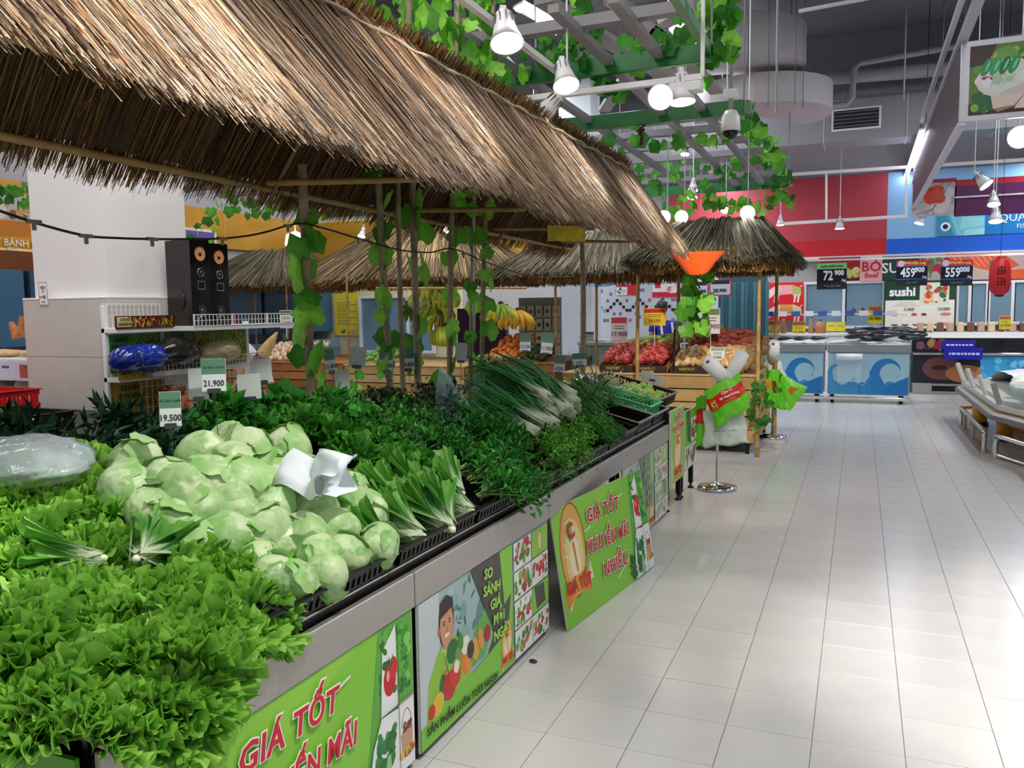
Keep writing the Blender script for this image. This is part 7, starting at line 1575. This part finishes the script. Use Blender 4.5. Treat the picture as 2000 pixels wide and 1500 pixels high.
sheet(605, 935, .26, .15, 'thin white plastic bag lying on the icebergs, left one', -.3, .20, 1, .6); sheet(655, 930, .18, .15, 'white plastic bag folded upright on the icebergs, right one', -.2, .22, 2, 1.1)
p = pos_on(45, 905, .08); crumple('clear_plastic_bag', p, (.42, .3, .14), '#c6d4dc', 'crumpled clear plastic bag at the far left behind the frilly lettuce', 'bag', 260, .5, .08)
# --- far trays: basket of beans, limes
def tray_at(px, py, w, d, h, label, col=M_black, rz=RZ, mt2=None):
    p = pos_on(px, py, .0); o = crate('produce_tray', w, d, h, label, col=col, mt2=mt2); o.location = (p.x, p.y, p.z); o.matrix_world = Matrix.Translation(p) @ Matrix.Rotation(rz, 4, 'Z') @ Matrix.Rotation(tilt, 4, 'X'); return o, p
M_rimg = mat('tray_rim_grey', '#8f8b86', .4)
for k in range(2):
    y = 5.25+.44*k; x = XF(y)-.04; o = crate('produce_tray', .40, .62, .08, ['black tray of garlic chives with pale rim', 'black tray around the light green bean basket'][k], mt2=M_rimg); o.matrix_world = Matrix.Translation((x, y, sz(x, y)-.01)) @ Matrix.Rotation(RZ, 4, 'Z') @ Matrix.Rotation(tilt, 4, 'X')
y = 5.72; x = XF(y)-.08; gb = crate('bean_basket', .33, .52, .075, 'light green slotted basket of green beans in the black tray', col=mat('basket_green', '#5fc48a', .4)); gb['category'] = 'basket'; gb.matrix_world = Matrix.Translation((x, y, sz(x, y)+.035)) @ Matrix.Rotation(RZ, 4, 'Z') @ Matrix.Rotation(tilt, 4, 'X')
rg = random.Random(9); bm_ = [strands('bean', 1, .11, .0042, '#3f8a34', '#5aa544', 400+s, .02, .25, 0) for s in range(4)]
for k in range(70):
    yy = y+.03+.27*rg.random(); xx = x-.04-.44*rg.random(); o = obj('green_bean', bm_[k % 4], None, loc=(xx, yy, sz(xx, yy)+.085+rg.uniform(0, .035)), rot=(rg.uniform(-.2, .2), rg.uniform(0, 3), rg.uniform(0, 6)), label='short green bean in the light green basket', cat='bean', group='green beans in the light green basket')
y = 6.12; x = XF(y)-.12; o = crate('produce_tray', .62, .60, .085, 'black tray of limes at the far end of the island', mt2=M_rimg); o.matrix_world = Matrix.Translation((x, y, sz(x, y)+.02)) @ Matrix.Rotation(RZ, 4, 'Z') @ Matrix.Rotation(tilt, 4, 'X')
l2 = [roundfruit('lime', .03, c, 70+s, (1.05, .97, .95), '#4a6a2a', .35, 'lime') for s, c in enumerate(('#7fae50', '#93bd58', '#a8c04a'))]
fill(l2, 44, (x-.34, y+.03, x-.04, y+.56), lambda u, v: sz(x-.34+.30*u, y)+.065+.035*sin(pi*u), 'pale green lime in the far tray', 'limes in the far tray', 21)
cu = bunch_proto('shredded_cabbage_pile', 'vegetable', [500], n=300, shape='long', cols=['#dfe6c0', '#eef0d4', '#cdd8a4'], L=.1, ls=.05, lw=.12, stems=4, spread=.13)
cu[0].location = (x-.46, y+.35, sz(x-.46, y)+.05); cu[0]['label'] = 'pale shredded vegetable pile behind the limes'
p = Vector((XF(5.9)-.62, 5.98, sz(XF(5.9)-.62, 5.9)+.1)); crumple('wrapped_eggplant_bag', p, (.2, .22, .13), '#5a4640', 'shiny brown wrapped vegetable behind the bean basket', 'vegetable', 270, None, .15)
e0 = empty('cucumber', label='x', cat='cucumber'); MB().tube([(0, i/8*.3, .01*sin(i)) for i in range(9)], [.008, .018, .021, .022, .022, .022, .021, .017, .006], 9).build('flesh', mat('cuke', '#8fb85a', .4, var=.15, scale=14), e0)
for k in range(8):
    loc = (XF(5.6)-.60-.05*(k % 3), 5.45+.07*k, sz(XF(5.6)-.62, 5.6)+.07+.02*(k % 3)); rt = (0, 0, 1.0+.2*sin(k*2.)); lab = 'pale green cucumber behind the bean basket, '+nth(k)+' from the left'
    if k == 0: e0.location = loc; e0.rotation_euler = rt; e0['label'] = lab; e0['group'] = 'cucumbers'
    else: copy_tree(e0, loc=loc, rot=rt, sc=.8, label=lab, group='cucumbers')
# ------------------------------------------------------------------ right hand ice counter
M_cream = mat('counter_cream', '#d9d5cc', .4); M_yel = mat('leg_yellow', '#c8962c', .4); M_bumpg = mat('bumper_grey', '#77757a', .5); M_gl = mat('case_glass', '#8fb4bc', .05, alpha=.5, spec=.9)
e = empty('ice_counter', (0, 0, 0), label='octagonal glass-sided ice counter with yellow legs at the right edge', cat='counter')
P1, P2, P3, P4 = (1.19, 12.3), (1.22, 9.35), (1.62, 8.1), (3.2, 7.2); P5, P6 = (4.6, 8.5), (3.0, 12.8)
poly = [P1, P2, P3, P4, P5, P6]; cx, cy = sum(p[0] for p in poly)/6, sum(p[1] for p in poly)/6
def ring(z0, z1, k0, k1, name, mt):
    m = MB(); n = 6; A = [(cx+(x-cx)*k0, cy+(y-cy)*k0, z0) for x, y in poly]; B = [(cx+(x-cx)*k1, cy+(y-cy)*k1, z1) for x, y in poly]
    m.add(A+B, [(i, (i+1) % n, (i+1) % n+n, i+n) for i in range(n)]+[tuple(reversed(range(n))), tuple(range(n, 2*n))]); return m.build(name, mt, e)
ring(.30, .375, .84, .94, 'yellow_band', M_yel); ring(.375, .42, 1.0, 1.0, 'bumper', M_bumpg); ring(.421, .445, .985, .97, 'ledge', M_cream); ring(.446, .47, .93, .93, 'ledge_inner', mat('ledge_tan', '#b89a5a', .5)); ring(.471, .52, .95, .95, 'white_base', M_cream)
ring(.52, .56, .90, .90, 'tray_floor', M_cream)
n = 6
def gp(i, k, z): x, y = poly[i]; return Vector((cx+(x-cx)*k, cy+(y-cy)*k, z))
for i in range(3):
    a, b = gp(i, .93, .52), gp(i+1, .93, .52); c_, d_ = gp(i, .985, .74), gp(i+1, .985, .74); s = max(1, round((b-a).length/1.05))
    for k in range(s):
        u0, u1 = (k+.03)/s, (k+.97)/s; MB().add([a.lerp(b, u0), a.lerp(b, u1), c_.lerp(d_, u1), c_.lerp(d_, u0)], [(0, 1, 2, 3)]).build('glass_panel', M_gl, e)
        MB().bar(a.lerp(b, k/s), c_.lerp(d_, k/s), .05, .03).build('glass_post', M_cream, e)
    MB().bar(b, d_, .05, .03).build('glass_post', M_cream, e)
G_ = []
for i in range(40):
    row = []
    for j in range(40):
        x, y = 1.3+3.0*i/39, 7.6+4.9*j/39; d = min(1, max(0, 1-((x-cx)/1.6)**4-((y-cy)/2.5)**4)); row.append((cx+(x-cx)*.8, cy+(y-cy)*.88, .57+.20*d**.5+R.uniform(0, .03)*d))
    G_.append(row)
MB().grid(G_, smooth=False).build('ice_heap', mat('ice_bright', '#e6eaf2', .2, bump=1., bscale=60), e)
for (x, y) in ((1.42, 11.7), (1.52, 10.5), (2.1, 9.0), (3.0, 8.2), (1.9, 12.2)):
    MB().lathe([(.06, .04), (.085, .05), (.09, .31), (.0, .31)], 16, (x, y, 0)).build('leg', M_yel, e); MB().lathe([(0, 0), (.1, 0), (.1, .045), (0, .05)], 14, (x, y, 0)).build('foot', M_black, e)
for k in range(9):
    o = crumple('frozen_pack', (1.52+.18*(k % 3)+.02*k, 9.15+.42*(k//3)+.1*(k % 2), .70+.06*(k % 3)), (.26, .30, .14), ['#dfe8dc', '#e6d2d8', '#c4dcc4'][k % 3], 'pale wrapped pack lying on the ice counter, %s from the front' % nth(k), 'pack', 280+k, n=9); o['group'] = 'packs on the ice counter'
b = empty('trolley_rail', (1.21, 0, 0), label='low chrome bumper rail along the aisle side of the ice counter', cat='rail')
def rail(pts, par):
    for q in pts[1:-1]: pass
    MB().tube(smooth([Vector(p) for p in pts], 4), .022, 10).build('rail_tube', M_chrome, par)
rail([(0, 11.65, .0), (0, 11.65, .19), (0, 11.62, .22), (0, 10.6, .22), (0, 9.62, .22), (0, 9.56, .19), (0, 9.56, 0)], b)
for y in (11.2, 10.4): MB().box(-.02, y, 0, .02, y+.05, .21).build('rail_post', M_steel, b)
MB().box(-.05, 9.5, 0, .05, 11.75, .012).build('floor_plate', M_steel, b)
MB().tube([(0, 11.64, .22), (.5, 12.1, .22)], .02, 8).build('rail_tube', M_chrome, b)
b = empty('trolley_rail', (1.28, 9.3, 0), label='low chrome bumper rail round the near corner of the ice counter', cat='rail')
MB().tube(smooth([Vector(p) for p in ((0, 0, 0), (0, 0, .18), (.03, -.07, .22), (.3, -.9, .22), (.6, -1.5, .22), (.6, -1.5, .0))], 4), .026, 10).build('rail_tube', M_chrome, b)
MB().tube([(0, 0, .03), (.6, -1.5, .03)], .015, 8).build('rail_tube', M_chrome, b)
# --- hanging canopy above it
M_al = mat('aluminium_pale', '#c4c4ce', .35, metal=.3); M_sidep = mat('canopy_side_brown', '#443840', .5)
cxn = .78; Yn, Yf = 8.5, 15.6; zb_, zt_ = at(1865, 240, y=Yn).z, at(1865, 84, y=Yn).z
e = empty('hanging_canopy', (cxn, Yn, zb_), label='long hanging fascia box with food picture on its near end, upper right', cat='canopy'); H_ = zt_-zb_
MB().box(0, .05, 0, .05, Yf-Yn, H_, ch=.004).build('side_panel', M_sidep, e); MB().box(-.01, 0, -.03, .06, Yf-Yn, 0, ch=.003).build('bottom_edge', M_al, e); MB().box(-.03, -6, H_, .05, Yf-Yn, H_+.05, ch=.003).build('top_rail', M_al, e)
MB().box(-.12, -6, H_+.03, -.08, 3.6, H_+.08, ch=.003).build('outer_rail', M_al, e)
MB().box(0, 0, 0, 3.6, .05, H_, ch=.004).build('front_board', M_al, e)
c = Canvas(); w = 1.4; z0, z1 = .05, H_-.05; hh = z1-z0; c.rect(.07, z0, w, z1, '#5f8a3a'); c.blobs(.07, z0+hh*.5, w, z1, ['#3f8a3a', '#7aae4a', '#a8c85a', '#2a4a2a', '#6aa03a'], 60, .04, .09, 3); c.poly([(.07, z1), (.28, z1), (.2, z0+hh*.72), (.07, z0+hh*.7)], '#3a2228')
c.rect(.07, z0, w, z0+hh*.16, '#3c1f1c'); c.blobs(.07, z0, .3, z0+hh*.35, ['#1f6a3a', '#2a7a44', '#8ab84a'], 14, .03, .06, 9)
c.ell(.36, z0+hh*.5, .24, .16, '#dfe8e0', a=.1); c.blobs(.22, z0+hh*.4, .55, z0+hh*.62, ['#c8dcc0', '#e8efe4', '#b4d0b4'], 22, .02, .045, 4); c.blobs(.10, z0+hh*.36, .26, z0+hh*.56, ['#a81c3c', '#f0e4e8', '#c0284a', '#f4eef0'], 14, .03, .05, 6)
for k in range(4): c.ell(.2+.07*k, z0+hh*(.68-.0*k), .035, .08, ['#1f9a5a', '#2aae68', '#147a44'][k % 3], a=-.4); c.ell(.21+.07*k, z0+hh*.69, .01, .05, '#7ae0a8', a=-.4)
for (pts, col) in ((((.30, z0+hh*.28), (.5, z0+hh*.42), (.85, z0+hh*.48), (.95, z0+hh*.3), (.7, z0+hh*.2)), '#dcc8c8'), (((.24, z0+hh*.26), (.5, z0+hh*.26), (.42, z0+hh*.1), (.26, z0+hh*.07)), '#e6d2c8'), (((.26, z0+hh*.07), (.42, z0+hh*.1), (.5, z0+hh*.26), (.5, z0+hh*.12), (.3, z0+.01)), '#a8826a'),
    (((.42, z0+hh*.05), (.5, z0+hh*.25), (.78, z0+hh*.16), (.76, z0+.02)), '#ead8d0'), (((.9, z0), (.9, z0+hh*.4), (w, z0+hh*.5), (w, z0)), '#dcc4c0')): c.poly(list(pts), col)
c.ell(.98, z0+hh*.72, .27, .27, '#2c3a2c'); c.ell(.98, z0+hh*.72, .24, .24, '#e4d4dc'); c.build(e)
for y in (0.1, 2.4, 4.8): MB().tube([(.03, y, H_+.04), (.03, y, ZC-zb_)], .006, 6).build('hanger', M_black, e)
for y in (.1, 2.4, 4.8): MB().lathe([(.02, 0), (.026, .004), (.02, .008), (.014, .004), (.02, 0)], 12, (-.03, y-.02, H_+.2), M=Matrix.Rotation(pi/2, 4, 'X')).build('shackle', M_black, e)
M_tube = mat('tube_light_emitter', '#f2eaff', .3, emit=14)
pa, pb = at(1800, 258, x=cxn-.06), at(1765, 358, x=cxn-.06)
t = empty('tube_light', pa, label='bright bare fluorescent tube hanging along the canopy in the upper right', cat='light'); MB().tube([(0, 0, 0), pb-pa], .035, 12).build('tube', M_tube, t); MB().bar((0, 0, .04), (pb-pa)+Vector((0, 0, .04)), .06, .03).build('housing', M_al, t)
# flower and purple fascia inside, far end
e, w, h = sign('flower_picture_panel', (1782, 350, 1866, 422), 15.5, 'pale picture panel with a red-orange flower on the hanging fascia', bg='#b8a8ae'); c = Canvas(); c.rect(0, 0, w, h, '#bcb0b6'); c.rect(0, h*.9, w, h, '#c02040')
c.blobs(0, 0, w, h*.85, ['#c8bcc2', '#a898a2', '#d4ccd0'], 20, .06, .12, 3); c.blobs(w*.25, h*.3, w*.78, h*.85, ['#d8381c', '#e04a2a', '#c42c18'], 26, .07, .12, 8)
for k in range(5): c.line(w*.5, h*.2, w*(.1+.2*k), h*(.95 if k > 2 else .05), .01, '#4a6a4a')
c.build(e)
e, w, h = sign('purple_fascia', (1866, 345, 2080, 418), 15.5, 'purple hanging fascia with red top edge right of the flower picture', bg='#5a1450'); c = Canvas(); c.rect(0, 0, w, h, '#5c1656'); c.rect(0, h*.84, w, h, '#c01c34'); c.build(e)
for q in (0, .5): MB().bar((w*q, -.03, h*.52), (w*(q+.5), -.03, h*.52), .025).build('rail', M_white, e)
# ------------------------------------------------------------------ lamps
M_lamp = mat('lamp_housing_white', '#dcdce0', .4); M_face = mat('lamp_face', '#fff4e4', .3, emit=22); M_fin = mat('lamp_fin_grey', '#5a5a60', .5)
def lamp(face, direc, dia, label, rod=False):
    face = Vector(face); d = Vector(direc).normalized(); e = empty('spot_lamp', face, label=label, cat='lamp'); e.rotation_euler = d.to_track_quat('Z', 'Y').to_euler(); r_ = dia/2
    MB().lathe([(r_*.45, -dia*1.05), (r_*.5, -dia*.95), (r_*.62, -dia*.6), (r_*.78, -dia*.3), (r_, 0), (r_*.93, 0), (r_*.9, -.01)], 28).lathe([(0, -dia*1.05), (r_*.45, -dia*1.05)], 28).build('housing', M_lamp, e)
    MB().lathe([(0, -.006), (r_*.92, -.006)], 24).build('lens', M_face, e)
    for k in range(10): t = 2*pi*k/10; MB().box(-.0015, r_*.5, -dia*.95, .0015, r_*.66, -dia*.6).build('fin', M_fin, e, rot=(0, 0, t))
    MB().bar((0, 0, -dia*1.0), (0, 0, -dia*1.3), .03).build('neck', M_lamp, e)
    if rod: q = Matrix(e.rotation_euler.to_matrix()).inverted() @ Vector((0, 0, ZC-face.z-.02)); n_ = Vector((0, 0, -dia*1.25)); MB().tube([n_, n_+q], .006, 6).build('drop_rod', M_lamp, e)
    return e
D = lambda a, b: tuple(Vector(b)-Vector(a))
# near longitudinal track
ZT = 3.0
ta, tb = at(880, -20, z=ZT), at(1108, 155, z=ZT); tr = empty('lighting_track', ta, label='white lighting track running away above the thatched roof, carrying two big spot lamps', cat='track')
MB().bar((0, 0, 0), tb-ta, .035, .03).build('rail', M_lamp, tr); MB().bar((0, 0, .03), (0, 0, ZC-ZT-.6), .01).build('drop_rod', M_lamp, tr); MB().bar(tb-ta, tb-ta+Vector((0, 0, ZC-ZT-.6)), .01).build('drop_rod', M_lamp, tr)
f1_ = at(990, 85, z=ZT-.16); lamp(f1_, (.25, -.35, -1), .17, 'large lit spot lamp facing the camera, uppermost on the near track'); f2_ = at(1106, 168, z=ZT-.14); lamp(f2_, (.3, -.4, -1), .165, 'large lit spot lamp at the lower end of the near track')
ta2, tb2 = at(975, 200, z=2.95), at(1372, 150, z=2.95); tr = empty('lighting_track', ta2, label='white lighting track running across above the ridge of the thatched roof', cat='track'); MB().bar((0, 0, 0), tb2-ta2, .045, .035).build('rail', M_lamp, tr); MB().bar(tb2-ta2, tb2-ta2+Vector((0, 0, .7)), .022).build('drop_rod', M_lamp, tr)
yt = (ta2.y+tb2.y)/2
a = at(1058, 225, y=yt-.05); lamp(a, (-.75, -.25, -.8), .16, 'spot lamp seen from the side, aimed to the lower left'); a3 = at(1290, 190, y=yt-.1); lamp(a3, (.1, -1, -.25), .16, 'dazzling spot lamp facing the camera at the right of the cross track'); a4 = at(1333, 200, y=yt); lamp(a4, (.08, -.1, -1), .17, 'spot lamp hanging straight down at the right end of the cross track')
MB().cbox(at(1340, 172, y=yt), (.2, .1, .06), ch=.005).build('ballast_box', M_lamp, label='white ballast box on the cross track beside the straight-down lamp', cat='box')
for (px, py, y, dr, dia, lab) in ((1297, 424, 9.0, (0, -1, -.2), .15, 'glaring lamp left of the pair above the right thatched roof'), (1331, 424, 9.0, (0, -1, -.2), .15, 'glaring lamp right of the pair above the right thatched roof'), (1460, 416, 9.0, (.1, -1, -.15), .16, 'glaring lamp above the right shoulder of the right thatched roof'), (1416, 411, 10.5, (0, -.6, -.8), .12, 'small lit lamp between the glaring lamps above the right roof'),
    (1640, 447, 15.0, (0, -.1, -1), .16, 'white lamp hanging on the bar in front of the rose wall band'), (1795, 437, 15.6, (-.3, -.2, -1), .16, 'white lamp hanging on the bar in front of the sky blue band'), (1524, 440, 15.0, (0, -.1, -1), .14, 'white lamp half hidden behind the top of the right roof'),
    (1945, 433, 13.4, (0, -.3, -1), .19, 'lower lit lamp right of the flower picture'), (1941, 400, 12.6, (0, -.4, -1), .16, 'upper lit lamp right of the flower picture'), (1927, 362, 11.0, (.6, -.3, -.8), .17, 'white lamp tilted to the right under the canopy'), (1992, 268, 9.2, (-.1, -1, -.35), .22, 'very bright lamp at the right edge of the picture under the canopy'),
    (1353, 372, 10.4, (0, -.4, -1), .13, 'upper small lamp over the centre of the right roof'), (1352, 386, 10.2, (0, -.4, -1), .13, 'lower small lamp over the centre of the right roof'), (1338, 302, 9.8, (0, -.3, -1), .11, 'small lamp below the green beam'), (706, 462, 9.0, (0, -.5, -1), .1, 'small lamp glimpsed over the brown thatched roof'), (872, 449, 10.0, (0, -.9, -.6), .11, 'round lit lamp glimpsed under the eave of the big roof')):
    lamp(at(px, py, y=y), dr, dia, lab, True)
e = empty('globe_lamp', at(577, 468, y=8.5), label='large white glowing shade behind the tall ivy pole', cat='lamp'); MB().lathe([(.02, .1), (.11, .06), (.13, -.06), (.1, -.1)], 18).build('shade', mat('shade_glow', '#fff0d8', .4, emit=3.5), e); MB().tube([(0, 0, .1), (0, 0, ZC-e.location.z)], .008, 6).build('cord', M_white, e)
# bars of the far lamp grid
for k, (q, lab) in enumerate(((((1530, 437), (1772, 422), (1772, 333)), 'white bar with drop rods in front of the rose band'), (((1540, 341), (2000, 312)), 'upper white bar above the rose band'))):
    e = empty('lamp_bar', (0, 15.05, 0), label=lab, cat='bar'); o_ = Vector((0, 15.05, 0)); pts = [at(*c_, y=15.05)-o_ for c_ in q]; MB().bar(pts[0], pts[1], .05).build('bar', M_white, e)
    if k == 0:
        for px in (1614, 1770): a_, b_ = at(px, 336, y=15.05)-o_, at(px, 434 if px < 1700 else 422, y=15.05)-o_; MB().bar(a_, b_, .035).build('drop_rod', M_white, e)
# fluorescent cluster in the ceiling
fl = empty('fluorescent_fixture', at(1012, 18, y=8.2), label='cluster of bright fluorescent tubes hanging high above the trellis', cat='light'); o_ = fl.location.copy()
for (a_, b_) in (((1012, 18), (1040, 30)), ((1025, 12), (1056, 42)), ((1050, 32), (1088, 66)), ((1040, 24), (1070, 56))): MB().bar(at(*a_, y=8.2)-o_, at(*b_, y=8.6)-o_, .07, .02).build('tube', M_tube, fl)
MB().bar((0, 0, .05), at(1088, 60, y=8.6)-o_+Vector((0, 0, .05)), .2, .03).build('housing', M_lamp, fl)
# ------------------------------------------------------------------ trellis, green beams and vines
M_grn = mat('beam_green', '#15702f', .4); M_tw = mat('trellis_white', '#88848a', .5)
ZG = 3.32; xe = -1.0
tg = empty('hanging_trellis', (0, 0, ZG), label='hanging white lattice frame with green edge beams over the vegetable islands', cat='trellis')
def yz(px, py): return at(px, py, z=ZG)
yA, yB, yC = yz(1360, 105).y, yz(1470, 207).y, yz(1535, 358).y
for y, col, x0 in ((yA, M_grn, -9.5), (yB, M_grn, -9.5), (yC, M_grn, -9.5)): MB().box(x0, y, -.06, xe, y+.05, .07, ch=.003).build('green_beam', col, tg)
MB().box(xe, yB, -.05, xe+.05, yC+.05, .06, ch=.003).build('green_beam', mat('beam_green_pale', '#5a8a5c', .4), tg)
MB().box(xe-.05, yA-1.6, -.02, xe, yA+.05, .06, ch=.003).build('green_beam', M_grn, tg)
for x in (yz(1305, 245).x, yz(1160, 252).x, yz(1230, 60).x, -4.6, -5.8, -7.0): MB().box(x, yA-1.2, .0, x+.07, yC, .05).build('trellis_bar', M_tw, tg)
for y in (yA-.75, yB+.55, yB+1.15, yB+1.9, yB+2.7, yB+3.6, yB+4.5): MB().box(-9.5, y, .05, xe, y+.09, .12).build('trellis_bar', M_tw, tg)
for (a_, b_, z) in (((1195, 0), (1285, 60), 4.2), ((1370, 0), (1290, 50), 4.2), ((1290, 50), (1180, 215), 4.2), ((1285, 60), (1400, 180), 4.2), ((1060, 0), (1300, 150), 3.9), ((905, 40), (1010, 150), 4.0)):
    pa_, pb_ = at(*a_, z=z), at(*b_, z=z); MB().bar(pa_-Vector((0, 0, ZG)), pb_-Vector((0, 0, ZG)), .16, .05).build('diagonal_brace', mat('brace_pinkish', '#a8a0a0', .6) if 'brace_pinkish' not in bpy.data.materials else bpy.data.materials['brace_pinkish'], tg)
for x in (xe, -3, -5, -7):
    for y in (yA, yB, yC): MB().tube([(x, y, .05), (x, y, ZC-ZG)], .008, 6).build('hanger_rod', M_tw, tg)
# long thin hanging rods
for k, (px, py, y) in enumerate(((1516, 220, 9.0), (1568, 210, 10.0), (1765, 195, 12.0), (1461, 150, 8.6), (1500, 210, 10.5), (1552, 205, 10.0), (1694, 0, 14))):
    if py: o = MB().tube([at(px, py, y=y), Vector((at(px, py, y=y).x, y, ZC))], .012 if k in (0, 2) else .004, 6).build('hanging_rod', M_duct if k in (0, 2) else M_black); props(o, 'thin vertical hanging rod, %s of those right of the dome camera' % nth([0, 1, 5, 9, 2, 4, 3][k] if k != 3 else 6), 'rod')
# vines on the trellis; dim light put into leaf colour as extra dark leaves
vine([at(1395, -30, y=6.3), at(1398, 30, y=6.3), at(1400, 70, y=6.3), at(1392, 125, y=6.3)], 60, .11, 'dense green ivy clump hanging from the near right corner of the trellis', 90, spread=.13, dark=.35)
vine([at(1465, 215, y=7.8), at(1490, 262, y=9.0), at(1510, 305, y=10.4), at(1530, 350, y=12.6), at(1535, 400, y=13.0)], 50, .12, 'green ivy trailing along the right green beam', 91, spread=.1, dark=.45)
vine([at(1065, 60, y=6.2), at(1120, 120, y=6.2), at(1180, 160, y=6.2), at(1240, 95, y=6.2), at(1350, 70, y=6.1)], 45, .11, 'ivy strung across the upper left of the trellis', 92, spread=.12, dark=.7)
vine([at(1150, 0, y=6.0), at(1130, 60, y=6.0), at(1090, 100, y=6.0), at(1040, 130, y=6.0)], 30, .12, 'dark ivy beside the fluorescent tubes', 93, spread=.12, dark=.7)
vine([at(1180, 320, y=11), at(1260, 345, y=11), at(1340, 318, y=11), at(1420, 330, y=11), at(1500, 300, y=11)], 60, .11, 'small dark leaved vine across the trellis above the right roof', 94, spread=.2, dark=.8)
vine([at(1170, 285, y=8), at(1250, 262, y=8), at(1330, 270, y=8), at(1420, 262, y=8)], 16, .13, 'sparse vine below the green cross beam', 95, spread=.1, dark=.5)
vine([at(1300, 395, y=9.2), at(1380, 385, y=9.2), at(1440, 400, y=9.2), at(1540, 385, y=9.6)], 50, .10, 'light green ivy around the lamps over the right roof', 96, spread=.12)
vine([at(380, 470, y=7), at(430, 400, y=7), at(520, 395, y=7), at(600, 400, y=7), at(700, 385, y=7)], 60, .09, 'dark vine strung under the big roof behind the loudspeakers', 97, spread=.12, dark=.75)
vine([at(-20, 350, y=5.5), at(30, 385, y=5.5), at(60, 370, y=5.5)], 20, .09, 'dark vine at the far left behind the pillar', 98, spread=.1, dark=.8)
vine([at(845, -20, y=4.9), at(850, 60, y=4.9), at(880, 140, y=4.9), at(935, 190, y=4.9), at(1010, 160, y=5.2)], 34, .12, 'ivy thicket above the ridge between the protruding poles', 99, spread=.16)
vine([at(700, 740, y=7.5), at(690, 770, y=7.5), at(680, 800, y=7.5)], 12, .1, 'ivy hanging in front of the tan crate stand', 100, spread=.05, dark=.6)
# plastic grapes
a = at(1252, 262, y=8.0); e = empty('grape_bunch', a, label='dark red plastic grape bunch hanging from the green beam', cat='grapes'); rg = random.Random(2); gm = mat('grape_red', '#5a1226', .25); gme = MB().ball((0, 0, 0), .014, 8, 6).mesh('grape', gm)
for k in range(32): t = k/32; obj('grape', gme, e, loc=(rg.uniform(-1, 1)*.035*(1-t*.8), rg.uniform(-1, 1)*.03*(1-t*.8), .09-.2*t))
MB().tube([(0, 0, .09), (0, 0, .2)], .004, 5).build('stem', M_vine, e)
# dome camera
a = at(1427, 245, y=7.4); e = empty('dome_camera', a, label='white dome security camera hanging on a long pole from the ceiling', cat='camera')
MB().tube([(0, 0, .1), (0, 0, ZC-a.z)], .018, 12).build('pole', M_tw, e); MB().box(-.06, -.04, .22, .06, .04, .30, ch=.01).build('junction_box', M_lamp, e)
MB().lathe([(.02, .13), (.05, .12), (.075, .07), (.08, .0), (.082, -.04), (.07, -.05)], 26).build('dome_housing', M_lamp, e); MB().lathe([(.066, -.045), (.062, -.075), (.04, -.105), (0, -.118)], 22).build('dome_glass', mat('dome_dark', '#101014', .05), e)
# yellow board under the roof tip
a, b = at(1078, 440, x=-1.75), at(1132, 470, x=-1.75); o = MB().box(-.13, -.006, -.05, .13, .006, .05, ch=.002).build('yellow_board', mat('yellow_board', '#c8b428', .6, var=.3, scale=18)); o.location = (a+b)/2; o.rotation_euler = (0, 0, .7); props(o, 'small yellow board tucked under the thatch near the last pole', 'board')
# dropped scrap on the floor
a = at(1041, 1291, z=.008); o = crumple('leaf_scrap', a, (.035, .02, .014), '#2a1c18', 'tiny dark scrap lying on the floor tiles near the counter', 'scrap', 299, None, .6, n=6)
# spot lights aimed by hand, not placed at the lamp heads
spot((-.55, 2.3, 3.45), (-1.75, 1.35, 2.3), 420, 46, .5); spot((-.8, 4.6, 3.4), (-1.8, 3.3, 2.4), 330, 30, .6); spot((-1.0, 6.6, 3.3), (-1.8, 5.2, 2.4), 300, 26, .6); spot((-.9, 7.7, 3.1), (-1.75, 6.7, 2.3), 200, 30, .5)
spot((.3, 2.6, 3.6), (1.15, 3.9, 0), 420, 50, .7, (1, .96, .9)); spot((-.2, 2.0, 3.4), (-1.95, 2.0, .8), 190, 62, .6, (1, .95, .88)); spot((-.6, 5.0, 3.2), (-.55, 4.0, 0), 60, 28, .5, (1, .92, .82)); spot((-.5, 5.3, 3.2), (-1.2, 6.5, 0), 60, 34, .5, (1, .93, .85))
spot((-.7, 6.0, 2.75), (-1.6, 8.9, .9), 260, 42, .6, (1, .92, .82)); spot((-.8, 9.8, 3.2), (-.3, 11.5, 0), 60, 36, .5, (1, .95, .88)); spot((-5.0, 8.6, 3.4), (-5.6, 10.2, 2.5), 110, 40, .6); spot((-5.2, 6.4, 3.2), (-4.5, 4.6, 1.2), 60, 50, .6, (1, .95, .9)); spot((.5, 13.6, 3.2), (0, 14.2, .9), 80, 60, .6, (1, .98, .95)); spot((2.2, 9.2, 3.0), (2.2, 10, .6), 120, 60, .6, (1, .97, .94))
spot((2.4, 14.0, 3.0), (2.0, 16.2, 1.0), 80, 70, .6, (1, .98, .96)); spot((-1.9, 14.0, 3.2), (-1.9, 16.4, 1.0), 80, 70, .6, (1, .98, .96)); spot((-2.9, 2.6, 2.9), (-4.6, 3.8, 2.2), 45, 60, .6, (1, .95, .92))
# ------------------------------------------------------------------ lettering becomes mesh
bpy.context.view_layer.update()
_dg = bpy.context.evaluated_depsgraph_get(); _mc = {}
for o in [o for o in SC.objects if o.type == 'FONT']:
    if o.data.name not in _mc: _mc[o.data.name] = bpy.data.meshes.new_from_object(o.evaluated_get(_dg))
    me = _mc[o.data.name]; me.name = 'lettering'
    n = bpy.data.objects.new('lettering', me); COL.objects.link(n); n.parent = o.parent
    n.location = o.location; n.rotation_euler = o.rotation_euler; n.scale = o.scale
    if len(me.polygons) == 0: bpy.data.objects.remove(n)
    bpy.data.objects.remove(o)
print('OBJECTS', len(SC.objects), 'TRIS', sum(len(m.loops)-2*len(m.polygons) for m in bpy.data.meshes))
